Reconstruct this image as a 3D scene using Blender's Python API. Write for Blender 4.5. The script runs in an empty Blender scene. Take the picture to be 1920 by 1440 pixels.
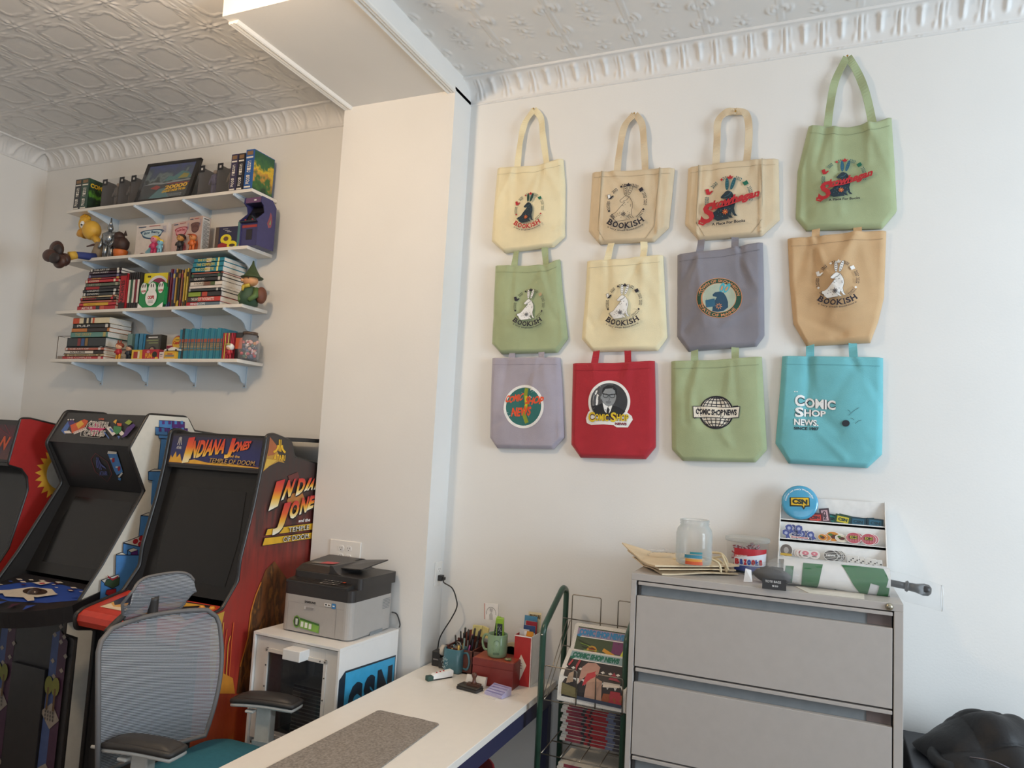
import bpy, math, random
import numpy as np
from mathutils import Vector, Matrix
from mathutils.geometry import tessellate_polygon
from math import sin, cos, pi, radians, hypot, exp

# ------------------------------------------------------------------ camera, light, exposure
S = bpy.context.scene
COL = S.collection
CAM = Vector((0, 0, 1.77))
F = 1364.787                      # focal length in pixels of a 1920 wide frame
RX = (0.91847206, 0.39193896, 0.05284807)      # camera right, down and forward axes in the room
RD = (0.01281763, 0.10405746, -0.99448869)
RF = (-0.3952781, 0.91408747, 0.09055015)
cam_d = bpy.data.cameras.new('camera'); cam = bpy.data.objects.new('camera', cam_d); COL.objects.link(cam)
cam_d.sensor_width = 36; cam_d.lens = 36 * F / 1920; cam_d.clip_start = 0.02
cam.matrix_world = Matrix(((RX[0], -RD[0], -RF[0], CAM[0]), (RX[1], -RD[1], -RF[1], CAM[1]), (RX[2], -RD[2], -RF[2], CAM[2]), (0, 0, 0, 1)))
S.camera = cam
S.view_settings.view_transform = 'Standard'; S.view_settings.look = 'None'
S.view_settings.gamma = 1; S.view_settings.use_curve_mapping = False
S.view_settings.exposure = 0.0
W = bpy.data.worlds.new('world'); S.world = W; W.use_nodes = True
W.node_tree.nodes['Background'].inputs[0].default_value = (0.75, 0.86, 1.0, 1)
W.node_tree.nodes['Background'].inputs[1].default_value = 0.45

def area(name, loc, target, sx, sy, power, color):
    l = bpy.data.lights.new(name, 'AREA'); l.shape = 'RECTANGLE'; l.size = sx; l.size_y = sy; l.energy = power; l.color = color
    o = bpy.data.objects.new(name, l); COL.objects.link(o); o.location = loc
    o.rotation_euler = (Vector(target) - Vector(loc)).to_track_quat('-Z', 'Y').to_euler()
    return o
# daylight through the shop window on the right, and through the shop front behind the camera
area('window_daylight', (3.3, 1.55, 2.0), (-0.6, 2.7, 1.9), 1.3, 1.7, 122, (0.74, 0.88, 1.0))
area('shopfront_daylight', (0.6, -2.6, 1.9), (-0.6, 3.0, 1.6), 3.6, 2.0, 34, (0.86, 0.93, 1.0))
# the shop's warm ceiling lamps
LAMPS = [(-2.1, 1.4, 3.45, 74), (-3.9, 0.4, 3.45, 5), (0.6, 0.4, 3.45, 4)]

# ------------------------------------------------------------------ pixel of the photograph -> point of the room
def ray(x, y):
    a, b = (x - 960) / F, (y - 720) / F
    return Vector((RX[i] * a + RD[i] * b + RF[i] for i in range(3)))
def py(x, y, Y=3.25): r = ray(x, y); return CAM + r * (Y / r[1])
def px(x, y, X): r = ray(x, y); return CAM + r * (X / r[0])
def pz(x, y, Z): r = ray(x, y); return CAM + r * ((Z - 1.77) / r[2])

# ------------------------------------------------------------------ materials
def lin(c): return c / 12.92 if c <= 0.04045 else ((c + 0.055) / 1.055) ** 2.4
def rgb(h):
    h = h.lstrip('#'); return tuple(lin(int(h[i:i + 2], 16) / 255) for i in (0, 2, 4)) + (1,)
_m = {}
def mat(h, rough=0.6, metal=0.0, var=0.06, scale=30, bump=0.0, bscale=200, sheen=0, coat=0, alpha=1, trans=0, emit=0, spec=0.5):
    key = (h, rough, metal, var, scale, bump, bscale, sheen, coat, alpha, trans, emit, spec)
    if key in _m: return _m[key]
    m = bpy.data.materials.new('m_' + h.strip('#')); m.use_nodes = True
    nt = m.node_tree; b = nt.nodes['Principled BSDF']
    tc = nt.nodes.new('ShaderNodeTexCoord'); n = nt.nodes.new('ShaderNodeTexNoise'); n.inputs['Scale'].default_value = scale
    nt.links.new(tc.outputs['Object'], n.inputs['Vector'])
    r = nt.nodes.new('ShaderNodeValToRGB'); c = rgb(h)
    r.color_ramp.elements[0].position = 0.3; r.color_ramp.elements[1].position = 0.7
    r.color_ramp.elements[0].color = tuple(x * (1 - var) for x in c[:3]) + (1,)
    r.color_ramp.elements[1].color = tuple(min(1, x * (1 + var)) for x in c[:3]) + (1,)
    nt.links.new(n.outputs['Fac'], r.inputs['Fac']); nt.links.new(r.outputs['Color'], b.inputs['Base Color'])
    b.inputs['Roughness'].default_value = rough; b.inputs['Metallic'].default_value = metal
    b.inputs['Specular IOR Level'].default_value = spec
    if sheen: b.inputs['Sheen Weight'].default_value = sheen
    if coat: b.inputs['Coat Weight'].default_value = coat
    if alpha < 1: b.inputs['Alpha'].default_value = alpha
    if trans: b.inputs['Transmission Weight'].default_value = trans
    if emit:
        b.inputs['Emission Color'].default_value = c; b.inputs['Emission Strength'].default_value = emit
    if bump:
        n2 = nt.nodes.new('ShaderNodeTexNoise'); n2.inputs['Scale'].default_value = bscale; n2.inputs['Detail'].default_value = 4
        nt.links.new(tc.outputs['Object'], n2.inputs['Vector'])
        bp = nt.nodes.new('ShaderNodeBump'); bp.inputs['Strength'].default_value = bump; bp.inputs['Distance'].default_value = 0.002
        nt.links.new(n2.outputs['Fac'], bp.inputs['Height']); nt.links.new(bp.outputs['Normal'], b.inputs['Normal'])
    _m[key] = m; return m
def ramp_mat(name, stops, axis='Z', lo=0, hi=1, noise=0.0, nscale=6, stretch=(1, 1, 1), rough=0.45, coat=0.0):
    """printed artwork: colour bands along one object axis, wandering with noise"""
    m = bpy.data.materials.new(name); m.use_nodes = True; nt = m.node_tree; b = nt.nodes['Principled BSDF']
    tc = nt.nodes.new('ShaderNodeTexCoord'); sp = nt.nodes.new('ShaderNodeSeparateXYZ'); nt.links.new(tc.outputs['Object'], sp.inputs[0])
    mr = nt.nodes.new('ShaderNodeMapRange'); mr.inputs['From Min'].default_value = lo; mr.inputs['From Max'].default_value = hi
    nt.links.new(sp.outputs[axis], mr.inputs['Value'])
    mp = nt.nodes.new('ShaderNodeMapping'); mp.inputs['Scale'].default_value = stretch; nt.links.new(tc.outputs['Object'], mp.inputs['Vector'])
    n = nt.nodes.new('ShaderNodeTexNoise'); n.inputs['Scale'].default_value = nscale; n.inputs['Detail'].default_value = 5; nt.links.new(mp.outputs[0], n.inputs['Vector'])
    mu = nt.nodes.new('ShaderNodeMath'); mu.operation = 'MULTIPLY_ADD'; mu.inputs[1].default_value = noise; nt.links.new(n.outputs['Fac'], mu.inputs[0])
    ad = nt.nodes.new('ShaderNodeMath'); ad.operation = 'SUBTRACT'; ad.inputs[1].default_value = noise * 0.5
    nt.links.new(mr.outputs[0], mu.inputs[2]); nt.links.new(mu.outputs[0], ad.inputs[0])
    r = nt.nodes.new('ShaderNodeValToRGB'); cr = r.color_ramp
    while len(cr.elements) < len(stops): cr.elements.new(0.5)
    for e, (p, c) in zip(cr.elements, stops): e.position = p; e.color = rgb(c)
    nt.links.new(ad.outputs[0], r.inputs['Fac']); nt.links.new(r.outputs['Color'], b.inputs['Base Color'])
    b.inputs['Roughness'].default_value = rough; b.inputs['Coat Weight'].default_value = coat
    return m
def glass(name, color=(1, 1, 1, 1), alpha=0.25, rough=0.03):
    m = bpy.data.materials.new(name); m.use_nodes = True; b = m.node_tree.nodes['Principled BSDF']
    nt = m.node_tree; n = nt.nodes.new('ShaderNodeTexNoise'); n.inputs['Scale'].default_value = 18
    r = nt.nodes.new('ShaderNodeMapRange'); r.inputs['To Min'].default_value = alpha * 0.85; r.inputs['To Max'].default_value = alpha * 1.15
    nt.links.new(n.outputs['Fac'], r.inputs['Value']); nt.links.new(r.outputs[0], b.inputs['Alpha'])
    b.inputs['Base Color'].default_value = color; b.inputs['Roughness'].default_value = rough; b.inputs['Specular IOR Level'].default_value = 1.0
    return m

# ------------------------------------------------------------------ objects and tags
def tag(o, label, cat, group=None, kind=None):
    o['label'] = label; o['category'] = cat
    if group: o['group'] = group
    if kind: o['kind'] = kind
    return o
def empty(name, loc, label, cat, group=None, rz=0):
    o = bpy.data.objects.new(name, None); COL.objects.link(o); o.location = loc; o.rotation_euler = (0, 0, rz)
    o.empty_display_size = 0.05
    return tag(o, label, cat, group)

class MB:
    """collects shapes, links them as ONE mesh object"""
    def __init__(s): s.v = []; s.f = []; s.mi = []; s.mats = []; s.T = None; s.sm = []
    def m(s, mt):
        if mt not in s.mats: s.mats.append(mt)
        return s.mats.index(mt)
    def add(s, vs, fs, mt, smooth=False):
        o = len(s.v); i = s.m(mt)
        s.v += [tuple(s.T @ Vector(p)) if s.T else tuple(p) for p in vs]
        for f in fs: s.f.append(tuple(o + k for k in f)); s.mi.append(i); s.sm.append(smooth)
        return s
    def box(s, x0, x1, y0, y1, z0, z1, mt):
        v = [(x, y, z) for z in (z0, z1) for y in (y0, y1) for x in (x0, x1)]
        return s.add(v, [(0, 2, 3, 1), (4, 5, 7, 6), (0, 1, 5, 4), (2, 6, 7, 3), (0, 4, 6, 2), (1, 3, 7, 5)], mt)
    def prism(s, pts, a0, a1, axis, mt, mcap=None):
        """extrude a 2D outline along an axis: 'X' outline is (y,z), 'Y' (x,z), 'Z' (x,y)"""
        def P(p, a): return (a, p[0], p[1]) if axis == 'X' else (p[0], a, p[1]) if axis == 'Y' else (p[0], p[1], a)
        n = len(pts); v = [P(p, a0) for p in pts] + [P(p, a1) for p in pts]
        s.add(v, [(i, (i + 1) % n, n + (i + 1) % n, n + i) for i in range(n)], mt)
        s.add(v, [tuple(range(n))[::-1], tuple(range(n, 2 * n))], mcap or mt); return s
    def tube(s, pts, r, mt, n=8, closed=False, caps=True):
        pts = [Vector(p) for p in pts]; N = len(pts); rs = r if isinstance(r, (list, tuple)) else [r] * N
        vs = []; prev = None
        for i, p in enumerate(pts):
            a = pts[(i - 1) % N] if (i > 0 or closed) else p; b = pts[(i + 1) % N] if (i < N - 1 or closed) else p
            t = (b - a).normalized() if (b - a).length > 1e-9 else Vector((0, 0, 1))
            if prev is None: u = t.cross(Vector((0, 0, 1))); u = u if u.length > 0.05 else t.cross(Vector((1, 0, 0)))
            else: u = prev - t * prev.dot(t)
            if u.length < 1e-6: u = t.orthogonal()
            u.normalize(); w = t.cross(u); prev = u
            for k in range(n): vs.append(p + (u * cos(2 * pi * k / n) + w * sin(2 * pi * k / n)) * rs[i])
        fs = []
        for i in range(N if closed else N - 1):
            j = (i + 1) % N
            for k in range(n): fs.append((i * n + k, i * n + (k + 1) % n, j * n + (k + 1) % n, j * n + k))
        if caps and not closed: fs += [tuple(range(n))[::-1], tuple((N - 1) * n + k for k in range(n))]
        return s.add(vs, fs, mt, True)
    def band(s, pts, wv, th, mt):
        """flat strap: centre line, half-width vectors, thickness along the third direction"""
        N = len(pts); pts = [Vector(p) for p in pts]; wv = [Vector(w) for w in wv] if isinstance(wv, list) else [Vector(wv)] * N; vs = []
        for i, p in enumerate(pts):
            t = (pts[min(i + 1, N - 1)] - pts[max(i - 1, 0)]).normalized(); nn = t.cross(wv[i]).normalized() * th / 2
            vs += [p - wv[i] - nn, p + wv[i] - nn, p + wv[i] + nn, p - wv[i] + nn]
        fs = [(i * 4 + k, i * 4 + (k + 1) % 4, i * 4 + 4 + (k + 1) % 4, i * 4 + 4 + k) for i in range(N - 1) for k in range(4)]
        fs += [(3, 2, 1, 0), tuple((N - 1) * 4 + k for k in range(4))]
        return s.add(vs, fs, mt, False)
    def lathe(s, prof, c, mt, n=24, axis='Z', sq=0.0):
        vs = []; fs = []
        for (r, h) in prof:
            for k in range(n):
                a = 2 * pi * k / n; q = 1
                if sq: q = 1 / (abs(cos(a)) ** sq + abs(sin(a)) ** sq) ** (1 / sq)
                x, y = r * q * cos(a), r * q * sin(a)
                vs.append((c[0] + x, c[1] + y, c[2] + h) if axis == 'Z' else (c[0] + x, c[1] + h, c[2] + y) if axis == 'Y' else (c[0] + h, c[1] + x, c[2] + y))
        for i in range(len(prof) - 1):
            for k in range(n): fs.append((i * n + k, i * n + (k + 1) % n, (i + 1) * n + (k + 1) % n, (i + 1) * n + k))
        if prof[0][0] > 1e-5: fs.append(tuple(range(n))[::-1])
        if prof[-1][0] > 1e-5: fs.append(tuple((len(prof) - 1) * n + k for k in range(n)))
        return s.add(vs, fs, mt, True)
    def ball(s, c, r, mt, n=16, m=10, sc=(1, 1, 1), fn=None):
        vs = []; fs = []
        for i in range(m + 1):
            t = pi * i / m
            for k in range(n):
                a = 2 * pi * k / n; d = Vector((sin(t) * cos(a), sin(t) * sin(a), cos(t)))
                q = fn(d) if fn else 1
                vs.append((c[0] + d.x * r * sc[0] * q, c[1] + d.y * r * sc[1] * q, c[2] + d.z * r * sc[2] * q))
        for i in range(m):
            for k in range(n): fs.append((i * n + k, (i + 1) * n + k, (i + 1) * n + (k + 1) % n, i * n + (k + 1) % n))
        return s.add(vs, fs, mt, True)
    def grid(s, fn, nu, nv, mt, closed=False, smooth=True):
        vs = [fn(i / nu, j / nv) for j in range(nv + 1) for i in range(nu + 1)]
        fs = [(j * (nu + 1) + i, j * (nu + 1) + i + 1, (j + 1) * (nu + 1) + i + 1, (j + 1) * (nu + 1) + i) for j in range(nv) for i in range(nu)]
        return s.add(vs, fs, mt, smooth)
    def build(s, name, parent=None, bev=0, seg=2, sub=0, wn=False, loc=None):
        me = bpy.data.meshes.new(name)
        vs = s.v
        if loc is not None: vs = [(p[0] - loc[0], p[1] - loc[1], p[2] - loc[2]) for p in vs]
        me.from_pydata(vs, [], s.f)
        for m in s.mats: me.materials.append(m)
        me.polygons.foreach_set('material_index', s.mi); me.polygons.foreach_set('use_smooth', s.sm)
        me.update()
        o = bpy.data.objects.new(name, me); COL.objects.link(o)
        if loc is not None: o.location = loc
        if parent:
            o.parent = parent
            o.matrix_parent_inverse = Matrix.Identity(4)
        if bev:
            b = o.modifiers.new('bevel', 'BEVEL'); b.width = bev; b.segments = seg; b.limit_method = 'ANGLE'; b.angle_limit = radians(40)
            b.harden_normals = False
        if sub:
            q = o.modifiers.new('sub', 'SUBSURF'); q.levels = sub; q.render_levels = sub
        return o

def at(parent_loc, rz=0):
    return Matrix.Translation(parent_loc) @ Matrix.Rotation(rz, 4, 'Z')

# ------------------------------------------------------------------ lettering and flat print
_tc = {}
def glyphs(t, bold=0.0, shear=0.0, space=1.0):
    k = (t, bold, shear, space)
    if k in _tc: return _tc[k]
    c = bpy.data.curves.new('t', 'FONT'); c.body = t; c.size = 1; c.offset = bold; c.shear = shear; c.space_character = space; c.resolution_u = 3
    o = bpy.data.objects.new('t', c); COL.objects.link(o)
    dg = bpy.context.evaluated_depsgraph_get(); dg.update()
    me = o.evaluated_get(dg).to_mesh()
    v = [(p.co.x, p.co.y) for p in me.vertices]; f = [tuple(p.vertices) for p in me.polygons]
    o.evaluated_get(dg).to_mesh_clear(); bpy.data.objects.remove(o); bpy.data.curves.remove(c)
    if v:
        x0 = min(p[0] for p in v); x1 = max(p[0] for p in v); y0 = min(p[1] for p in v); y1 = max(p[1] for p in v)
    else: x0 = x1 = y0 = y1 = 0
    _tc[k] = (v, f, x0, x1, y0, y1); return _tc[k]

def fine(v, f, e):
    """cut flat shapes into small triangles so that they can follow a curved surface"""
    v = [tuple(p) for p in v]; tris = []
    for q in f:
        if len(q) == 3: tris.append(tuple(q))
        else:
            loop = [Vector((v[k][0], v[k][1], 0)) for k in q]
            for t in tessellate_polygon([loop]): tris.append(tuple(q[k] for k in t))
    out = []; mid = {}
    def d(a, b): return hypot(v[a][0] - v[b][0], v[a][1] - v[b][1])
    while tris:
        a, b, c = tris.pop(); L = [(d(a, b), a, b, c), (d(b, c), b, c, a), (d(c, a), c, a, b)]; m_, i, j, k = max(L)
        if m_ <= e: out.append((a, b, c)); continue
        key = (min(i, j), max(i, j))
        if key not in mid: mid[key] = len(v); v.append(((v[i][0] + v[j][0]) / 2, (v[i][1] + v[j][1]) / 2))
        n = mid[key]; tris += [(i, n, k), (n, j, k)]
    return v, out
class Print:
    """draws flat ink on a surface: fn(u, v, lift) -> room point"""
    def __init__(s, mb, fn, lift=0.0006, step=0.0003): s.mb = mb; s.fn = fn; s.l = lift; s.step = step
    def up(s): s.l += s.step
    maxe = 0
    def raw(s, v, f, mt):
        if s.maxe: v, f = fine(v, f, s.maxe)
        s.mb.add([s.fn(p[0], p[1], s.l) for p in v], f, mt); s.up()
    def poly(s, pts, mt): s.raw(pts, [tuple(range(len(pts)))], mt)
    def rect(s, x0, y0, x1, y1, mt, n=1):
        v = [(x0 + (x1 - x0) * i / n, y0 + (y1 - y0) * j / n) for j in range(n + 1) for i in range(n + 1)]
        s.raw(v, [(j * (n + 1) + i, j * (n + 1) + i + 1, (j + 1) * (n + 1) + i + 1, (j + 1) * (n + 1) + i) for j in range(n) for i in range(n)], mt)
    def disc(s, cx, cy, r, mt, n=28, r0=0.0, ry=None, rings=3, rot=0):
        ry = ry or r; v = []; f = []
        for i in range(rings + 1):
            q = (r0 + (r - r0) * i / rings) / r
            for k in range(n):
                a = 2 * pi * k / n; x, y = r * q * cos(a), ry * q * sin(a)
                v.append((cx + x * cos(rot) - y * sin(rot), cy + x * sin(rot) + y * cos(rot)))
        for i in range(rings):
            for k in range(n): f.append((i * n + k, i * n + (k + 1) % n, (i + 1) * n + (k + 1) % n, (i + 1) * n + k))
        s.raw(v, f, mt)
    def line(s, pts, w, mt, lift=True):
        v = []; N = len(pts)
        for i, p in enumerate(pts):
            a = pts[max(0, i - 1)]; b = pts[min(N - 1, i + 1)]; dx, dy = b[0] - a[0], b[1] - a[1]; L = hypot(dx, dy) or 1
            nx, ny = -dy / L * w / 2, dx / L * w / 2; v += [(p[0] + nx, p[1] + ny), (p[0] - nx, p[1] - ny)]
        s.raw(v, [(2 * i, 2 * i + 1, 2 * i + 3, 2 * i + 2) for i in range(N - 1)], mt)
    def text(s, t, x0, y0, x1, y1, mt, bold=0.0, shear=0.0, warp=None, cap=True):
        """fit the lettering into a box; warp((u, v)) in 0..1 moves it on"""
        v, f, a, b, c, d = glyphs(t, bold, shear)
        if not v: return
        if cap: c = min(c, 0); d = max(d, .7)
        o = []
        for p in v:
            u = (p[0] - a) / (b - a + 1e-9); w = (p[1] - c) / (d - c + 1e-9)
            o.append(warp(u, w) if warp else (x0 + (x1 - x0) * u, y0 + (y1 - y0) * w))
        s.raw(o, f, mt)
    def arc_text(s, t, cx, cy, r, h, a0, a1, mt, bold=0.0, inward=False, shear=0.0):
        """letters on a circle between angles (degrees, clockwise if outward)"""
        a0, a1 = radians(a0), radians(a1)
        def w(u, v):
            a = a0 + (a1 - a0) * u; R = (r + h * v) if not inward else (r - h * v)
            return (cx + R * cos(a), cy + R * sin(a))
        s.text(t, 0, 0, 1, 1, mt, bold, shear, warp=w)

def quad(p00, p10, p11, p01, nrm=None):
    """a print surface on a quad: (0..1, 0..1)"""
    p00, p10, p11, p01 = map(Vector, (p00, p10, p11, p01))
    n = nrm if nrm is not None else (p10 - p00).cross(p01 - p00).normalized()
    n = Vector(n)
    return lambda u, v, l: (p00 * (1 - u) + p10 * u) * (1 - v) + (p01 * (1 - u) + p11 * u) * v + n * l
def face_print(mb, x0, x1, y, z0, z1, lift=0.0006):      # the face that looks towards -Y
    T = mb.T or Matrix.Identity(4); mb_T = mb.T
    return Print(mb, lambda u, v, l: (x0 + (x1 - x0) * u, y - l, z0 + (z1 - z0) * v), lift)
def side_print(mb, x, y0, y1, z0, z1, lift=0.0006):      # the face that looks towards +X, u runs from front to back
    return Print(mb, lambda u, v, l: (x + l, y0 + (y1 - y0) * u, z0 + (z1 - z0) * v), lift)
def top_print(mb, x0, x1, y0, y1, z, lift=0.0006):
    return Print(mb, lambda u, v, l: (x0 + (x1 - x0) * u, y0 + (y1 - y0) * v, z + l), lift)

WHITE = mat('#f0eeea', 0.5); BLACK = mat('#2b2a2a', 0.5); INK = mat('#26262e', 0.7); PAGE = mat('#d9d5cd', 0.8, var=0.12, scale=300)
PLASTIC_BLACK = mat('#333130', 0.38, spec=0.4); CHROME = mat('#b9b4aa', 0.25, metal=1.0)
ORD = ['first', 'second', 'third', 'fourth', 'fifth', 'sixth', 'seventh', 'eighth', 'ninth', 'tenth', 'eleventh', 'twelfth', 'thirteenth', 'fourteenth', 'fifteenth', 'sixteenth', 'seventeenth', 'eighteenth', 'nineteenth', 'twentieth', 'twenty-first']
# ================================================================== the room
PAINT = mat('#e6e4e0', 0.75, var=0.015, scale=3, bump=0.15, bscale=120)
TRIMW = mat('#ebe8e2', 0.45, var=0.01)
TIN = mat('#e2e0dd', 0.5, var=0.015, scale=5)
CEIL = 3.66
def struct(o): o['kind'] = 'structure'; return o
b = MB(); b.box(-5.1, 3.4, 3.25, 3.35, 0, CEIL + 0.1, PAINT); struct(b.build('wall_back'))
b = MB(); b.box(-5.15, -5.05, -3.1, 3.25, 0, CEIL + 0.1, PAINT); struct(b.build('wall_left'))
# right wall with its shop window opening, front wall with the shop front opening (both outside the frame)
b = MB()
for q in ((-3.1, 3.25, 0, 0.75), (-3.1, 3.25, 3.05, CEIL + 0.1), (-3.1, -0.7, 0.75, 3.05), (2.7, 3.25, 0.75, 3.05)): b.box(3.4, 3.5, q[0], q[1], q[2], q[3], PAINT)
struct(b.build('wall_right'))
b = MB()
for q in ((-5.1, 3.4, 0, 0.75), (-5.1, 3.4, 2.95, CEIL + 0.1), (-5.1, -1.4, 0.75, 2.95), (2.6, 3.4, 0.75, 2.95)): b.box(q[0], q[1], -3.2, -3.1, q[2], q[3], PAINT)
struct(b.build('wall_front'))
wood = mat('#6e6258', 0.5, var=0.2, scale=8); fl = MB(); fl.box(-5.1, 3.5, -3.2, 3.3, -0.1, 0, wood); struct(fl.build('floor'))
b = MB(); b.box(-1.72, 3.4, 3.235, 3.25, 0, 0.14, TRIMW); struct(b.build('baseboard_back', bev=0.004))
b = MB(); b.box(-2.392, -1.722, 3.071, 3.26, 0, 3.57, PAINT); struct(b.build('wall_pier'))
b = MB(); b.box(-2.392, -1.722, 2.2, 3.26, 3.552, CEIL + 0.05, PAINT); struct(b.build('trim_1'))

def bumps(*a): return 0
# pressed tin ceiling -------------------------------------------------
def tin_height(X, Y):
    """relief of the pressed tin panels (metres, downwards)"""
    P = 0.3075
    h = np.zeros_like(X)
    gx = (X + 0.81) / P; gy = (Y - 2.68) / 0.305
    u = (gx - np.round(gx)) * P; v = (gy - np.round(gy)) * 0.305          # distance from the seams
    g = lambda d, w: np.exp(-(d / w) ** 2)
    left = X < -2.2
    h += 0.0035 * (g(u - 0.007, 0.0035) + g(u + 0.007, 0.0035))
    h += np.where(left, 0.0028 * g(v, 0.005), 0)
    cu = (gx - np.floor(gx) - 0.5) * P; cv = (gy - np.floor(gy) - 0.5) * 0.305   # from the panel centre
    A, B = np.abs(cu), np.abs(cv)
    # left room: stepped double-line frame round a plain middle, leaf bursts on the corners
    d1 = np.maximum(A + 0.45 * B, B + 0.45 * A)
    wav = 0.006 * np.sin(A * 70) + 0.006 * np.sin(B * 70)
    hl = 0.0045 * (g(d1 - 0.108 + wav, 0.004) + g(d1 - 0.124 + wav, 0.004))
    r = np.hypot(u, v); th = np.arctan2(v, u)
    hl += 0.006 * np.clip(np.cos(8 * th), 0, 1) * g(r - 0.033, 0.018) + 0.004 * g(r, 0.008)
    hl += 0.005 * (g(A - 0.125, 0.006) * g(B - 0.03, 0.02) + g(B - 0.125, 0.006) * g(A - 0.03, 0.02))
    # right room: palmette stars in the panel middle and paired curling petals on the seams
    r2 = np.hypot(cu, cv); th2 = np.arctan2(cv, cu)
    hr = 0.005 * np.clip(np.cos(8 * th2 + 0.4), 0, 1) ** 1.5 * g(r2 - 0.03, 0.016)
    for sv in (-0.062, 0.062):
        r3 = np.hypot(cu, cv - sv); th3 = np.arctan2(cv - sv, cu); hr += 0.0045 * np.clip(np.cos(5 * th3 + sv * 20), 0, 1) * g(r3 - 0.022, 0.012)
    for sy in (-1, 1):
        for (o, c) in ((0.030, 0.062), (0.048, 0.070)):
            rr = np.hypot(np.abs(u) - 0.0, v * 1.0 - sy * 0.06); aa = np.arctan2(v - sy * 0.06, np.abs(u) + 1e-6)
            hr += 0.0075 * g(rr - o, 0.006) * np.clip(np.cos((aa - 0.25 * sy) * 1.6), 0, 1) ** 2
        hr += 0.006 * g(np.hypot(np.abs(u) - 0.02, v - sy * 0.045), 0.011)
    edge = np.clip((3.15 - Y) / 0.03, 0, 1)
    return (h + np.where(left, hl, hr)) * edge
def np_mesh(name, V, nu, nv, mt, extra=None):
    idx = np.arange(nu * nv).reshape(nv, nu)
    F_ = np.stack([idx[:-1, :-1], idx[:-1, 1:], idx[1:, 1:], idx[1:, :-1]], -1).reshape(-1, 4)
    V = V.reshape(-1, 3)
    if extra:
        ev, ef = extra; F_ = np.concatenate([F_, np.array(ef) + len(V)]); V = np.concatenate([V, np.array(ev, float)])
    me = bpy.data.meshes.new(name); me.vertices.add(len(V)); me.vertices.foreach_set('co', V.astype(np.float32).ravel())
    me.loops.add(len(F_) * 4); me.loops.foreach_set('vertex_index', F_.astype(np.int32).ravel())
    me.polygons.add(len(F_)); me.polygons.foreach_set('loop_start', np.arange(len(F_), dtype=np.int32) * 4)
    me.polygons.foreach_set('use_smooth', np.ones(len(F_), bool)); me.materials.append(mt); me.update(); me.validate()
    o = bpy.data.objects.new(name, me); COL.objects.link(o); return o
xs = np.linspace(-5.05, 1.45, 930); ys = np.linspace(1.55, 3.2, 250)
X, Y = np.meshgrid(xs, ys); V = np.stack([X, Y, CEIL - tin_height(X, Y)], -1)
ev = [(-5.1, -3.2, CEIL), (1.45, -3.2, CEIL), (1.45, 1.55, CEIL), (-5.1, 1.55, CEIL), (1.45, -3.2, CEIL), (3.5, -3.2, CEIL), (3.5, 3.3, CEIL), (1.45, 3.3, CEIL),
      (-5.1, 3.2, CEIL), (1.45, 3.2, CEIL), (1.45, 3.3, CEIL), (-5.1, 3.3, CEIL)]
struct(np_mesh('ceiling', V, len(xs), len(ys), TIN, (ev, [(0, 1, 2, 3), (4, 5, 6, 7), (8, 9, 10, 11)])))
# embossed cornice ------------------------------------------------------
def cornice(name, s0, s1, place, style):
    n = int((s1 - s0) / 0.005); s = np.linspace(s0, s1, n)
    prof = [(0.0, 0.0), (0.006, 0.0), (0.008, 0.006), (0.004, 0.012)] + [(0.006 + 0.088 * (1 - cos(a)), 0.014 + 0.088 * sin(a)) for a in np.linspace(0, pi / 2, 22)] + [(0.1, 0.1), (0.106, 0.104), (0.104, 0.112)]
    prof = np.array(prof); m = len(prof)
    t = np.clip((np.arange(m) - 4) / 21, 0, 1)
    Sg, Tg = np.meshgrid(s, t)
    ph = (Sg + 1.657) / 0.148; ph = (ph - np.round(ph)) * 0.148          # palmette every 148 mm
    qh = (Sg + 1.583) / 0.148; qh = (qh - np.round(qh)) * 0.148          # torch between
    g = lambda d, w: np.exp(-(d / w) ** 2)
    wid = 0.010 + 0.022 * np.clip((Tg - 0.35) * 2, 0, 1) * np.clip((0.95 - Tg) * 4, 0, 1)
    if style:
        H = 0.010 * g(ph, wid) * (0.55 + 0.45 * np.cos(ph * 330)) * np.clip(Tg * 6, 0, 1) * np.clip((0.92 - Tg) * 6, 0, 1)
        H += 0.007 * g(np.abs(ph) - 0.02 - 0.02 * (0.4 - Tg), 0.007) * g(Tg - 0.22, 0.12)
        H += 0.012 * g(qh, 0.007 + 0.004 * Tg) * np.clip((Tg - 0.2) * 8, 0, 1) * np.clip((0.9 - Tg) * 8, 0, 1) + 0.006 * g(qh, 0.013) * g(Tg - 0.82, 0.07)
    else:
        H = 0.013 * g(qh - 0.03 * (Tg - 0.5), 0.012) * np.clip(Tg * 8, 0, 1) * np.clip((0.97 - Tg) * 8, 0, 1)
        H += 0.008 * g(ph, 0.024) * (0.5 + 0.5 * np.cos(ph * 260 + Tg * 9)) * np.clip(Tg * 6, 0, 1) * np.clip((0.92 - Tg) * 6, 0, 1)
    H *= ((np.arange(m) >= 4) & (np.arange(m) < 26))[:, None]
    bead = (Sg + 1.583) / 0.148; bead = (bead - np.round(bead)) * 0.148
    Bd = 0.006 * (g(bead - 0.008, 0.004) + g(bead + 0.008, 0.004)) * (np.arange(m) == 2)[:, None]
    nd = np.gradient(prof, axis=0); nn = np.stack([nd[:, 1], -nd[:, 0]], -1); nn /= np.linalg.norm(nn, axis=1)[:, None]
    d = prof[:, 0][:, None] + nn[:, 0][:, None] * H + Bd; z = prof[:, 1][:, None] + nn[:, 1][:, None] * H - Bd * 0.5
    V = place(Sg, d, CEIL - 0.112 + z)
    struct(np_mesh(name, V, n, m, TIN))
cornice('trim_2', -5.05, -2.392, lambda s, d, z: np.stack([s, 3.25 - d, z], -1), 0)
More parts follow.
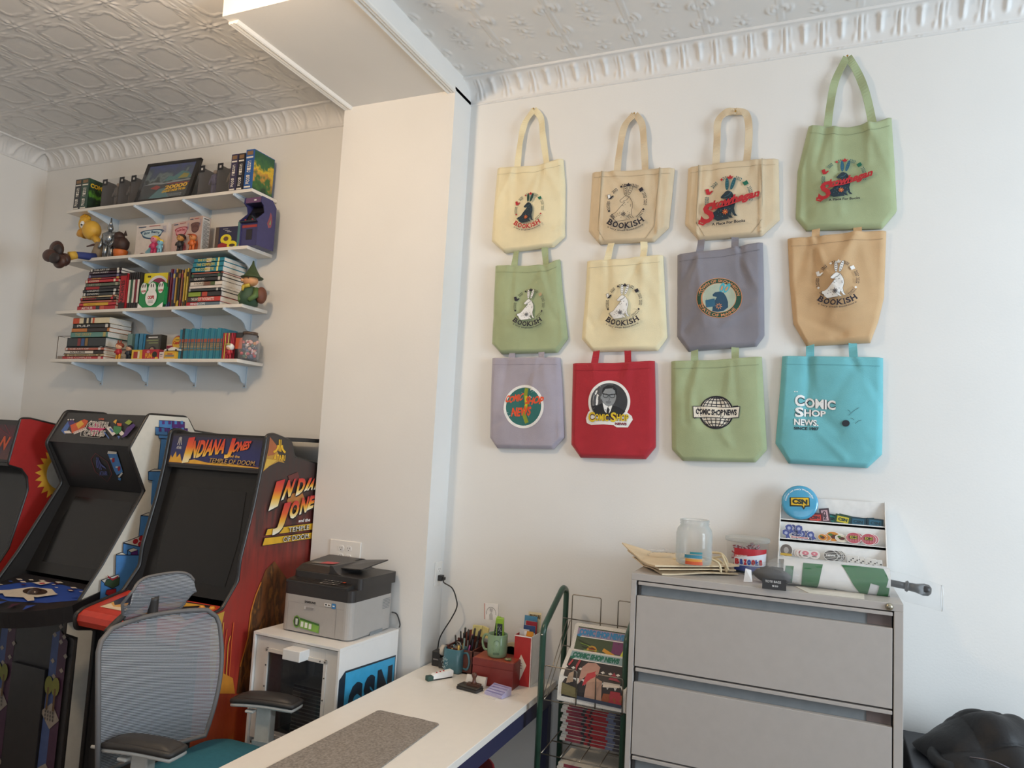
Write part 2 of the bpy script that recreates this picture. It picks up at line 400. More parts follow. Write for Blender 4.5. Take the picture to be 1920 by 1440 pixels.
cornice('trim_3', -1.722, 3.4, lambda s, d, z: np.stack([s, 3.25 - d, z], -1), 1)
cornice('trim_4', -3.1, 3.25, lambda s, d, z: np.stack([-5.05 + d, s, z], -1), 0)
# picture mouldings under both long edges of the boxed beam
for k, (x, sg) in enumerate(((-2.392, 1), (-1.722, -1))):
    b = MB(); prof = [(0, 0), (0, -0.010), (0.008, -0.016), (0.016, -0.012), (0.022, -0.016), (0.030, -0.010), (0.036, -0.013), (0.044, -0.018), (0.050, -0.014), (0.056, 0)]
    b.prism([(x + sg * p[0] - sg * 0.004, 3.553 + p[1]) for p in prof], 2.24 if k == 0 else 2.2, 3.071, 'Y', TRIMW); struct(b.build('trim_%d' % (5 + k)))
# warm ceiling lamps, all behind the picture's top edge
for i, (x, y, z, e) in enumerate(LAMPS):
    L = empty('ceiling_lamp', (x, y, CEIL), ('opal globe ceiling lamp over the arcade machines', 'opal globe ceiling lamp near the left wall', 'opal globe ceiling lamp over the desk side of the shop')[i], 'lamp', 'globe ceiling lamps')
    b = MB(); b.lathe([(0.06, 0), (0.06, -0.02), (0.015, -0.03), (0.015, -0.07)], (0, 0, 0), CHROME); b.build('canopy', L)
    b = MB(); b.ball((0, 0, -0.16), 0.09, mat('#ffe2b8', 0.4, emit=2.0)); g_ = b.build('globe', L); g_.visible_shadow = True
    l = bpy.data.lights.new('lamp_light', 'POINT'); l.energy = e; l.color = (1.0, 0.74, 0.48); l.shadow_soft_size = 0.09
    o = bpy.data.objects.new('lamp_light', l); COL.objects.link(o); o.parent = L; o.location = (0, 0, -0.27)
# outlets
def outlet(name, T, label, plug=False, gang=1):
    o = empty(name, T.translation, label, 'outlet'); o.matrix_world = T
    w = 0.035 * gang + (0.022 if gang > 1 else 0)
    b = MB(); b.box(-w, w, 0, 0.006, -0.057, 0.057, TRIMW); b.build('cover_plate', o, bev=0.003)
    for gx in ([0] if gang == 1 else [-0.023, 0.023]):
        for s in ((-0.02, 0.02)):
            b = MB(); b.prism([(gx + 0.017 * cos(a), s + 0.0155 * max(-0.85, min(0.85, sin(a)))) for a in np.linspace(0, 2 * pi, 20)[:-1]], 0.006, 0.008, 'Y', WHITE)
            for q in (-0.006, 0.006): b.box(gx + q - 0.001, gx + q + 0.001, 0.0079, 0.0084, s - 0.002, s + 0.006, BLACK)
            b.disc = None; b.box(gx - 0.002, gx + 0.002, 0.0079, 0.0084, s - 0.01, s - 0.006, BLACK); b.build('socket', o)
    return o
outlet('wall_outlet', Matrix.Translation((-2.181, 3.071, 1.222)) @ Matrix.Rotation(pi, 4, 'Z'), 'white double outlet plate on the pier behind the printer', gang=2)
outlet('wall_outlet', Matrix.Translation((-1.722, 3.195, 1.155)) @ Matrix.Rotation(-pi / 2, 4, 'Z'), 'white outlet plate on the pier side with a black plug in it')
# adapter with its cord down to the desk corner
pc = empty('power_cord', (-1.714, 3.195, 1.135), 'black plug and cord running from the pier outlet down behind the desk corner', 'cord')
b = MB(); b.box(-0.0, 0.022, -0.014, 0.014, -0.014, 0.014, PLASTIC_BLACK); b.prism([(-0.0, -0.0)] * 0 or [(0.022, -0.008), (0.036, -0.005), (0.036, 0.005), (0.022, 0.008)], -0.006, 0.006, 'Z', PLASTIC_BLACK); b.build('plug', pc, bev=0.003)
cpts = [py(832, 1092, 3.19), py(848, 1103, 3.19), py(856, 1125, 3.19), py(856, 1140, 3.19), py(846, 1160, 3.195), py(832, 1182, 3.2), py(824, 1198, 3.2), py(821, 1215, 3.2), py(819, 1232, 3.2)]
o0 = Vector((-1.714, 3.195, 1.135)); cpts = [Vector((-1.681, 3.195, 1.135))] + cpts
def smooth(pts, n=6):
    P = [Vector(p) for p in pts]; out = []
    for i in range(len(P) - 1):
        p0, p1, p2, p3 = P[max(0, i - 1)], P[i], P[i + 1], P[min(len(P) - 1, i + 2)]
        for k in range(n):
            t = k / n; out.append(0.5 * ((2 * p1) + (p2 - p0) * t + (2 * p0 - 5 * p1 + 4 * p2 - p3) * t * t + (3 * p1 - p0 - 3 * p2 + p3) * t ** 3))
    return out + [P[-1]]
b = MB(); b.tube([p - o0 for p in smooth(cpts)], 0.0032, PLASTIC_BLACK); b.build('cord', pc)
# ================================================================== tote bags on the back wall
def wm(o):
    M = o.matrix_basis.copy()
    while o.parent: o = o.parent; M = o.matrix_basis @ M
    return M
def world_build(b, name, parent, **k):
    Mi = wm(parent).inverted(); b.v = [tuple(Mi @ Vector(p)) for p in b.v]; return b.build(name, parent, **k)
def polyline(pts):
    L = [0]
    for a, c in zip(pts, pts[1:]): L.append(L[-1] + hypot(c[0] - a[0], c[1] - a[1]))
    T = L[-1]
    def f(t):
        d = t * T
        for i in range(len(pts) - 1):
            if d <= L[i + 1] + 1e-9:
                q = (d - L[i]) / (L[i + 1] - L[i] + 1e-9); return (pts[i][0] + (pts[i + 1][0] - pts[i][0]) * q, pts[i][1] + (pts[i + 1][1] - pts[i][1]) * q)
        return pts[-1]
    return f
def W2(p, Y=3.2): q = py(p[0], p[1], Y); return (q.x, q.z)

NAVY = mat('#22323c', 0.8); TEAL = mat('#1f5a63', 0.8); SLATE = mat('#2a5e74', 0.8); REDI = mat('#b5242b', 0.75); GREENI = mat('#1d6b52', 0.8); ORANGE = mat('#d9662e', 0.75)
WINK = mat('#eceae6', 0.75); DARKI = mat('#2a2530', 0.8); CREAMI = mat('#e5cfae', 0.8); YEL = mat('#e6b41e', 0.7)
RAB = [(-.03, .3), (.15, .21), (.3, -.06), (.33, -.3), (.27, -.58), (.32, -.82), (.43, -.95), (.3, -.95), (.21, -.82), (.17, -.72), (.12, -.88), (.23, -1.02), (.09, -1.0), (.0, -.93), (.05, -1.03), (-.48, -1.08), (-.65, -.94), (-.67, -.84), (-.76, -.8), (-.76, -.68), (-.66, -.66), (-.52, -.58), (-.3, -.3), (-.15, -.12), (-.09, -.03), (-.24, -.06), (-.33, -.03), (-.35, .03), (-.24, .15), (-.12, .27)]
def ell(cx, cy, rx, ry, rot, n=18):
    return [(cx + rx * cos(a) * cos(rot) - ry * sin(a) * sin(rot), cy + rx * cos(a) * sin(rot) + ry * sin(a) * cos(rot)) for a in [2 * pi * k / n for k in range(n)]]
def rabbit(P, q, style, dy=0.06):
    rnd = random.Random(5)
    R = [(x, y + dy) for x, y in RAB]; ears = [ell(-.08, .62 + dy, .085, .30, .03), ell(.19, .62 + dy, .085, .31, -.28)]
    def pt(p): return q(p[0], p[1])
    if style == 'line':
        for pl in ears + [R]: P.line([pt(p) for p in pl + [pl[0]]], q.w * .022, DARKI)
        dots = DARKI; fl = DARKI
    elif style == 'white':
        for pl in ears + [R]: P.poly([pt(p) for p in pl], WINK)
        for pl in ears + [R]: P.line([pt(p) for p in pl + [pl[0]]], q.w * .012, DARKI)
        dots = DARKI; fl = DARKI
    else:
        e, bd = {'dark': (mat('#20463c', 0.8), NAVY), 'blue': (SLATE, NAVY), 'teal': (TEAL, NAVY)}[style]
        for pl in ears: P.poly([pt(p) for p in pl], e)
        P.poly([pt(p) for p in R], bd); dots = mat('#4d7484', 0.8); fl = ORANGE
    for ex, rt in ((-.08, .03), (.19, -.28)):
        for k in range(4):
            yy = .44 + k * .12; xx = ex - (yy - .62) * math.tan(rt) * 1.0
            P.poly([pt(p) for p in ell(xx, yy + dy, .035, .022, rt, 6)], dots if style != 'dark' else NAVY)
    P.line([pt((-.18, .0 + dy)), pt((.0, .06 + dy)), pt((.13, .2 + dy))], q.w * .02, dots)
    n = 0
    while n < 46:
        x, y = rnd.uniform(-.62, .28), rnd.uniform(-.98, .08)
        if y < -.02 + (x - .0) * 1.05 - 0.0 or y > .05: pass
        inside = (y < -.15 + (x + .15) * 1.15 or x > -.02) and (y < .1 - max(0, x - .1) * 1.6) and y > -.96
        if hypot(x + .12, y + .72) < .17 or not inside or x > .25: n += 1; continue
        P.poly([pt(p) for p in ell(x, y + dy, .026, .016, rnd.uniform(0, 3), 5)], dots); n += 1
    for k in range(8):
        a = k * pi / 4 + .2; P.poly([pt(p) for p in ell(-.12 + .085 * cos(a), -.72 + dy + .085 * sin(a), .06, .022, a, 6)], fl)
    P.poly([pt(p) for p in ell(-.12, -.72 + dy, .03, .03, 0, 8)], mat('#e8b36a', 0.8) if style in ('dark', 'blue', 'teal') else dots)
def twig(P, q, ang, mt, n=3, r=1.0, span=.2):
    for s in range(n):
        a = ang - span / 2 + span * s / max(1, n - 1)
        for k in (-1, 1):
            P.poly([q(*p) for p in ell(r * cos(a) + .055 * k * cos(a), r * sin(a) + .055 * k * sin(a), .05, .017, a + .7 * k, 6)], mt)
    P.line([q(r * cos(ang - span / 2), r * sin(ang - span / 2)), q(r * cos(ang + span / 2), r * sin(ang + span / 2))], q.w * .012, mt)
def wreath(P, q, col, lo=-60, hi=240):
    ink, red, grn = col
    for k in range(14):
        d = 245 - k * 22.5
        if d < lo or d > hi: continue
        a = radians(d)
        if k in (4,): # open book
            c = (cos(a), sin(a)); P.poly([q(*p) for p in ((c[0] - .17, c[1] + .12), (c[0] - .1, c[1] - .12), (c[0] + .02, c[1] - .02), (c[0] - .03, c[1] + .16))], WINK if ink is DARKI else red)
            P.line([q(*p) for p in ((c[0] - .17, c[1] + .12), (c[0] - .1, c[1] - .12), (c[0] + .02, c[1] - .02), (c[0] - .03, c[1] + .16), (c[0] - .17, c[1] + .12))], q.w * .02, red)
            P.poly([q(*p) for p in ((c[0] - .1, c[1] - .12), (c[0] + .1, c[1] + .06), (c[0] + .2, c[1] + .05), (c[0] + .04, c[1] - .12))], red)
        elif k == 9: # closed book
            c = (cos(a), sin(a)); P.poly([q(*p) for p in ((c[0] - .14, c[1] + .03), (c[0] - .04, c[1] - .14), (c[0] + .14, c[1] - .05), (c[0] + .05, c[1] + .13))], grn)
        elif k in (7,): # crown flower
            c = (cos(a), sin(a)); P.poly([q(*p) for p in ((c[0] - .16, c[1] + .06), (c[0] - .07, c[1] - .07), (c[0] + .07, c[1] - .07), (c[0] + .16, c[1] + .06), (c[0] + .07, c[1] + .03), (c[0], c[1] + .13), (c[0] - .07, c[1] + .03))], red)
        elif k in (2, 6, 12): # small flower
            c = (cos(a), sin(a)); P.poly([q(*p) for p in ((c[0] - .07, c[1]), (c[0], c[1] - .07), (c[0] + .07, c[1]), (c[0], c[1] + .07))], red)
            twig(P, q, a - .15, ink, 2, span=.1)
        else: twig(P, q, a, ink, 4, span=.24)
class Q:                                   # logo units -> bag plane metres
    def __init__(s, cx, cy, w, rot=0): s.cx, s.cy, s.w, s.r = cx, cy, w, rot
    def __call__(s, u, v): c, n = cos(s.r), sin(s.r); return (s.cx + (u * c - v * n) * s.w, s.cy + (u * n + v * c) * s.w)
def serif_text(P, q, t, R, h, c0, a0, a1, mt):
    """bold roman capitals bent on a bowl, with slab serifs on the upright strokes"""
    W_ = [{'I': .42, 'S': .8, 'K': 1, 'H': 1, 'B': .95}.get(ch, 1.0) for ch in t]; tot = sum(W_); x = 0
    for ch, w in zip(t, W_):
        def wp(u, v, x=x, w=w):
            a = radians(a0 + (a1 - a0) * (x + w * (.06 + .88 * u)) / tot); r = R - h * v; return q(r * cos(a), c0 + r * sin(a))
        if ch == 'I': P.raw([wp(.25, 0), wp(.75, 0), wp(.75, 1), wp(.25, 1)], [(0, 1, 2, 3)], mt)
        else: P.text(ch, 0, 0, 1, 1, mt, bold=.035, warp=wp)
        for sx in {'B': (.08,), 'K': (.1, .9), 'I': (.5,), 'H': (.12, .88)}.get(ch, ()):
            d = .42 if ch == 'I' else .17
            for v0, v1 in ((0, .11), (.89, 1)): P.raw([wp(sx - d, v0), wp(sx + d, v0), wp(sx + d, v1), wp(sx - d, v1)], [(0, 1, 2, 3)], mt)
        x += w
def bookish(P, cx, cy, w, style, word, col, rot=0):
    q = Q(cx, cy, w, rot); wreath(P, q, col); rabbit(P, q, style, 0.1)
    serif_text(P, q, 'BOOKISH', 1.66, .31, .26, 232, 308, word)
    P.text('a very small bookstore', 0, 0, 1, 1, DARKI, bold=.01, warp=lambda u, v: q(*((lambda a, r: (r * cos(a), .26 + r * sin(a)))(radians(238 + 64 * u), 1.84 - .13 * v))))
def skow(P, cx, cy, w, style, rot=0):
    q = Q(cx, cy, w, rot); wreath(P, q, (TEAL, REDI, GREENI), -8, 200); rabbit(P, q, style, 0.05)
    # script name: large S, slanting letters joined along the baseline
    P.text('S', 0, 0, 1, 1, REDI, bold=.03, warp=lambda u, v: q(-1.3 + .62 * u + .22 * v, -1.12 + .98 * v))
    P.text('kowhegan', 0, 0, 1, 1, REDI, bold=.045, cap=False, warp=lambda u, v: q(-.78 + 2.08 * u + .12 * v, -.68 + .52 * u + (.62 - .12 * u) * v))
    P.line([q(-1.28, -.95), q(-1.3, -1.1), q(-1.12, -1.18), q(-.95, -1.05)], q.w * .09, REDI)
    P.line([q(-.8, -.5), q(0, -.36), q(.7, -.16), q(1.25, .0)], q.w * .05, REDI)
    P.text('A Place For Books', 0, 0, 1, 1, INK, bold=.03, warp=lambda u, v: q(-.72 + 1.5 * u, -1.26 + .13 * v + .05 * u))
def bag(name_label, col, out, straps, art, folds=0, amp=1.0, creases=(), cat='tote bag', group='tote bags hanging in rows on the wall'):
    """out: TL, TR, right side down..., BR | BL, left side up...; pixels on the plane 5 cm off the wall"""
    TL, TR, rights, BR, BL, lefts, mid = out
    tl, tr, br, bl = W2(TL), W2(TR), W2(BR), W2(BL)
    top = polyline([tl] + [W2(p) for p in mid] + [tr]); bot = polyline([bl, br])
    right = polyline([tr] + [W2(p) for p in rights] + [br]); left = polyline([tl] + [W2(p) for p in lefts] + [bl])
    x0 = min(tl[0], bl[0]); x1 = max(tr[0], br[0]); z0 = min(bl[1], br[1]); z1 = max(tl[1], tr[1]); Wd, Hd = x1 - x0, z1 - z0
    rnd = random.Random(folds); FL = []
    for s_ in (0, 1):                        # folds fall from where the straps pull
        sx = x0 + Wd * (.27 + .46 * s_)
        for k in range(3):
            a = rnd.uniform(-.55, .55); L = Hd * rnd.uniform(.35, .8); FL.append((sx + rnd.uniform(-.02, .02), z1 - .01, sx + L * sin(a), z1 - L * cos(a), rnd.uniform(.012, .024), rnd.choice((-1, 1, 1)) * rnd.uniform(.004, .008)))
    for k in range(5):
        sx = rnd.uniform(x0, x1); sz = z0 + Hd * rnd.uniform(.05, .4); a = rnd.uniform(-1.3, 1.3); L = rnd.uniform(.08, .2)
        FL.append((sx, sz, sx + L * sin(a), sz + L * cos(a), rnd.uniform(.012, .022), rnd.uniform(-.006, .006)))
    ph = rnd.uniform(0, 6)
    def depth(x, z):
        u = max(0, min(1, (x - x0) / Wd)); v = max(0, min(1, (z - z0) / Hd))
        d = .030 + .016 * (sin(pi * u) ** .6) * (.45 + .55 * sin(pi * min(1, v * .9 + .15)) if True else 1) + .006 * amp * sin(u * 9 + ph + 2.4 * v) * sin(pi * v) ** .5
        for (ax, az, bx, bz, w, A) in FL:
            dx, dz = bx - ax, bz - az; t = max(0, min(1, ((x - ax) * dx + (z - az) * dz) / (dx * dx + dz * dz)))
            e = hypot(x - ax - t * dx, z - az - t * dz); d += amp * A * exp(-(e / w) ** 2) * (1 - .6 * t)
        for cx in creases: d += .010 * exp(-((u - cx) / .012) ** 2)
        return max(.016, d)
    nu, nv = 44, 48; b = MB(); cm = mat(col, 0.9, var=0.05, scale=12, bump=0.5, bscale=420, sheen=0.2)
    def S_(u, v):                            # Coons patch of the outline
        a, c = top(u), bot(u); l, r = left(v), right(v)
        x = (1 - v) * a[0] + v * c[0] + (1 - u) * l[0] + u * r[0] - ((1 - u) * (1 - v) * tl[0] + u * (1 - v) * tr[0] + (1 - u) * v * bl[0] + u * v * br[0])
        z = (1 - v) * a[1] + v * c[1] + (1 - u) * l[1] + u * r[1] - ((1 - u) * (1 - v) * tl[1] + u * (1 - v) * tr[1] + (1 - u) * v * bl[1] + u * v * br[1])
        return x, z
    V = []; idx = {}
    for j in range(nv + 1):
        for i in range(nu + 1):
            x, z = S_(i / nu, j / nv); e = min(i, nu - i, nv - j) ; q = 1 if e >= 2 else (.55 + .225 * e)
            idx[i, j] = len(V); V.append((x, 3.25 - depth(x, z) * q, z))
    n = len(V); V += [(p[0], 3.2465, p[2]) for p in V[:n]]
    Fc = [(j * (nu + 1) + i, (j + 1) * (nu + 1) + i, (j + 1) * (nu + 1) + i + 1, j * (nu + 1) + i + 1) for j in range(nv) for i in range(nu)]
    Fb = [tuple(n + k for k in f[::-1]) for f in Fc]
    rim = [idx[i, 0] for i in range(nu + 1)] + [idx[nu, j] for j in range(1, nv + 1)] + [idx[i, nv] for i in range(nu - 1, -1, -1)] + [idx[0, j] for j in range(nv - 1, 0, -1)]
    Fr = [(rim[k], rim[(k + 1) % len(rim)], n + rim[(k + 1) % len(rim)], n + rim[k]) for k in range(len(rim))]
    b.add(V, Fc + Fb + Fr, cm, True)
    P = Print(b, lambda x, z, l: Vector((x, 3.25 - depth(x, z) - l - .0008, z)), step=.00012); P.maxe = .014
    st = mat(col, 0.95, var=0.12, scale=300)
    hem = [S_(i / 30, .075) for i in range(1, 30)]; dk = mat('#%02x%02x%02x' % tuple(int(int(col[i:i + 2], 16) * .84) for i in (1, 3, 5)), .9)
    P.line(hem, .0018, dk)
    for cx in creases:
        P.line([S_(cx, j / 30) for j in range(0, 30)], .003, dk)
    l0 = P.l; art(P); 
    root = empty('tote_bag', ((tl[0] + tr[0]) / 2, 3.25, z0), name_label, cat, group)
    world_build(b, 'bag_body', root)
    for s_, pts in enumerate(straps):
        hb = MB(); pp = []; N = len(pts)
        for i, p in enumerate(pts):
            x, z = W2(p, 3.22); base = (i == 0) if s_ == 0 or len(straps) == 4 else (i == N - 1)
            pp.append(Vector((x, 3.25 - (.022 if i not in (0, N - 1) else .02), z)))
        # the end sewn to the bag sits inside its top hem; the other end lies against the wall
        ends = (0,) if straps_free(straps, s_) == 'end' else (N - 1,)
        for e in ends: pp[e].y = 3.25 - depth(pp[e].x, min(pp[e].z, z1)) * .75; pp[e].z -= .012
        sp = smooth(pp, 9); M_ = len(sp); wv = []
        for i, p in enumerate(sp):
            t = i / (M_ - 1); tw = .5 * sin(t * pi * 1.3 + s_)
            wv.append(Vector((cos(tw) * .015, sin(tw) * .006, 0.0)))
        for i in range(M_):
            tg = (sp[min(i + 1, M_ - 1)] - sp[max(0, i - 1)]).normalized(); sd = Vector((tg.z, 0, -tg.x)); sd = sd.normalized() if sd.length > .1 else Vector((1, 0, 0))
            wv[i] = sd * .0155 + Vector((0, .004 * sin(i * .5 + s_), 0))
        hb.band(sp, wv, .0028, cm); world_build(hb, 'strap', root)
    return root
def straps_free(st, k): return 'end' if k % 2 == 0 else 'start'
# outlines: TL, TR, [right...], BR, BL, [left downwards...], [top middle...]
NAT = '#d6c2a2'; CRM = '#e9dcb6'; SAGE = '#a3ae86'; GREY = '#85828a'; TAN = '#c9a67c'; LILAC = '#a7a0ab'; REDB = '#ac2531'; TURQ = '#6fb6bd'
def lg(x, y, r, Y=3.2): a = py(x, y, Y); c = py(x + 10, y, Y); return a.x, a.z, r * (c.x - a.x) / 10
BI = (DARKI, DARKI, DARKI)
def L1(P): bookish(P, *lg(992, 391, 26), 'dark', REDI, (mat('#2f4d3f', .8), REDI, GREENI), -.03)
def L2(P): bookish(P, *lg(1175, 381, 35), 'line', DARKI, BI)
def L3(P): skow(P, *lg(1366, 372, 42), 'teal')
def L4(P): skow(P, *lg(1582, 334, 39), 'blue')
def L5(P): bookish(P, *lg(992, 572, 27), 'white', DARKI, (mat('#4a4c38', .8), DARKI, mat('#b49a78', .8)))
def L6(P): bookish(P, *lg(1169, 567, 32), 'white', DARKI, BI)
def L8(P): bookish(P, *lg(1570, 526, 38), 'white', DARKI, (DARKI, WINK, WINK))
def L7(P):
    cx, cz, w = lg(1348, 558, 42); q = Q(cx, cz, w, -.12); G = mat('#1f4a3a', .75); OR = mat('#d08a5c', .75)
    E = lambda r: [q(*p) for p in ell(0, 0, r, r * .93, 0, 40)]
    P.poly(E(1.02), OR); P.poly(E(.99), G); P.poly(E(.76), OR); P.poly(E(.735), mat('#a9b3a0', .75))
    P.text('TOWN OF SKOWHEGAN', 0, 0, 1, 1, OR, bold=.02, warp=lambda u, v: q((.8 + .14 * v) * cos(radians(172 - 158 * u)), (.8 + .14 * v) * .93 * sin(radians(172 - 158 * u))))
    P.text('STATE OF MAINE', 0, 0, 1, 1, OR, bold=.02, warp=lambda u, v: q((.95 - .14 * v) * cos(radians(208 + 122 * u)), (.95 - .14 * v) * .93 * sin(radians(208 + 122 * u))))
    DB = mat('#27475c', .75); LT = mat('#4aa3b0', .75)
    P.poly([q(*p) for p in ell(.06, .5, .1, .24, -.12)], LT); P.poly([q(*p) for p in ell(.28, .5, .1, .25, -.38)], LT)
    P.poly([q(*p) for p in ell(.05, .47, .04, .12, -.12)], OR); P.poly([q(*p) for p in ell(.27, .47, .04, .12, -.38)], OR)
    P.poly([q(*p) for p in ((-.3, .12), (-.2, .24), (0, .3), (.16, .26), (.3, .1), (.42, -.15), (.46, -.4), (.3, -.58), (.05, -.66), (-.2, -.66), (-.22, -.3), (-.12, -.05), (-.1, .02), (-.28, .04))], DB)
    P.poly([q(*p) for p in ((-.58, -.18), (-.18, -.06), (-.1, -.42), (-.5, -.52))], mat('#2f5f78', .75))
    for k in range(8): a = k * pi / 4; P.poly([q(*p) for p in ell(.05 + .1 * cos(a), -.4 + .1 * sin(a), .06, .02, a, 6)], OR)
def L9(P):
    cx, cz, w = lg(981, 762, 38); q = Q(cx, cz, w); P.disc(cx, cz, w, WINK, n=40); P.disc(cx, cz, w * .88, mat('#2a6b66', .75), n=40)
    O_ = mat('#e0512a', .7); MU = mat('#8c9a2e', .75); YM = mat('#d3c22c', .75)
    P.line([q(*p) for p in ((.1, .85), (.06, .5), (.15, .1), (.0, -.3), (.2, -.75))], w * .2, MU); P.line([q(*p) for p in ((.1, .5), (.12, .1), (.02, -.2))], w * .12, YM)
    P.text('COMIC', 0, 0, 1, 1, O_, bold=.045, warp=lambda u, v: q(-.95 + .86 * u + .06 * v, .12 + .16 * u + .34 * v + .03 * sin(u * 14)))
    P.text('SHOP', 0, 0, 1, 1, O_, bold=.045, warp=lambda u, v: q(.05 + .88 * u + .08 * v, .08 + .06 * u + .36 * v + .03 * sin(u * 12)))
    P.text('NEWS', 0, 0, 1, 1, O_, bold=.045, warp=lambda u, v: q(-.62 + .98 * u + .06 * v, -.5 + .12 * u + .42 * v + .03 * sin(u * 12)))
def L10(P):
    cx, cz, w = lg(1141, 755, 37); q = Q(cx, cz, w); G1 = mat('#525356', .8); G2 = mat('#26272a', .8); G3 = mat('#8d9092', .8); G4 = mat('#3a3b3e', .8)
    wl = [(1.06 * cos(radians(a)), .05 + 1.06 * sin(radians(a))) for a in range(-28, 209, 6)]
    P.poly([q(*p) for p in wl + [(-1.05, -.5), (-1.16, -.8), (-1.1, -1.04), (-.85, -1.13), (-.2, -1.08), (.3, -1.1), (.45, -1.2), (1.0, -1.18), (1.12, -.95), (1.22, -.8), (1.16, -.62), (1.0, -.5)]], WINK)
    P.disc(cx, cz + w * .05, w * .93, G1, n=40); C_ = lambda *pp: [q(*p) for p in pp]
    P.poly(C_(*[(.93 * cos(radians(a)), .05 + .93 * sin(radians(a))) for a in range(-50, 80, 8)], (.2, .4), (.3, -.2)), G4)
    P.poly(C_((-.85, -.2), (-.5, -.12), (-.3, -.02), (-.1, -.4), (.1, -.1), (.5, -.2), (.85, -.4), (.6, -.7), (-.6, -.7)), G2)
    P.poly(C_((-.3, 0), (-.18, -.42), (0, -.6), (.12, -.42), (.2, -.12), (0, -.2)), WINK); P.poly(C_((-.02, -.2), (.07, -.35), (.02, -.62), (-.08, -.62), (-.08, -.35)), G2)
    P.poly([q(*p) for p in ell(.0, .32, .36, .5, .06, 26)], G3); P.poly([q(*p) for p in ell(-.36, .25, .06, .1, 0, 10)], G3)
    P.poly(C_((-.36, .45), (-.33, .72), (-.1, .88), (.2, .86), (.38, .68), (.4, .36), (.33, .4), (.28, .62), (.1, .72), (-.2, .68), (-.3, .5)), G2)
    for sx in (-.16, .17): P.line([q(*p) for p in ell(sx, .34, .13, .09, 0, 14)] + [q(sx + .13, .34)], w * .03, G2)
    P.line(C_((-.34, .45), (-.02, .38), (.34, .44)), w * .05, G2); P.line(C_((.0, .3), (.05, .12), (-.02, .1)), w * .025, G1); P.line(C_((-.13, .03), (.12, .04)), w * .03, G2); P.line(C_((-.1, -.03), (.08, -.03)), w * .02, G1)
    Y2 = mat('#e0c02a', .7); OUT = mat('#5a1f24', .7)
    for mt, bo, d in ((OUT, .075, .0), (Y2, .03, .0)):
        P.text('C', 0, 0, 1, 1, mt, bold=bo, warp=lambda u, v: q(-1.02 + .36 * u, -.98 + .5 * v)); P.text('OMIC', 0, 0, 1, 1, mt, bold=bo, warp=lambda u, v: q(-.66 + .7 * u, -.93 + .36 * v))
        P.text('S', 0, 0, 1, 1, mt, bold=bo, warp=lambda u, v: q(.14 + .28 * u, -.95 + .48 * v)); P.text('HOP', 0, 0, 1, 1, mt, bold=bo, warp=lambda u, v: q(.44 + .58 * u, -.9 + .36 * v))
    P.text('NEWS', 0, 0, 1, 1, mat('#7a1f3a', .7), bold=.05, warp=lambda u, v: q(.38 + .56 * u, -1.09 + .13 * v))
def L11(P):
    cx, cz, w = lg(1342.5, 773, 32.5); q = Q(cx, cz, w); IV = mat('#e3d8c6', .8); K = mat('#27252b', .8)
    P.disc(cx, cz, w, K, n=44); P.disc(cx, cz, w * .94, IV, n=44)
    for k in range(-4, 5):
        a = k * .17; P.line([q(.96 * sin(k * radians(19)) * cos(t), .96 * sin(t)) for t in np.linspace(-pi / 2, pi / 2, 22)], w * .045, K)
    for k in (-4, -3, -2, 2, 3, 4):
        y = .96 * sin(k * radians(17)); r = math.sqrt(max(0, .9216 - y * y)); P.line([q(-r + 2 * r * t / 12, y - math.copysign(.06 * (1 - (2 * t / 12 - 1) ** 2), k)) for t in range(13)], w * .045, K)
    P.poly([q(*p) for p in ell(0, .93, .3, .06, 0)], K); P.poly([q(*p) for p in ell(0, -.93, .3, .06, 0)], K)
    P.poly([q(*p) for p in ((-1.3, -.3), (-1.26, -.42), (-.95, -.34), (-.9, -.2))], K); P.poly([q(*p) for p in ((1.3, .32), (1.24, .44), (.95, .4), (.95, .2))], K)
    rib = lambda e: [(-1.33 - e, .3 + e), (-.6, .33 + e), (0, .31 + e), (.7, .28 + e), (1.33 + e, .36 + e), (1.27 + e, -.24 - e), (.6, -.33 - e), (0, -.3 - e), (-.6, -.3 - e), (-1.27 - e, -.34 - e)]
    P.poly([q(*p) for p in rib(.04)], K); P.poly([q(*p) for p in rib(0)], IV)
    P.text('COMIC SHOP NEWS', 0, 0, 1, 1, K, bold=.055, warp=lambda u, v: q(-1.18 + 2.36 * u, -.17 + .36 * v + .02 * cos(u * 6)))
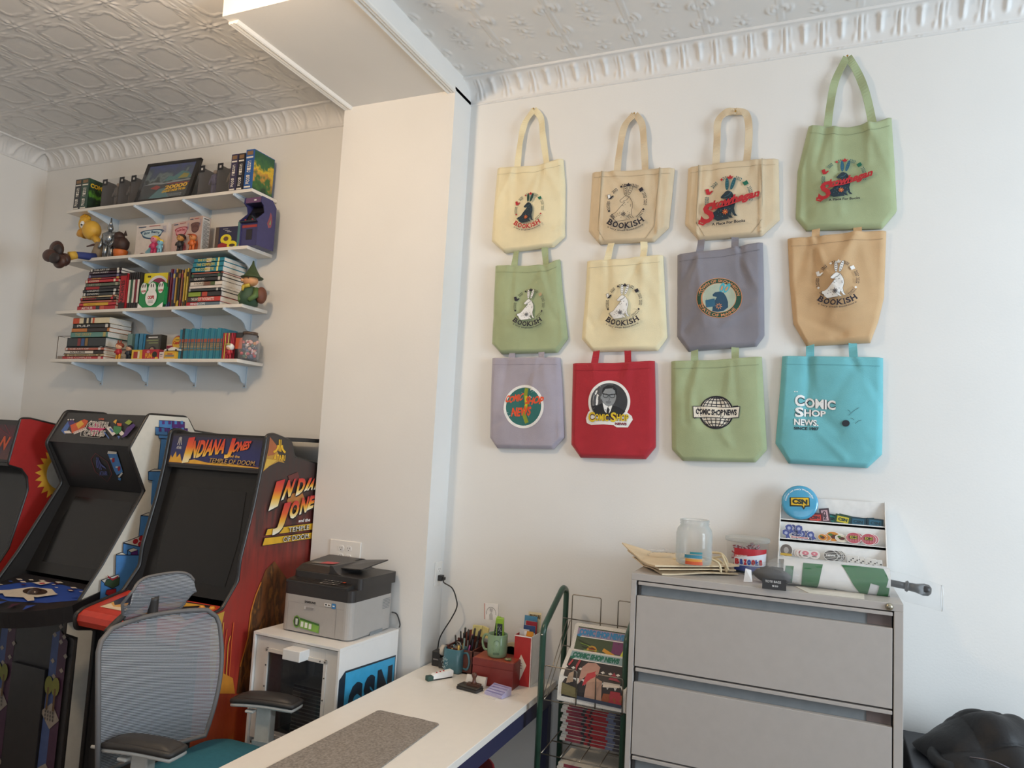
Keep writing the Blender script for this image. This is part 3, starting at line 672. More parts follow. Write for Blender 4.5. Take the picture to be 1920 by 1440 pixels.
def L12(P):
    p = lambda x, y: W2((1440 + x / 5.76, 640 + y / 5.76)); q0 = p(0, 0)
    def tx(t, x0, x1, yb0, yt0, yb1, yt1, mt, bo):
        P.text(t, 0, 0, 1, 1, mt, bold=bo, warp=lambda u, v: p(x0 + (x1 - x0) * u, (yb0 + (yb1 - yb0) * u) * (1 - v) + (yt0 + (yt1 - yt0) * u) * v))
    K = mat('#2b3038', .75)
    for mt, bo in ((K, .075), (WINK, .035)):
        tx('C', 290, 395, 705, 570, 700, 580, mt, bo); tx('OMIC', 400, 730, 712, 605, 745, 640, mt, bo)
        tx('S', 292, 385, 820, 708, 815, 712, mt, bo); tx('HOP', 390, 625, 812, 728, 812, 752, mt, bo); tx("NEWS.", 282, 545, 905, 832, 915, 850, mt, bo - .01 if bo > .05 else bo)
    tx('“', 280, 322, 560, 535, 560, 535, WINK, .02)
    tx('SINCE 1987', 280, 548, 952, 922, 962, 928, K, .035)
    for k, (a, c) in enumerate((((870, 800), (985, 715)), ((890, 830), (930, 850)), ((940, 890), (1010, 850)), ((890, 770), (860, 740)))):
        P.line([p(*a), p((a[0] + c[0]) / 2, (a[1] + c[1]) / 2 - 8), p(*c)], .0012, K)
    P.poly([p(840 + 42 * cos(t), 885 + 36 * sin(t)) for t in np.linspace(0, 2 * pi, 20)[:-1]], K)
BAGS = [
 ('cream tote bag, dark rabbit over red BOOKISH lettering, leftmost of the top row', CRM, ((928, 312), (1051, 293), [(1055, 342), (1054, 440)], (1033, 459), (942, 471), [(925, 347), (917, 449)], [(1000, 309), (1027, 301)]),
  [[(969, 316), (974, 268), (983, 230), (1000, 204)], [(1000, 204), (1013, 220), (1017, 255), (1025, 302)]], L1, 1, 1.0, ()),
 ('natural canvas tote bag with a line-drawn rabbit and black BOOKISH, wide side gussets', NAT, ((1107, 320), (1262, 311), [(1251, 422)], (1223, 449), (1120, 454), [(1105, 357), (1100, 430)], [(1180, 318)]),
  [[(1157, 322), (1161, 280), (1170, 236), (1188, 213)], [(1190, 213), (1203, 232), (1207, 275), (1210, 318)]], L2, 2, .7, (.14, .84)),
 ('natural canvas tote bag with red Skowhegan script over a teal rabbit', NAT, ((1288, 311), (1459, 293.5), [(1461, 407)], (1427, 438), (1308, 447), [(1286, 357), (1282, 417)], [(1370, 301)]),
  [[(1342, 306), (1344, 262), (1346, 226), (1362, 209), (1380, 207)], [(1378, 207), (1398, 212), (1404, 244), (1400, 300)]], L3, 3, .7, (.13, .83)),
 ('large sage green tote bag with red Skowhegan script, highest on the wall', SAGE, ((1516, 231), (1673, 214), [(1679, 310), (1683, 391)], (1655, 424), (1511, 428), [(1495, 316), (1491, 404)], [(1591, 236), (1640, 228)]),
  [[(1551, 238), (1556, 200), (1566, 150), (1588, 105)], [(1590, 105), (1607, 132), (1624, 175), (1636, 228)]], L4, 4, 1.2, ()),
 ('sage green tote bag with a white rabbit and black BOOKISH lettering', SAGE, ((924, 496), (1045, 483), [(1049, 540), (1060, 632)], (1040, 659), (936, 662), [(922, 546), (917, 642)], [(985, 497), (1025, 494)]),
  [[(963, 500), (966, 478), (969, 450)], [(1019, 450), (1021, 475), (1024, 498)]], L5, 5, 1.0, ()),
 ('cream tote bag with a white rabbit and black BOOKISH, hanging above the red bag', CRM, ((1097, 487), (1240, 475), [(1248, 630)], (1230, 655), (1109, 658), [(1094, 547), (1087, 633)], [(1165, 484)]),
  [[(1137, 490), (1143, 464), (1150, 440)], [(1204, 440), (1207, 462), (1205, 484)]], L6, 6, 1.2, ()),
 ('grey tote bag with the round TOWN OF SKOWHEGAN rabbit seal', GREY, ((1267.5, 475), (1429, 451), [(1431, 530), (1432, 627)], (1417, 647), (1288, 657), [(1267, 560), (1267, 630)], [(1350, 466)]),
  [[(1311, 474), (1314, 455), (1316, 430)], [(1378, 425), (1378, 445), (1378, 466)]], L7, 7, 1.5, ()),
 ('tan tote bag with a white rabbit and black BOOKISH, crumpled at the bottom', TAN, ((1476, 444), (1663, 429), [(1659, 554), (1648, 600)], (1633, 640), (1512, 647), [(1480, 530), (1487, 605)], [(1530, 441), (1600, 434)]),
  [[(1529, 446), (1530, 428), (1531, 405)], [(1608, 405), (1608, 420), (1608, 438)]], L8, 8, 1.7, ()),
 ('lilac grey tote bag with a round teal COMIC SHOP NEWS badge, lowest on the left', LILAC, ((918, 670), (1045, 669), [(1049, 716), (1053, 820)], (1033, 842), (928, 840), [(916, 740), (914, 820)], []),
  [[(958, 674), (960, 655), (961, 635)], [(1014, 635), (1014, 655), (1015, 674)]], L9, 9, 1.1, ()),
 ('red tote bag with a black and white portrait of a man in glasses', REDB, ((1070, 680), (1224, 675), [(1226, 760), (1226, 838)], (1207, 861), (1085, 858), [(1068, 760), (1067, 833)], [(1150, 680)]),
  [[(1114, 683), (1118, 655), (1120, 630)], [(1174, 630), (1176, 652), (1178, 680)]], L10, 10, .8, ()),
 ('sage green tote bag with a black and white COMIC SHOP NEWS globe', SAGE, ((1256, 676), (1427, 667), [(1432, 760), (1437, 843)], (1415, 867), (1278, 864), [(1256, 760), (1257, 842)], [(1340, 674)]),
  [[(1302, 680), (1302, 658), (1303, 635)], [(1378, 635), (1378, 655), (1379, 674)]], L11, 11, 1.1, ()),
 ('turquoise tote bag with white COMIC SHOP NEWS lettering, SINCE 1987', TURQ, ((1466, 666), (1657, 669), [(1657, 760), (1655, 852)], (1627, 878), (1478, 869), [(1462, 727), (1453, 831)], []),
  [[(1519, 671), (1519, 650), (1521, 625)], [(1599, 625), (1599, 645), (1601, 672)]], L12, 12, 1.0, ()),
]
for a in BAGS: bag(*a)
for (x, y), t in (((1000, 203), 'brass push pin holding the straps of the cream bag with the dark rabbit'), ((1189, 212), 'brass push pin holding the straps of the gusseted BOOKISH bag'),
                  ((1379, 208), 'brass push pin through the crumpled strap of the Skowhegan canvas bag'), ((1589, 104), 'brass push pin holding the highest sage green bag')):
    p = py(x, y, 3.22); b = MB(); b.lathe([(.0008, .028), (.0012, 0), (.004, -.001), (.0045, -.003), (.003, -.005), (0, -.0055)], (0, 0, 0), mat('#b08a4a', .35, metal=.9), n=12, axis='Y')
    o = b.build('push_pin'); o.location = (p.x, 3.224, p.z); tag(o, t, 'pin', 'push pins on the bag wall')
# ================================================================== the four wall shelves and what stands on them
SZ = [3.155, 2.827, 2.497, 2.190]                     # shelf tops
SN = ['top', 'second', 'third', 'bottom']; SX0, SX1, SY = -4.5, -2.965, 3.045
SHELF = mat('#e4ded4', 0.5, var=0.01); BRK = mat('#c9d5de', 0.4, var=0.01)
for k, z in enumerate(SZ):
    b = MB(); b.box(SX0, SX1, SY, 3.248, z - .019, z, SHELF); o = b.build('wall_shelf', bev=.0015)
    tag(o, ['white wall shelf holding the framed poster, highest of the four', 'white wall shelf under the cereal boxes, second from the top', 'white wall shelf under the three teal books, third from the top', 'lowest white wall shelf, with gumball jar'][k], 'shelf', 'white shelves on the left wall')
    for j, x in enumerate((-4.285, -3.88, -3.48, -3.09)):
        r = empty('shelf_bracket', (x, 3.25, z - .019), 'white bracket %s from the left under the %s shelf' % (ORD[j], SN[k]), 'bracket', 'curved white shelf brackets')
        b = MB(); b.prism([(-.004, 0), (-.232, 0) if False else (-.214, 0), (-.214, -.014), (-.12, -.034), (-.075, -.046), (-.05, -.062), (-.034, -.09), (-.022, -.098), (-.004, -.1)], -.004, .004, 'X', BRK)
        b.build('arm', r, bev=.001)
        b = MB(); b.box(-.011, .011, -.004, 0, -.125, 0, BRK); b.box(-.011, .011, -.2, -.004, -.003, 0, BRK); b.build('mounting_strip', r)
        b = MB(); b.box(-.004, .004, -.006, -.004, -.118, -.110, mat('#8f7f72', .4, metal=.5)); b.build('screw', r)

def thing(b, name, label, cat, group=None, **k):
    """one mesh as a thing; its origin goes to its own foot"""
    xs_ = [p[0] for p in b.v]; ys_ = [p[1] for p in b.v]; zs_ = [p[2] for p in b.v]
    loc = ((min(xs_) + max(xs_)) / 2, (min(ys_) + max(ys_)) / 2, min(zs_))
    return tag(b.build(name, loc=loc, **k), label, cat, group)
def sx(x, y, Y=3.07): return py(x, y, Y).x

def book_flat(x0, x1, z0, z1, y0, y1, cover, spine=None, label='', group=None, band=None):
    """a book lying down, spine to the front; its pages show on the right side"""
    b = MB(); t = min(.0022, (z1 - z0) * .2); cm = mat(cover, .45, coat=.15)
    b.box(x0, x1, y0, y0 + .002, z0, z1, cm); b.box(x0, x1, y0, y1, z0, z0 + t, cm); b.box(x0, x1, y0, y1, z1 - t, z1, cm)
    P = face_print(b, x0, x1, y0, z0, z1, .0004)
    if band:
        for (u0, u1, c) in band: P.rect(u0, .06, u1, .94, mat(c, .5))
    if spine:
        for (t_, u0, u1, v0, v1, c) in spine: P.text(t_, u0, v0, u1, v1, mat(c, .5), bold=.02)
    o = thing(b, 'book', label, 'book', group)
    p = MB(); p.box(x0 + .004, x1 - .0015, y0 + .002, y1 - .003, z0 + t, z1 - t, PAGE); world_build(p, 'pages', o); return o
def book_up(x0, x1, z0, z1, y0, y1, cover, spine=None, label='', group=None, name='book', bands=None, pages=True):
    b = MB(); t = min(.0015, (x1 - x0) * .2); cm = mat(cover, .45, coat=.15)
    b.box(x0, x1, y0, y0 + .002, z0, z1, cm); b.box(x0, x0 + t, y0, y1, z0, z1, cm); b.box(x1 - t, x1, y0, y1, z0, z1, cm)
    P = face_print(b, x0, x1, y0, z0, z1, .0004)
    for (v0, v1, c) in bands or (): P.rect(.04, v0, .96, v1, mat(c, .5))
    for (t_, v0, v1, u0, u1, c) in spine or ():       # lettering that runs up the spine
        P.text(t_, 0, 0, 1, 1, mat(c, .5), bold=.02, warp=lambda u, v, a=v0, d=v1, e=u0, g_=u1: (g_ - (g_ - e) * v, a + (d - a) * u) if False else (e + (g_ - e) * (1 - v), a + (d - a) * u))
    o = thing(b, name, label, 'book', group)
    if pages: p = MB(); p.box(x0 + t, x1 - t, y0 + .002, y1 - .002, z0 + .002, z1 - .003, PAGE); world_build(p, 'pages', o)
    return o

# ---------- top shelf
z = SZ[0]
def comicbox(x0, x1, y0, y1, h, col, art, label, vert, name='boxed_set', title=None, cover=True, tcol='#e6dfd2'):
    b = MB(); cm = mat(col, .35, coat=.3); b.box(x0, x1, y0, y1, z, z + h, cm)
    P = face_print(b, x0, x1, y0, z, z + h)
    P.rect(.15, .86, .85, .96, mat('#8a6a4a' if vert else col, .5)); P.rect(.1, .78, .9, .82, mat(tcol, .5))
    n = len(vert)
    for i, ch in enumerate(vert):
        if ch != ' ': P.text(ch, .28, .72 - .60 * (i + 1) / n, .72, .72 - .60 * (i + .15) / n, mat(tcol, .5), bold=.03)
    P.rect(.12, .03, .88, .07, mat(tcol, .5))
    if cover:
        P = side_print(b, x1, y0, y1, z, z + h); P.rect(.02, .02, .98, .98, art)
        if title: P.text(title, .08, .72, .92, .86, mat('#e0b62a', .5), bold=.05)
    return thing(b, name, label, 'box', 'comic book boxes on the top shelf', bev=.001)
green_art = ramp_mat('art_green', [(0, '#1c1c24'), (.35, '#2a3f2a'), (.55, '#5f9a35'), (.7, '#20301f'), (1, '#2b4a38')], 'Z', 0, .2, noise=1.2, nscale=22)
jungle = ramp_mat('art_jungle', [(0, '#1f3a24'), (.3, '#3c6a34'), (.45, '#b9863a'), (.6, '#d9b430'), (.75, '#3b6b3c'), (1, '#24553c')], 'Z', 0, .22, noise=1.4, nscale=16)
dark_art = ramp_mat('art_dark', [(0, '#5a4a40'), (.4, '#29262c'), (.7, '#454050'), (1, '#1f1d22')], 'Z', 0, .2, noise=1.3, nscale=20)
# left pair
xa, xb, xc = sx(143, 360), sx(155, 360), sx(168, 360)
comicbox(xa, xb - .001, 3.06, 3.2, .205, '#272a2a', green_art, 'black boxed set with white COMIC BOOK spine, leftmost on the top shelf', 'COMIC BOOK', cover=False)
comicbox(xb, xc, 3.06, 3.2, .205, '#2c4a3a', green_art, 'dark green COMIC BOOK box with a green and black side', 'COMIC BOOK', title='COMIC')
# window boxes with figures behind plastic
def winbox(x0, x1, label, fcol, red=False, k=0):
    e = empty('window_box', ((x0 + x1) / 2, 3.14, z), label, 'box', 'clear fronted figure boxes on the top shelf')
    b = MB(); b.box(x0, x1, 3.19, 3.2, z, z + .19, mat('#6a625e', .5)); b.box(x0, x0 + .004, 3.08, 3.19, z, z + .19, mat('#4d4745', .5)); b.box(x0, x1, 3.08, 3.19, z, z + .004, mat('#4d4745', .5))
    b.box(x0, x1, 3.19, 3.2, z + .165, z + .205, mat('#5c5552', .5)); world_build(b, 'backing_card', e)
    b = MB(); b.box(x0 + .004, x1, 3.08, 3.081, z + .004, z + .19, CLEAR); b.box(x1 - .001, x1, 3.08, 3.19, z + .004, z + .19, CLEAR); b.box(x0 + .004, x1, 3.08, 3.19, z + .189, z + .19, CLEAR); world_build(b, 'plastic_window', e)
    b = MB(); b.box(x0 + .003, x0 + .045, 3.0785, 3.0795, z + .15, z + .19, mat('#242225', .4)); P = face_print(b, x0 + .003, x0 + .045, 3.0785, z + .15, z + .19); P.text('XX', .3, .3, .75, .7, WHITE, bold=.04) if False else P.rect(.35, .3, .7, .65, mat('#c9c4be', .5)); world_build(b, 'corner_label', e)
    if red: b = MB(); b.box(x1 - .055, x1 - .003, 3.185, 3.188, z + .105, z + .155, mat('#a3211f', .45)); P = face_print(b, x1 - .055, x1 - .003, 3.185, z + .105, z + .155); P.rect(.2, .3, .8, .7, mat('#d8a52a', .5)); world_build(b, 'red_card', e)
    b = MB(); cx = (x0 + x1) / 2 + .01; m1 = mat(fcol, .6); zz = z + .015
    for s in (-1, 1): b.tube([(cx + s * .016, 3.13, zz), (cx + s * .013, 3.13, zz + .04), (cx + s * .01, 3.13, zz + .075)], [.008, .009, .011], m1)
    b.tube([(cx, 3.13, zz + .07), (cx, 3.13, zz + .1), (cx, 3.13, zz + .125), (cx, 3.13, zz + .135)], [.016, .02, .021, .008], m1, n=10)
    for s in (-1, 1): b.tube([(cx + s * .02, 3.13, zz + .125), (cx + s * .03, 3.125, zz + .095), (cx + s * .026, 3.115, zz + .07)], [.007, .006, .005], m1)
    b.ball((cx, 3.13, zz + .15), .012, mat('#a08c7c', .6), n=10, m=8); world_build(b, 'toy_figure', e)
CLEAR = glass('clear_plastic', (.6, .6, .6, 1), .06)
for k, (a, c, lab, fc, rd) in enumerate(((189, 218, 'clear fronted figure box beside the green comic box', '#5b524c', False), (220, 240, 'clear fronted figure box with a red card, left of the framed poster', '#5a5350', True), (242, 264, 'clear fronted figure box with a red figure, touching the poster', '#8e4446', True),
                                      (368, 400, 'clear fronted box with a purple and white figure right of the poster', '#514a6a', True), (402, 432, 'clear fronted box beside the twin comic book spines', '#6a5d50', False))):
    winbox(sx(a, 350), sx(c, 350), lab, fc, rd, k)
# framed poster leaning on the wall
pl = [py(257, 374, 3.075), py(352, 363, 3.075), py(369, 285, 3.16), py(266, 292, 3.16)]
xL, xR = pl[0].x + .0, pl[1].x; hgt = .285; tilt = math.atan2(.075, .275)
e = empty('framed_poster', ((xL + xR) / 2, 3.075, z), 'black framed 20000 LEAGUES poster leaning on the top shelf', 'picture')
e.rotation_euler = (-tilt, 0, radians(2)); w2 = (xR - xL) / 2 + .005; zz = hgt
b = MB()
for q in ((-w2, -w2 + .022, 0, zz), (w2 - .03, w2, 0, zz), (-w2, w2, 0, .018), (-w2, w2, zz - .02, zz)): b.box(q[0], q[1], -.012, .008, q[2], q[3], PLASTIC_BLACK)
b.build('frame', e, bev=.002)
sea = ramp_mat('art_sea', [(0, '#2a4448'), (.3, '#3a3a3c'), (.5, '#2f3a3e'), (.62, '#6f7f80'), (.72, '#3b4a60'), (1, '#3f4f8a')], 'Z', 0, .28, noise=1.1, nscale=14)
b = MB(); b.box(-w2 + .02, w2 - .025, -.004, 0, .015, zz - .018, sea); P = Print(b, lambda u, v, l: (-w2 + .022 + (2 * w2 - .052) * u, -.004 - l, .018 + (zz - .038) * v))
P.poly([(.0, .42), (.2, .5), (.45, .46), (.7, .5), (1, .52), (1, .48), (.7, .455), (.4, .42), (.2, .44)], mat('#8b9296', .6))
P.poly([(.42, .5), (.5, .66), (.6, .62), (.75, .78), (.92, .7), (.98, .55), (.8, .54), (.6, .52)], mat('#4d7f80', .6)); P.poly([(.7, .55), (.8, .7), (.92, .66), (.9, .56)], mat('#9a8f3c', .6))
P.poly([(.2, .0), (.38, .28), (.5, .3), (.62, .05), (.7, 0)], mat('#4f7a80', .6)); P.poly([(.18, .32), (.3, .4), (.4, .34), (.33, .26)], mat('#9c3a34', .6)); P.rect(.52, .4, .98, .43, mat('#8e2f32', .6))
P.text('20000', 0, 0, 1, 1, YEL, bold=.04, warp=lambda u, v: (.5 + .46 * u, .24 + .05 * u + .12 * v)); P.text('LEAGUES UNDER THE SEA', 0, 0, 1, 1, YEL, bold=.04, warp=lambda u, v: (.47 + .48 * u, .15 + .05 * u + .07 * v))
for k in range(3): P.rect(.6, .04 + k * .03, .9, .05 + k * .03, mat('#9aa3a6', .6))
b.build('poster_print', e)
b = MB(); b.box(-w2 + .02, w2 - .025, -.008, -.0065, .015, zz - .018, CLEAR); b.build('glazing', e)
# the three comic boxes on the right
comicbox(sx(434, 330), sx(446, 330), 3.06, 3.2, .222, '#3a3350', dark_art, 'purple COMIC BOOK box, left of the twin spines', 'COMIC BOOK', cover=False)
comicbox(sx(447, 330), sx(459, 330), 3.06, 3.2, .222, '#2b2830', dark_art, 'black COMIC BOOK box, right of the twin spines', 'COMIC BOOK')
comicbox(sx(463, 330), sx(479, 330) - .002, 3.05, 3.215, .232, '#27589a', jungle, 'blue COMIC BOOK box with a yellow and green jungle side, at the shelf end', 'COMIC BOOK')

# ---------- second shelf
z = SZ[1]
# seated long-nosed yellow doll with huge brown shoes sticking out over the shelf end
e = empty('doll', (-4.33, 3.12, z), 'yellow headed doll with big brown shoes sticking out past the shelf end', 'toy')
ys = mat('#d9a93f', .5); b = MB()
hp = lambda x, y, Y=3.1: py(x, y, Y)
c = hp(172, 432); b.ball(c, .062, ys, n=20, m=14, sc=(.95, .85, 1.0)); b.ball(hp(160, 421), .045, ys, n=16, m=12, sc=(.8, .9, 1.2))
b.tube([hp(160, 438), hp(152, 437), hp(147, 441)], [.034, .027, .014], mat('#d3993a', .5), n=12); b.tube([hp(178, 446), hp(186, 456)], [.025, .02], ys)
world_build(b, 'head', e)
b = MB()
for k in range(5): b.ball(hp(154 + k * 3.2, 404 + abs(k - 2) * 2.2), .013, mat('#e0a82a', .6), n=8, m=6)
world_build(b, 'hair', e)
b = MB(); b.ball(hp(154.5, 421, 3.06), .02, WHITE, n=12, m=8, sc=(.8, .6, 1.2)); b.ball(hp(153, 421.5, 3.045), .006, BLACK, n=8, m=6); world_build(b, 'eye', e)
b = MB(); b.tube([hp(187, 455), hp(185, 468), hp(180, 484)], [.022, .032, .034], mat('#8c7a64', .8), n=12); b.tube([hp(187, 460), hp(176, 459), hp(163, 462)], [.011, .008, .004], mat('#5a3a34', .7))
world_build(b, 'torso', e)
b = MB(); b.tube([hp(178, 482, 3.08), hp(160, 480, 3.02), hp(142, 478, 2.95)], [.024, .023, .02], mat('#33407c', .7), n=12); world_build(b, 'trouser_leg', e)
b = MB(); b.tube([hp(143, 478, 2.955), hp(130, 480, 2.92)], [.0235, .026], mat('#d9ae44', .7), n=12); world_build(b, 'sock', e)
for (p0, p1, p2, nm) in (((128, 480), (104, 466), (102, 468), 0), ((128, 486), (110, 493), (92, 478), 1)):
    b = MB(); sh = mat('#4a3028', .45); a, c_, d_ = hp(*p0, 2.9), hp(*p1, 2.88), hp(*p2, 2.87)
    if nm == 0: b.ball(hp(106, 468, 2.86), .052, sh, sc=(1.0, .6, 1.05)); b.ball(hp(120, 487, 2.89), .045, sh, sc=(.95, .7, .9)); b.ball(hp(108, 470, 2.83), .040, mat('#332b2a', .6), sc=(.9, .5, .95))
    else: b.ball(hp(93, 479, 2.80), .046, sh, sc=(1.15, .6, .85)); b.ball(hp(112, 490, 2.83), .045, sh, sc=(1.1, .6, .95)); b.ball(hp(102, 484, 2.79), .036, mat('#332b2a', .6), sc=(1.2, .5, .9))
    world_build(b, 'shoe', e)
# silver armour figure
cx = sx(203, 470, 3.1)
e = empty('figurine', (cx, 3.1, z), 'shiny silver suited figurine standing in front of the yellow doll', 'figurine'); sv = mat('#8f9396', .25, metal=.85, var=.3, scale=60)
b = MB()
for s in (-1, 1): b.tube([(cx + s * .03, 3.1, z), (cx + s * .028, 3.1, z + .05), (cx + s * .02, 3.1, z + .1)], [.014, .016, .022], sv)
b.build and world_build(b, 'leg_pair', e)
b = MB(); b.tube([(cx, 3.1, z + .09), (cx, 3.1, z + .12), (cx, 3.1, z + .155), (cx, 3.1, z + .175)], [.03, .036, .045, .02], sv, n=14); b.ball((cx - .04, 3.1, z + .155), .02, sv); b.ball((cx + .04, 3.1, z + .155), .02, sv)
for s in (-1, 1): b.tube([(cx + s * .045, 3.1, z + .155), (cx + s * .055, 3.09, z + .11), (cx + s * .045, 3.07, z + .07)], [.013, .011, .009], sv)
world_build(b, 'torso', e)
b = MB(); b.ball((cx, 3.1, z + .2), .02, sv, sc=(.9, .9, 1.2)); b.lathe([(.016, .21), (.006, .24), (.004, .265)], (cx, 3.1, z), sv, n=10); world_build(b, 'head', e)
# brown furry toy on an orange stand
cx = sx(226, 470, 3.11)
e = empty('figurine', (cx, 3.11, z), 'dark brown eared figurine on a ribbed orange cup beside the cereal box', 'figurine')
b = MB(); b.lathe([(.034, 0), (.042, .05), (.040, .055)], (cx, 3.11, z), mat('#c9692a', .5), n=22); b.v = [(p[0] + (.0015 if i % 2 else -.001) * (1 if p[0] > cx else -1), p[1], p[2]) for i, p in enumerate(b.v)]; world_build(b, 'cup', e)
fur = mat('#3c2720', .6, var=.3, scale=80)
b = MB(); b.ball((cx, 3.11, z + .095), .05, fur, sc=(1, .9, 1.0), fn=lambda d: 1 + .04 * sin(d.x * 30) * sin(d.z * 25)); b.ball((cx - .01, 3.1, z + .14), .032, fur)
for s in (-1, 1): b.lathe([(.012, 0), (.001, .03)], (cx + s * .028, 3.11, z + .15), fur, n=8)
world_build(b, 'body', e)
# cereal boxes
def cereal(x0, x1, y0, y1, h, rz, col, logo, words, label, panel=False):
    e = MB(); cxx = (x0 + x1) / 2; w = (x1 - x0) / 2; e.T = at((cxx, y0, z), rz)
    e.box(-w, w, 0, y1 - y0, 0, h, mat(col, .45)); P = Print(e, lambda u, v, l: (-w + 2 * w * u, -l, h * v)); lm = mat(logo, .5)
    P.poly([(.5 + .36 * cos(a) * (1 + .08 * sin(5 * a)), .72 + .15 * sin(a) + .03 * cos(2 * a)) for a in np.linspace(0, 2 * pi, 40)[:-1]], lm)
    P.poly([(.5 + .31 * cos(a), .72 + .115 * sin(a) + .02 * cos(2 * a)) for a in np.linspace(0, 2 * pi, 30)[:-1]], mat(words[1], .5))
    P.text(words[0], 0, 0, 1, 1, lm, bold=.04, warp=lambda u, v: (.25 + .5 * u, .66 + .1 * v + .04 * sin(pi * u)))
    P.rect(.06, .92, .3, .95, mat('#41506a', .5)); P.rect(.4, .93, .75, .95, mat('#b0605a', .5))
    for k in range(7): P.rect(.83, .9 - k * .03, .95, .91 - k * .03, mat('#9a94b0', .5))
    P.poly([(.1, .0), (.12, .09), (.25, .14), (.4, .1), (.42, 0)], mat('#5d3a33', .6))
    P.poly([(.4, 0), (.36, .16), (.5, .3), (.62, .22), (.8, .34), (.9, .2), (.84, 0)], mat(words[2], .6))
    if panel:
        P = Print(e, lambda u, v, l: (w + l, (y1 - y0) * u, h * v)); P.rect(.06, .02, .94, .98, mat('#c9c7c3', .5)); K = mat('#4a4846', .6)
        P.text('FACTS', .2, .92, .8, .96, K, bold=.04) if False else P.rect(.2, .92, .8, .95, K)
        for k in range(22): P.rect(.12, .86 - k * .036, .88 if k % 3 else .6, .872 - k * .036, K)
    return thing(e, 'cereal_box', label, 'cereal box', 'monster cereal boxes on the second shelf', bev=.0008)
cereal(sx(241, 465), sx(300, 465), 3.115, 3.165, .205, 0, '#d9cfc8', '#27506e', ('Boo Berry', '#bcd0d6', '#6f9fb0'), 'white cereal box with a dark blue bubble logo')
cereal(sx(304, 462), sx(343, 462) + .005, 3.12, 3.17, .205, radians(-9), '#cfb4ae', '#a82f3e', ('Franken Berry', '#d99aa0', '#c0606a'), 'pinkish cereal box with a red bubble logo, in the middle')
cereal(sx(345, 460), sx(371, 458), 3.09, 3.15, .215, radians(-4), '#c0a498', '#5a3a3a', ('Count Chocula', '#6d4a44', '#b5603a'), 'brown logo cereal box showing its white printed side', panel=True)
def figurine(cx, cy, h, body, head, hat, label, hatc=None, arms=True, zz=None, legs=None, face=True, name='figurine'):
    zz = z if zz is None else zz; e = empty(name, (cx, cy, zz), label, 'figurine', None)
    bm_, hm_ = mat(body, .45), mat(head, .5); b = MB()
    for s in (-1, 1): b.tube([(cx + s * h * .12, cy, zz), (cx + s * h * .11, cy, zz + h * .2), (cx + s * h * .08, cy, zz + h * .34)], [h * .08, h * .07, h * .08], mat(legs or body, .5), n=10)
    b.tube([(cx, cy, zz + h * .28), (cx, cy, zz + h * .42), (cx, cy, zz + h * .58), (cx, cy, zz + h * .64)], [h * .15, h * .17, h * .15, h * .07], bm_, n=14)
    if arms:
        for s in (-1, 1): b.tube([(cx + s * h * .14, cy, zz + h * .57), (cx + s * h * .25, cy - h * .02, zz + h * .5), (cx + s * h * .27, cy - h * .05, zz + h * .38)], [h * .06, h * .05, h * .04], bm_)
    world_build(b, 'body', e); b = MB()
    b.ball((cx, cy, zz + h * .78), h * .2, hm_, sc=(1.1, 1, 1))
    if face:
        for s in (-1, 1): b.ball((cx + s * h * .08 + h * .03, cy - h * .185, zz + h * .79), h * .025, BLACK, n=8, m=6)
    world_build(b, 'head', e)
    if hat:
        b = MB(); hc = mat(hatc, .55)
        if hat == 'cap': b.ball((cx, cy + h * .02, zz + h * .87), h * .2, hc, sc=(1.1, 1, .65)); b.box(cx - h * .14, cx + h * .14, cy - h * .3, cy - h * .12, zz + h * .88, zz + h * .91, hc)
        if hat == 'hair': b.ball((cx, cy + h * .05, zz + h * .85), h * .22, hc, sc=(1.1, 1, .8))
        if hat == 'helmet': b.ball((cx, cy + h * .05, zz + h * .82), h * .25, hc, sc=(1.1, 1, 1.0)); b.tube([(cx - h * .17, cy - h * .17, zz + h * .97), (cx, cy - h * .2, zz + h * .98), (cx + h * .17, cy - h * .17, zz + h * .97)], h * .05, mat('#b9b05a', .3))
        if hat == 'ears': b.ball((cx, cy + h * .05, zz + h * .85), h * .23, hc, sc=(1.1, 1, .8)); [b.ball((cx + s * h * .12, cy + .0, zz + h * 1.04), h * .08, hc, sc=(.6, .5, 1.6)) for s in (-1, 1)]
        world_build(b, 'hair' if hat == 'hair' else 'hat', e)
    return e
figurine(sx(287, 465, 3.07), 3.075, .115, '#c23a6a', '#d9809a', 'hair', 'small pink and crimson figurine with yellow hair before the cereal boxes', '#d9a92e')
figurine(sx(299, 466, 3.06), 3.062, .085, '#7fb2c4', '#84b8c8', 'cap', 'small pale blue figurine with a yellow cap before the cereal boxes', '#e0c03a')
figurine(sx(336, 462, 3.07), 3.075, .11, '#2c292c', '#c08a4a', 'hair', 'small black suited figurine with dark hair before the pink cereal box', '#3a2c28')
figurine(sx(360, 460, 3.06), 3.06, .1, '#c9652c', '#c9824a', 'cap', 'small orange figurine before the box with the brown logo', '#b3502a')
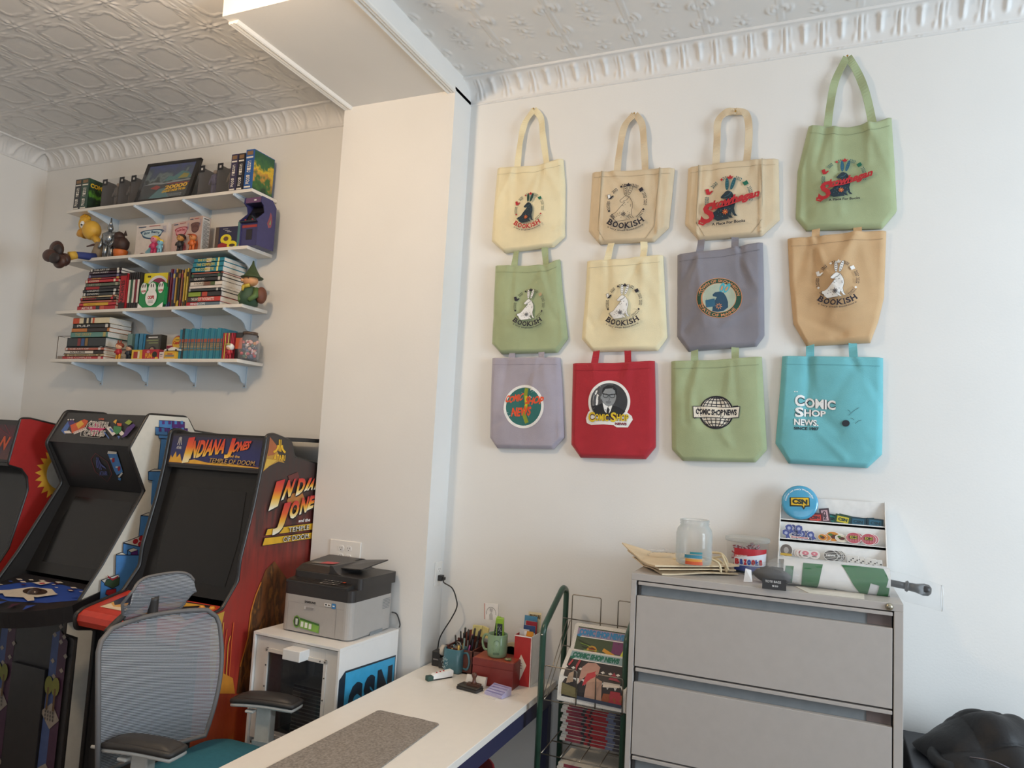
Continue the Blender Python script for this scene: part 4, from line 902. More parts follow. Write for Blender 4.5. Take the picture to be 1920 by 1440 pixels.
# dark blue hardcover box with yellow discs
x0, x1 = sx(389, 450), sx(434, 450)
b = MB(); b.T = at(((x0 + x1) / 2, 3.13, z), radians(3)); w = (x1 - x0) / 2; b.box(-w, w, 0, .04, 0, .15, mat('#2e2d4c', .4)); P = Print(b, lambda u, v, l: (-w + 2 * w * u, -l, .15 * v))
YD = mat('#e6d52a', .45); P.rect(0, 0, .14, 1, mat('#5a4b42', .5)); P.poly([(.44 + .22 * cos(a), .5 + .2 * sin(a)) for a in np.linspace(0, 2 * pi, 26)[:-1]], YD)
P.poly([(.12, .05), (.14, .3), (.3, .38), (.5, .3), (.52, .05)], mat('#9c2a2e', .5)); P.poly([(.44 + .1 * cos(a), .52 + .09 * sin(a)) for a in np.linspace(0, 2 * pi, 16)[:-1]], mat('#6a4a3a', .5))
P.poly([(.7 + .2 * cos(a), .24 + .19 * sin(a)) for a in np.linspace(0, 2 * pi, 26)[:-1]], YD); P.poly([(.7 + .12 * cos(a), .25 + .06 * sin(a)) for a in np.linspace(0, 2 * pi, 16)[:-1]], mat('#4a3a2c', .5))
for k in range(3): P.rect(.3 + k * .08, .9 - k * .06, .5 + k * .07, .915 - k * .06, WHITE)
thing(b, 'picture_book', 'dark blue picture book with two yellow discs on its cover', 'book')
x0, x1 = sx(434, 450), sx(450, 446)
b = MB(); b.T = at(((x0 + x1) / 2, 3.14, z), radians(28)); b.box(-.045, .045, 0, .02, 0, .17, mat('#2f6f72', .4)); P = Print(b, lambda u, v, l: (-.045 + .09 * u, -l, .17 * v)); P.poly([(.1, 0), (.15, .3), (.35, .55), (.5, .5), (.7, .3), (.8, 0)], mat('#c9572a', .5))
thing(b, 'picture_book', 'teal picture book turned beside the miniature arcade game', 'book')
# miniature arcade cabinet
x0, x1 = sx(451, 450, 3.06), sx(484, 447, 3.06); mi = mat('#3b3a66', .4)
e = empty('miniature_arcade_game', ((x0 + x1) / 2, 3.1, z), 'miniature indigo arcade game at the right end of the second shelf', 'toy')
b = MB(); prof = [(3.05, 0), (3.05, .13), (3.035, .142), (3.05, .155), (3.095, .2), (3.085, .235), (3.062, .25), (3.065, .285), (3.15, .285), (3.185, .25), (3.185, 0)]
for xx in (x0, x1 - .006): b.prism([(p[0], z + p[1]) for p in prof], xx, xx + .006, 'X', mi)
b.box(x0 + .006, x1 - .006, 3.056, 3.18, z, z + .135, mi); b.prism([(3.07, z + .135), (3.105, z + .2), (3.15, z + .28), (3.15, z + .135)], x0 + .006, x1 - .006, 'X', mat('#232226', .3)); b.box(x0 + .006, x1 - .006, 3.068, 3.15, z + .25, z + .283, mat('#3b3350', .4))
P = side_print(b, x1, 3.05, 3.185, z, z + .285); P.poly([(.5, .5), (.6, .62), (.66, .75), (.74, .7), (.8, .58), (.75, .45), (.6, .42)], mat('#8a4a52', .5)); P.poly([(.62, .5), (.7, .6), (.72, .5)], mat('#7d9a6a', .5))
world_build(b, 'cabinet', e, bev=.001)
b = MB(); P = face_print(b, x0 + .008, x1 - .008, 3.0665, z + .252, z + .281); P.rect(0, 0, 1, 1, mat('#6a4a6c', .4)); P.text('GAME', 0, 0, 0, 0, WHITE) if False else P.rect(.55, .35, .7, .6, WHITE); world_build(b, 'marquee', e)
b = MB(); b.add([(x0 + .014, 3.072, z + .15), (x1 - .014, 3.072, z + .15), (x1 - .014, 3.102, z + .205), (x0 + .014, 3.102, z + .205)], [(0, 1, 2, 3)], mat('#141416', .15)); world_build(b, 'screen', e)
b = MB(); b.box(x0 + .006, x1 - .006, 3.036, 3.06, z + .132, z + .14, mat('#2a2a30', .4)); 
for q in (.3, .7): b.ball((x0 + (x1 - x0) * q, 3.045, z + .146), .005, mat('#b03038', .3), n=8, m=6)
world_build(b, 'control_panel', e)
b = MB(); P = face_print(b, x0 + .01, x1 - .01, 3.0555, z + .02, z + .12); P.rect(0, .85, 1, 1, mat('#9c3a34', .4)); P.rect(.3, .15, .7, .75, mat('#2a2428', .4)); world_build(b, 'coin_door', e)

# ---------- third shelf: a pile lying down, standing books, teal volumes, hat doll
z = SZ[2]
def pile(xl, xr, zt, specs, y0, y1, where, group):
    """specs bottom to top: (height, cover, text, text colour, left inset, right inset)"""
    tot = sum(s[0] for s in specs); sc = (zt - z) / tot; zc = z
    for i, s in enumerate(specs):
        h = s[0] * sc; n = len(specs); pos = 'lowest' if i == 0 else 'topmost' if i == n - 1 else ORD[i] + ' from the bottom'
        sp = [(s[2], .12, .12 + min(.7, .05 * len(s[2])), .25, .8, s[3])] if s[2] else [('I' * 9, .3, .6, .3, .6, s[3])] if False else None
        bd = s[6] if len(s) > 6 else ([(.02, .07, s[3]), (.86, .92, s[3])] if i % 2 else [(.88, .95, s[3])])
        book_flat(xl + s[4], xr - s[5], zc + .0003, zc + h - .0003, y0 + (i * 7 % 3) * .003, y1, s[1], sp, '%s book lying %s in %s' % (NAMES.get(s[1], 'dark'), pos, where), group, bd); zc += h
NAMES = {'#b3272f': 'red', '#c9323a': 'bright red', '#2c2a2c': 'black', '#33383b': 'charcoal', '#3b2f48': 'plum', '#5f6a58': 'grey green', '#a33240': 'crimson', '#d9a52e': 'yellow', '#cdb98f': 'cream', '#c26a55': 'salmon', '#453040': 'dark purple',
         '#1f7f94': 'teal', '#e4d9cc': 'white', '#8aa03a': 'green', '#c23f36': 'orange red', '#5d6f7d': 'slate blue', '#5f8f86': 'sea green', '#c87a3c': 'orange', '#e0d2b0': 'ivory', '#3a3230': 'dark brown'}
xl, xr = sx(147, 570), sx(217, 572)
pile(xl, xr, py(160, 506, 3.07).z, [(1.3, '#b3272f', 'ARTHUR', '#e8ddd0', 0, 0, [(.5, .6, '#3a3a3c'), (.62, .72, '#d0604a')]), (.9, '#c9323a', 'COMICS', '#d9a52e', .01, .0, [(.12, .8, '#d9a52e')]), (.7, '#c26a55', '', '#8a2f35', .015, .003), (.7, '#2c2a2c', 'HISTORY', '#c9323a', .02, -.002), (.6, '#cdb98f', 'STORIES', '#8a3a30', .03, 0),
     (.9, '#33383b', 'DYNAMIC', '#e4e0d8', .032, -.01), (.8, '#33383b', 'AMAZING', '#d8d8d4', .035, -.012), (.9, '#2c2a2c', '', '#b3272f', .042, -.01, [(.05, .45, '#a82a30')]), (1.0, '#5f6a58', 'LETTERS', '#a9a890', .045, -.012), (.9, '#c9323a', 'COMICS', '#e8d8c0', .05, -.006), (.6, '#a33240', 'HEROES', '#d8a84a', .062, -.02),
     (.9, '#3b2f48', '', '#8e8ab0', .065, -.022), (.8, '#453040', 'JACK KIRBY', '#e0dcd8', .075, -.022), (.8, '#3a3230', 'THE ART OF', '#e0dcd4', .08, -.022)], 3.065, 3.22, 'the left pile on the third shelf', 'books piled at the left of the third shelf')
def xat(p): return sx(p, 570)
book_up(xat(224), xat(236), z, z + .222, 3.06, 3.2, '#b3272f', [('ARCHIVES', .15, .8, .2, .75, '#3a2020')], 'thick red hardback standing right of the left pile', bands=[(0, .18, '#2c2020'), (.93, 1, '#2c2020')])
for i, (c, n) in enumerate((('#e0e0d0', 'white'), ('#2e5a40', 'dark green'), ('#dcd6cc', 'pale'), ('#7e2a36', 'maroon'), ('#e6dcd6', 'ivory'))):
    xx = xat(237.5 + i * 4.1); book_up(xx, xat(237.5 + (i + 1) * 4.1) - .001, z, z + .226, 3.07, 3.2, '#2a2829', None, '%s and black banded thin volume, %s of five right of the red hardback' % (n, ORD[i]), 'five thin black capped volumes', bands=[(.17, .8, c)])
# yellow disc box and green carton
x0, x1 = xat(259), xat(300)
b = MB(); b.T = at(((x0 + x1) / 2, 3.1, z), radians(4)); w = (x1 - x0) / 2; b.box(-w, w, 0, .045, 0, .222, mat('#e0cf2a', .35)); P = Print(b, lambda u, v, l: (-w + 2 * w * u, -l, .222 * v))
P.poly([(.62 + .45 * cos(a), .6 + .33 * sin(a)) for a in np.linspace(radians(-70), radians(250), 40) if .62 + .45 * cos(a) < 1.0], mat('#d9d6da', .35)); P.poly([(.64 + .34 * cos(a), .62 + .24 * sin(a)) for a in np.linspace(0, 2 * pi, 36)[:-1]], mat('#8a1f4a', .35))
P.poly([(0, .1), (.12, .3), (.2, .5), (.1, .72), (0, .75)], mat('#e9e5dc', .4)); P.rect(.16, .88, .3, .93, mat('#4a4420', .5))
thing(b, 'record_box', 'yellow box with a large maroon disc behind the green carton', 'box', bev=.001)
x0, x1 = sx(261, 570, 3.06), sx(308, 570, 3.06)
b = MB(); w = (x1 - x0) / 2; b.T = at(((x0 + x1) / 2, 3.055, z), 0); GR = mat('#1f8a4c', .45)
out = [(-w, .02), (-w * .6, .0), (w * .6, 0), (w, .02), (w, .125)] + [(w * (.72 + .2 * cos(a)), .125 + .03 * sin(a)) for a in np.linspace(0, pi, 8)] + [(w * (.0 + .3 * cos(a)), .125 + .034 * sin(a)) for a in np.linspace(0, pi, 10)] + [(w * (-.72 + .2 * cos(a)), .125 + .03 * sin(a)) for a in np.linspace(0, pi, 8)] + [(-w, .125)]
b.prism(out, 0, .03, 'Y', GR); P = Print(b, lambda u, v, l: (u * w, -l, v))
for cx_, rr in ((-.68, .24), (.0, .3), (.7, .22)):
    P.poly([(cx_ + rr * cos(a), .118 + .034 * sin(a)) for a in np.linspace(0, 2 * pi, 26)[:-1]], WHITE)
    for q in (-.09, .09): P.poly([(cx_ + q + .04 * cos(a), .133 + .012 * sin(a)) for a in np.linspace(0, 2 * pi, 12)[:-1]], BLACK)
    P.text('OOPS', cx_ - .18, .095, cx_ + .18, .107, REDI, bold=.05)
P.poly([(.0 + .45 * cos(a), .062 + .052 * sin(a)) for a in np.linspace(0, 2 * pi, 30)[:-1]], WHITE); P.text('OOPS', -.26, .05, .26, .072, REDI, bold=.06)
for k in range(3): P.rect(-.2, .028 + k * .006, .2, .03 + k * .006, mat('#7c8a80', .5))
P.poly([(-1, .0), (-.6, .0), (-1, .03)], WHITE); P.poly([(1, .0), (.5, .0), (1, .03)], WHITE)
thing(b, 'egg_toy_carton', 'green and white carton with white ovals in front of the yellow box', 'carton')
cols = ['#4a443e', '#7e2f42', '#8a3a4a', '#5b5f8c', '#c09a4a', '#2c2a2c', '#38342f', '#9c6a4a', '#3a3a6a', '#c9a93a', '#d3bb5a', '#383036']
for i, c in enumerate(cols):
    a, d = 309 + i * 3.4, 309 + (i + 1) * 3.4; h = .226 - (.012 if i in (0, 7) else 0) + .004 * ((i * 5) % 3)
    book_up(xat(a), xat(d) - .0008, z, z + h, 3.075 + .004 * (i % 3), 3.22, c, None, 'thin comic standing %s from the left between the carton and the teal books' % ORD[i], 'thin comics standing on the third shelf', name='comic_book', bands=[(.0, .12 + .03 * (i % 4), cols[(i * 5 + 3) % 12]), (.78, .9, cols[(i * 7 + 1) % 12])], pages=False)
xl, xr = xat(352), xat(414)
pile(xl, xr, py(360, 486, 3.07).z, [(1.2, '#5d6f7d', 'MINDSCOPE', '#d8dce0', 0, 0, [(.0, .33, '#b3272f')]), (1.6, '#c23f36', '  THE DAYS OF THE RONNETTE', '#eadfd2', 0, .002, [(.0, .33, '#3a3230')]), (1.5, '#2c2a2c', '', '#c23f36', .003, 0, [(.0, .38, '#8aa03a'), (.42, .58, '#b34434')]), (.9, '#33383b', '', '#a9a9a4', .006, 0), (.8, '#e4d9cc', '', '#c9323a', .01, 0, [(0, 1, '#dcd0c6')]),
     (1.3, '#e4d9cc', 'STORIES', '#8a7a6a', .01, 0, [(.42, .64, '#7a5242'), (.64, .78, '#4a5a34')]), (1.2, '#2c2a2c', 'GRAPHIC', '#c9c4bc', .015, 0), (1.0, '#33383b', '', '#3c6a4a', .015, 0), (.5, '#c26a55', '', '#2c2a2c', .018, 0),
     (1.5, '#1f7f94', 'THE COMPLETE', '#d9c24a', .016, 0, [(.44, .6, '#c9c4bc'), (.8, .86, '#e6dc8a')]), (1.45, '#1f7f94', 'THE COMPLETE', '#d9c24a', .02, 0, [(.44, .6, '#5a5a5c'), (.8, .86, '#e6dc8a')]), (1.3, '#1f7f94', 'THE COMPLETE', '#d9c24a', .024, 0, [(.42, .58, '#c9c4bc'), (.8, .85, '#e6dc8a')])],
     3.06, 3.24, 'the tall pile beside the hat doll', 'books piled at the right of the third shelf')
# doll with a pointed green hat
cx, cy = sx(466, 570, 3.09), 3.1
e = empty('doll', (cx, cy, z), 'rubber doll in a pointed green hat with a brown pack at the shelf end', 'toy')
grn = mat('#3a4a2c', .6); b = MB(); zt = z
b.tube([(cx - .01, cy, zt), (cx - .01, cy, zt + .05), (cx - .005, cy, zt + .09), (cx, cy, zt + .11)], [.05, .052, .042, .02], mat('#35503a', .6), n=16)
for s in (-1, 1): b.tube([(cx + s * .04, cy, zt + .09), (cx + s * .055, cy - .02, zt + .05), (cx + s * .03, cy - .045, zt + .02)], [.018, .016, .012], mat('#4f6a38', .6))
world_build(b, 'coat', e)
b = MB(); b.ball((cx - .005, cy - .005, zt + .14), .038, mat('#d39a6a', .5), sc=(1.2, 1, .85)); b.ball((cx - .03, cy - .04, zt + .138), .01, mat('#d39a6a', .5))
for s in (-1, 1): b.ball((cx - .008 + s * .02, cy - .041, zt + .148), .004, BLACK, n=8, m=6)
world_build(b, 'head', e)
b = MB(); b.lathe([(.06, .0), (.062, .004), (.046, .012), (.034, .03), (.02, .055), (.008, .08), (.004, .1)], (cx, cy, zt + .155), grn, n=20); world_build(b, 'hat', e)
b = MB(); b.tube([(cx - .035, cy - .02, zt + .11), (cx - .01, cy - .045, zt + .1), (cx + .02, cy - .035, zt + .108)], .011, mat('#b9a03a', .6)); b.tube([(cx - .01, cy - .05, zt + .1), (cx - .012, cy - .053, zt + .075)], [.01, .006], mat('#b9a03a', .6)); world_build(b, 'scarf', e)
b = MB(); b.ball((cx + .058, cy + .02, zt + .06), .034, mat('#6b3f2c', .6), sc=(.8, 1, 1.4)); world_build(b, 'backpack', e)

# ---------- bottom shelf
z = SZ[3]
xl, xr = sx(121, 665), sx(197, 668)
e = empty('display_case', (sx(117, 665, 3.12), 3.12, z), 'small clear display case with thin brown edges at the shelf end', 'case')
b = MB(); xa, xb = sx(106, 665, 3.08), sx(137, 664, 3.08); ed = mat('#5c4c40', .5); 
for X_ in (xa, xb):
    for Y_ in (3.08, 3.2): b.tube([(X_, Y_, z), (X_, Y_, z + .15)], .002, ed, n=6)
for Z_ in (z + .003, z + .15): b.tube([(xa, 3.08, Z_), (xb, 3.08, Z_), (xb, 3.2, Z_), (xa, 3.2, Z_)], .002, ed, n=6, closed=True)
world_build(b, 'frame', e); b = MB(); b.box(xa, xb, 3.08, 3.081, z, z + .15, CLEAR); b.box(xb - .001, xb, 3.08, 3.2, z, z + .15, CLEAR); b.box(xa, xb, 3.08, 3.2, z + .149, z + .15, CLEAR); world_build(b, 'pane', e)
b = MB(); rr = random.Random(3)
for k in range(14): b.ball((xa + (xb - xa) * rr.random(), 3.1 + .08 * rr.random(), z + .03 + .008 * rr.random()), .008, mat('#4a3a36', .6), n=7, m=5)
b.box(xa + .004, xb - .004, 3.084, 3.196, z, z + .024, mat('#8a7a6c', .6)); world_build(b, 'scenery', e)
pile(sx(120, 668), sx(196, 668), py(170, 596, 3.07).z, [(.9, '#b3272f', 'THE COMPLETE', '#d9b0a8', 0, 0), (.7, '#cdb98f', 'THE GOLDEN AGE', '#7a5a3a', .012, 0), (1.0, '#e4d9cc', 'AN LABOR', '#3a3230', .014, 0, [(.72, .98, '#3a3230')]), (.8, '#c26a55', 'THE ART OF', '#e8d8d0', .016, 0), (.35, '#33383b', '', '#8a8a88', .02, 0), (2.6, '#33383b', '', '#c9c9c4', .02, 0, [(.28, .36, '#8a3a3a'), (.38, .46, '#3a5a8a'), (.48, .55, '#8a6a3a')]),
     (1.6, '#5f8f86', 'THE GREAT', '#b9a86a', .055, -.02), (1.2, '#c87a3c', '', '#3a3230', .055, -.025, [(.42, .95, '#3a3230')]), (1.2, '#2c2a2c', '   PULP', '#d8d4cc', .058, -.024), (1.8, '#e0d2b0', '', '#c9502c', .064, -.022, [(.0, .18, '#c9502c'), (.3, .38, '#2c2a2c'), (.44, .5, '#2c2a2c'), (.55, .6, '#c9502c')])], 3.06, 3.22, 'the pile on the bottom shelf', 'books piled at the left of the bottom shelf')
xb_ = lambda p: sx(p, 668)
for i, (a, d, c, n) in enumerate(((216, 226, '#6f8f8a', 'grey green'), (230, 237, '#3a7fa0', 'blue'), (238, 246, '#3a80a4', 'blue'))):
    book_up(xb_(a + 6), xb_(d + 6) - .001, z, z + .165, 3.12, 3.22, c, None, '%s paperback standing behind the eared figurine, %s from the left' % (n, ORD[i]), bands=[(.12, .3, '#b0603a')])
x0, x1 = xb_(252), xb_(284)
b = MB(); b.T = at(((x0 + x1) / 2, 3.13, z), radians(-4)); w = (x1 - x0) / 2; b.box(-w, w, 0, .04, 0, .158, mat('#37352f', .4)); P = Print(b, lambda u, v, l: (-w + 2 * w * u, -l, .158 * v)); P.rect(.04, .2, .9, .86, mat('#5a5a50', .5)); P.poly([(.5 + .25 * cos(a), .42 + .14 * sin(a)) for a in np.linspace(0, 2 * pi, 24)[:-1]], mat('#2c2838', .5)); P.poly([(.48 + .13 * cos(a), .42 + .1 * sin(a)) for a in np.linspace(0, 2 * pi, 24)[:-1]], mat('#b39a84', .5)); P.rect(.2, .88, .8, .92, WHITE); P.rect(.1, .76, .85, .8, mat('#8a9468', .5)); P.rect(.25, .66, .85, .7, mat('#8a9468', .5))
thing(b, 'picture_book', 'dark picture book standing behind the small yellow box', 'book')
figurine(xb_(223) + .0, 3.065, .1, '#b5252f', '#e0b088', 'ears', 'small eared figurine in a red coat and yellow trousers', '#8a4028', legs='#d9982a')
figurine(xb_(239), 3.075, .085, '#24303c', '#d0a080', 'hair', 'small dark figurine with a round head beside the yellow box', '#2c2c30')
def smallbox(a, d, h, col, prints, label, dp=.04, y0=3.06, zz=None, name='small_box'):
    zz = z if zz is None else zz; b = MB(); x0, x1 = xb_(a), xb_(d); b.box(x0, x1, y0, y0 + dp, zz, zz + h, mat(col, .4)); P = face_print(b, x0, x1, y0, zz, zz + h)
    for p in prints:
        if p[0] == 'r': P.rect(*p[1:5], mat(p[5], .5))
        elif p[0] == 'd': P.poly([(p[1] + p[3] * cos(a_), p[2] + p[4] * sin(a_)) for a_ in np.linspace(0, 2 * pi, 22)[:-1]], mat(p[5], .5))
        else: P.text(p[5], p[1], p[2], p[3], p[4], mat(p[6], .5), bold=.05)
    return thing(b, name, label, 'box', None, bev=.0008)
smallbox(249, 268, .056, '#d9b52e', [('r', .2, .1, .6, .8, '#a8342c'), ('r', .62, .1, .8, .85, '#e0d4b8')], 'small yellow box with a red picture on the bottom shelf')
smallbox(269, 299, .058, '#b5222e', [('t', .2, .1, .62, .6, 'FUN', '#e0a02a'), ('d', .78, .48, .15, .3, '#2b2a20'), ('r', .82, .0, 1, .2, '#e0b83a'), ('d', .38, .75, .1, .14, '#d88a9a')], 'red and yellow box with a black disc, left of the white carton')
smallbox(301, 309, .052, '#dccdc6', [('r', .0, .8, 1, 1, '#8a2230'), ('r', .2, .5, .8, .58, '#4a4a50'), ('r', .2, .3, .8, .36, '#a05a5a')], 'narrow white carton between the red and the toy car boxes')
smallbox(310, 331, .046, '#dba92e', [('r', .1, .3, .9, .55, '#7c7a74'), ('r', .3, .6, .75, .72, '#b34434'), ('r', .0, .0, 1, .12, '#e6c87a')], 'yellow toy car box under the white toy car')
x0, x1 = xb_(309), xb_(336); zc = z + .047
e = empty('toy_car', ((x0 + x1) / 2, 3.08, zc), 'white toy sports car standing on the yellow box', 'toy car')
b = MB(); b.prism([(x0, zc + .004), (x0, zc + .012), (x0 + (x1 - x0) * .3, zc + .016), (x0 + (x1 - x0) * .45, zc + .024), (x0 + (x1 - x0) * .7, zc + .024), (x0 + (x1 - x0) * .85, zc + .015), (x1, zc + .012), (x1, zc + .004)], 3.064, 3.1, 'Y', mat('#e2ddd2', .3, coat=.5)); world_build(b, 'body', e, bev=.0015)
for q in (.2, .8):
    for yy in (3.062, 3.097): b = MB(); b.lathe([(.0001, 0), (.0065, 0), (.0065, .004), (.0001, .004)], (x0 + (x1 - x0) * q, yy, zc + .0065), BLACK, n=14, axis='Y'); world_build(b, 'wheel', e)
smallbox(292, 303, .1, '#d8cdb8', [('r', .0, .72, 1, .92, '#8a1f3a'), ('r', .1, .25, .9, .5, '#c09a4a'), ('r', .2, .05, .8, .12, '#3a3430')], 'cream and red carton half hidden beside the round candy tin', y0=3.14)
cx = xb_(315); b = MB(); b.lathe([(.0001, 0), (.040, 0), (.044, .004), (.044, .020), (.0001, .022)], (cx, 3.125, z + .105), mat('#b3402c', .35), n=36, axis='Y')
P = Print(b, lambda u, v, l: (cx + u, 3.125 - l, z + .105 + v)); P.poly([(.036 * cos(a), .037 * sin(a)) for a in np.linspace(0, 2 * pi, 34)[:-1]], mat('#d8ae2e', .4)); P.text('Candy', -.03, -.014, .032, .012, REDI, bold=.06, cap=True); P.rect(-.014, .016, .016, .020, mat('#3a3020', .5)); b.box(cx - .03, cx + .03, 3.128, 3.145, z, z + .07, mat('#a33a2a', .5))
thing(b, 'candy_tin', 'round yellow and red Candy tin standing above the toy car', 'tin')
# twenty small teal volumes
n = 20; cr = ['#2f7f98', '#2d7388', '#37899c']
for i in range(n):
    a, d = 331 + i * 4.05, 331 + (i + 1) * 4.05; xx0, xx1 = xb_(a), xb_(d) - .001; dk = i == 1
    b = MB(); b.box(xx0, xx1, 3.08 + .002 * (i % 3), 3.19, z, z + .176 + .002 * ((i * 7) % 4), mat('#2b3a42' if dk else cr[i % 3], .45)); P = face_print(b, xx0, xx1, 3.08 + .002 * (i % 3), z, z + .176)
    P.rect(.1, .30, .9, .36, mat('#7e6a4c', .5)); P.rect(.1, .38, .9, .56, mat('#6d5a48', .5)); P.rect(.1, .57, .9, .68, mat('#a8523a', .5))
    for k in range(4): P.rect(.15, .39 + k * .04, .85, .405 + k * .04, mat('#c9b48a', .5))
    thing(b, 'pocket_book', 'small teal volume with an orange band, %s from the left of twenty' % ORD[i], 'book', 'twenty small teal volumes on the bottom shelf')
for i, c in enumerate(('#c23a3a', '#d9b050', '#b32f4a', '#e0c070', '#8a3a30', '#c9324a', '#b5303c')):
    book_up(xb_(414 + i * 3.1), xb_(414 + (i + 1) * 3.1) - .0008, z, z + .15, 3.075, 3.17, c, None, 'thin bright booklet %s from the teal volumes' % ORD[i], 'thin red and yellow booklets', name='booklet', pages=False)
book_up(xb_(436.5), xb_(450), z, z + .152, 3.08, 3.2, '#2a2728', None, 'black paperback with orange lettering behind the helmet figurine', bands=[(.4, .8, '#c9552c')])
figurine(xb_(433), 3.055, .082, '#b02a34', '#e0b490', 'helmet', 'small figurine in a white helmet before the black paperback', '#e6e2da')
cx = sx(463, 672, 3.11); cy = 3.12
e = empty('gumball_jar', (cx, cy, z), 'glass jar of coloured gumballs at the end of the bottom shelf', 'jar')
b = MB(); b.lathe([(.05, 0), (.056, .012), (.06, .06), (.055, .11), (.038, .135), (.038, .15)], (cx, cy, z), glass('jar_dark', (.7, .7, .72, 1), .22), n=28); world_build(b, 'glass', e)
b = MB(); b.lathe([(.041, 0), (.041, .016), (.0, .018)], (cx, cy, z + .142), mat('#5a4a40', .4, metal=.4), n=28); world_build(b, 'lid', e)
rr = random.Random(9); gc = ['#c22a34', '#d9a090', '#2c3a6a', '#23334c', '#c9823a', '#e0c8c0', '#3a6a4a', '#b5252f']; pts_ = []
tries = 0
while len(pts_) < 60 and tries < 6000:
    tries += 1; a = rr.uniform(0, 2 * pi); r = math.sqrt(rr.random()) * .044; p = (cx + r * cos(a), cy + r * sin(a), z + .012 + rr.random() * .098)
    if all(hypot(p[0] - q[0], hypot(p[1] - q[1], p[2] - q[2])) > .0155 for q in pts_): pts_.append(p)
for i, p in enumerate(pts_):
    b = MB(); b.ball((0, 0, 0), .0092, mat(gc[i % 8], .25), n=10, m=7); o = b.build('gumball'); o.location = p
    tag(o, 'small glossy gumball inside the glass jar', 'gumball', 'gumballs in the jar')
# ================================================================== arcade machines
CABBLK = mat('#2f2d2c', 0.35, var=.04, spec=.4); TMOLD = mat('#2a2827', 0.3); SCREEN = mat('#1e1c1b', 0.12, spec=.6)
def side_panels(e, prof, x0, x1, art, trim=True, blk=CABBLK):
    for nm, xx, m_ in (('left_side', x0, blk), ('right_side', x1 - .018, art)):
        b = MB(); b.prism(prof, xx, xx + .018, 'X', blk)
        n = len(prof); X_ = xx + .018 if nm == 'right_side' else xx
        b.add([(X_ + (.0005 if nm == 'right_side' else -.0005), p[0], p[1]) for p in prof], [tuple(range(n))], m_)
        if nm == 'right_side': yield b
        else:
            world_build(b, nm, e)
def molding(e, prof, x):
    b = MB(); pts = [(x, p[0], p[1]) for p in prof]; b.tube([Vector(p) for p in rounded(pts)], .0105, TMOLD, n=6); return b
def rounded(pts, r=.02):
    P = [Vector(p) for p in pts]; out = [P[0]]
    for i in range(1, len(P) - 1):
        a = (P[i - 1] - P[i]); c = (P[i + 1] - P[i]); ra = min(r, a.length / 3); rc = min(r, c.length / 3); s, t = P[i] + a.normalized() * ra, P[i] + c.normalized() * rc
        for k in range(5): q = k / 4; out.append(s * (1 - q) ** 2 + P[i] * 2 * q * (1 - q) + t * q * q)
    return out + [P[-1]]
def ipx(x, y, X_): p = px(x, y, X_); return (p.y, p.z)
def inv_quad(bl, br, tr, tl):
    """artwork coordinates -> (0..1, 0..1) on its panel"""
    def f(x, y):
        u = v = .5
        for _ in range(8):
            X = (1 - v) * ((1 - u) * bl[0] + u * br[0]) + v * ((1 - u) * tl[0] + u * tr[0]) - x; Y = (1 - v) * ((1 - u) * bl[1] + u * br[1]) + v * ((1 - u) * tl[1] + u * tr[1]) - y
            xu = (1 - v) * (br[0] - bl[0]) + v * (tr[0] - tl[0]); yu = (1 - v) * (br[1] - bl[1]) + v * (tr[1] - tl[1]); xv = (1 - u) * (tl[0] - bl[0]) + u * (tr[0] - br[0]); yv = (1 - u) * (tl[1] - bl[1]) + u * (tr[1] - br[1])
            D = xu * yv - xv * yu; u -= (X * yv - xv * Y) / D; v -= (xu * Y - X * yu) / D
        return u, v
    return f
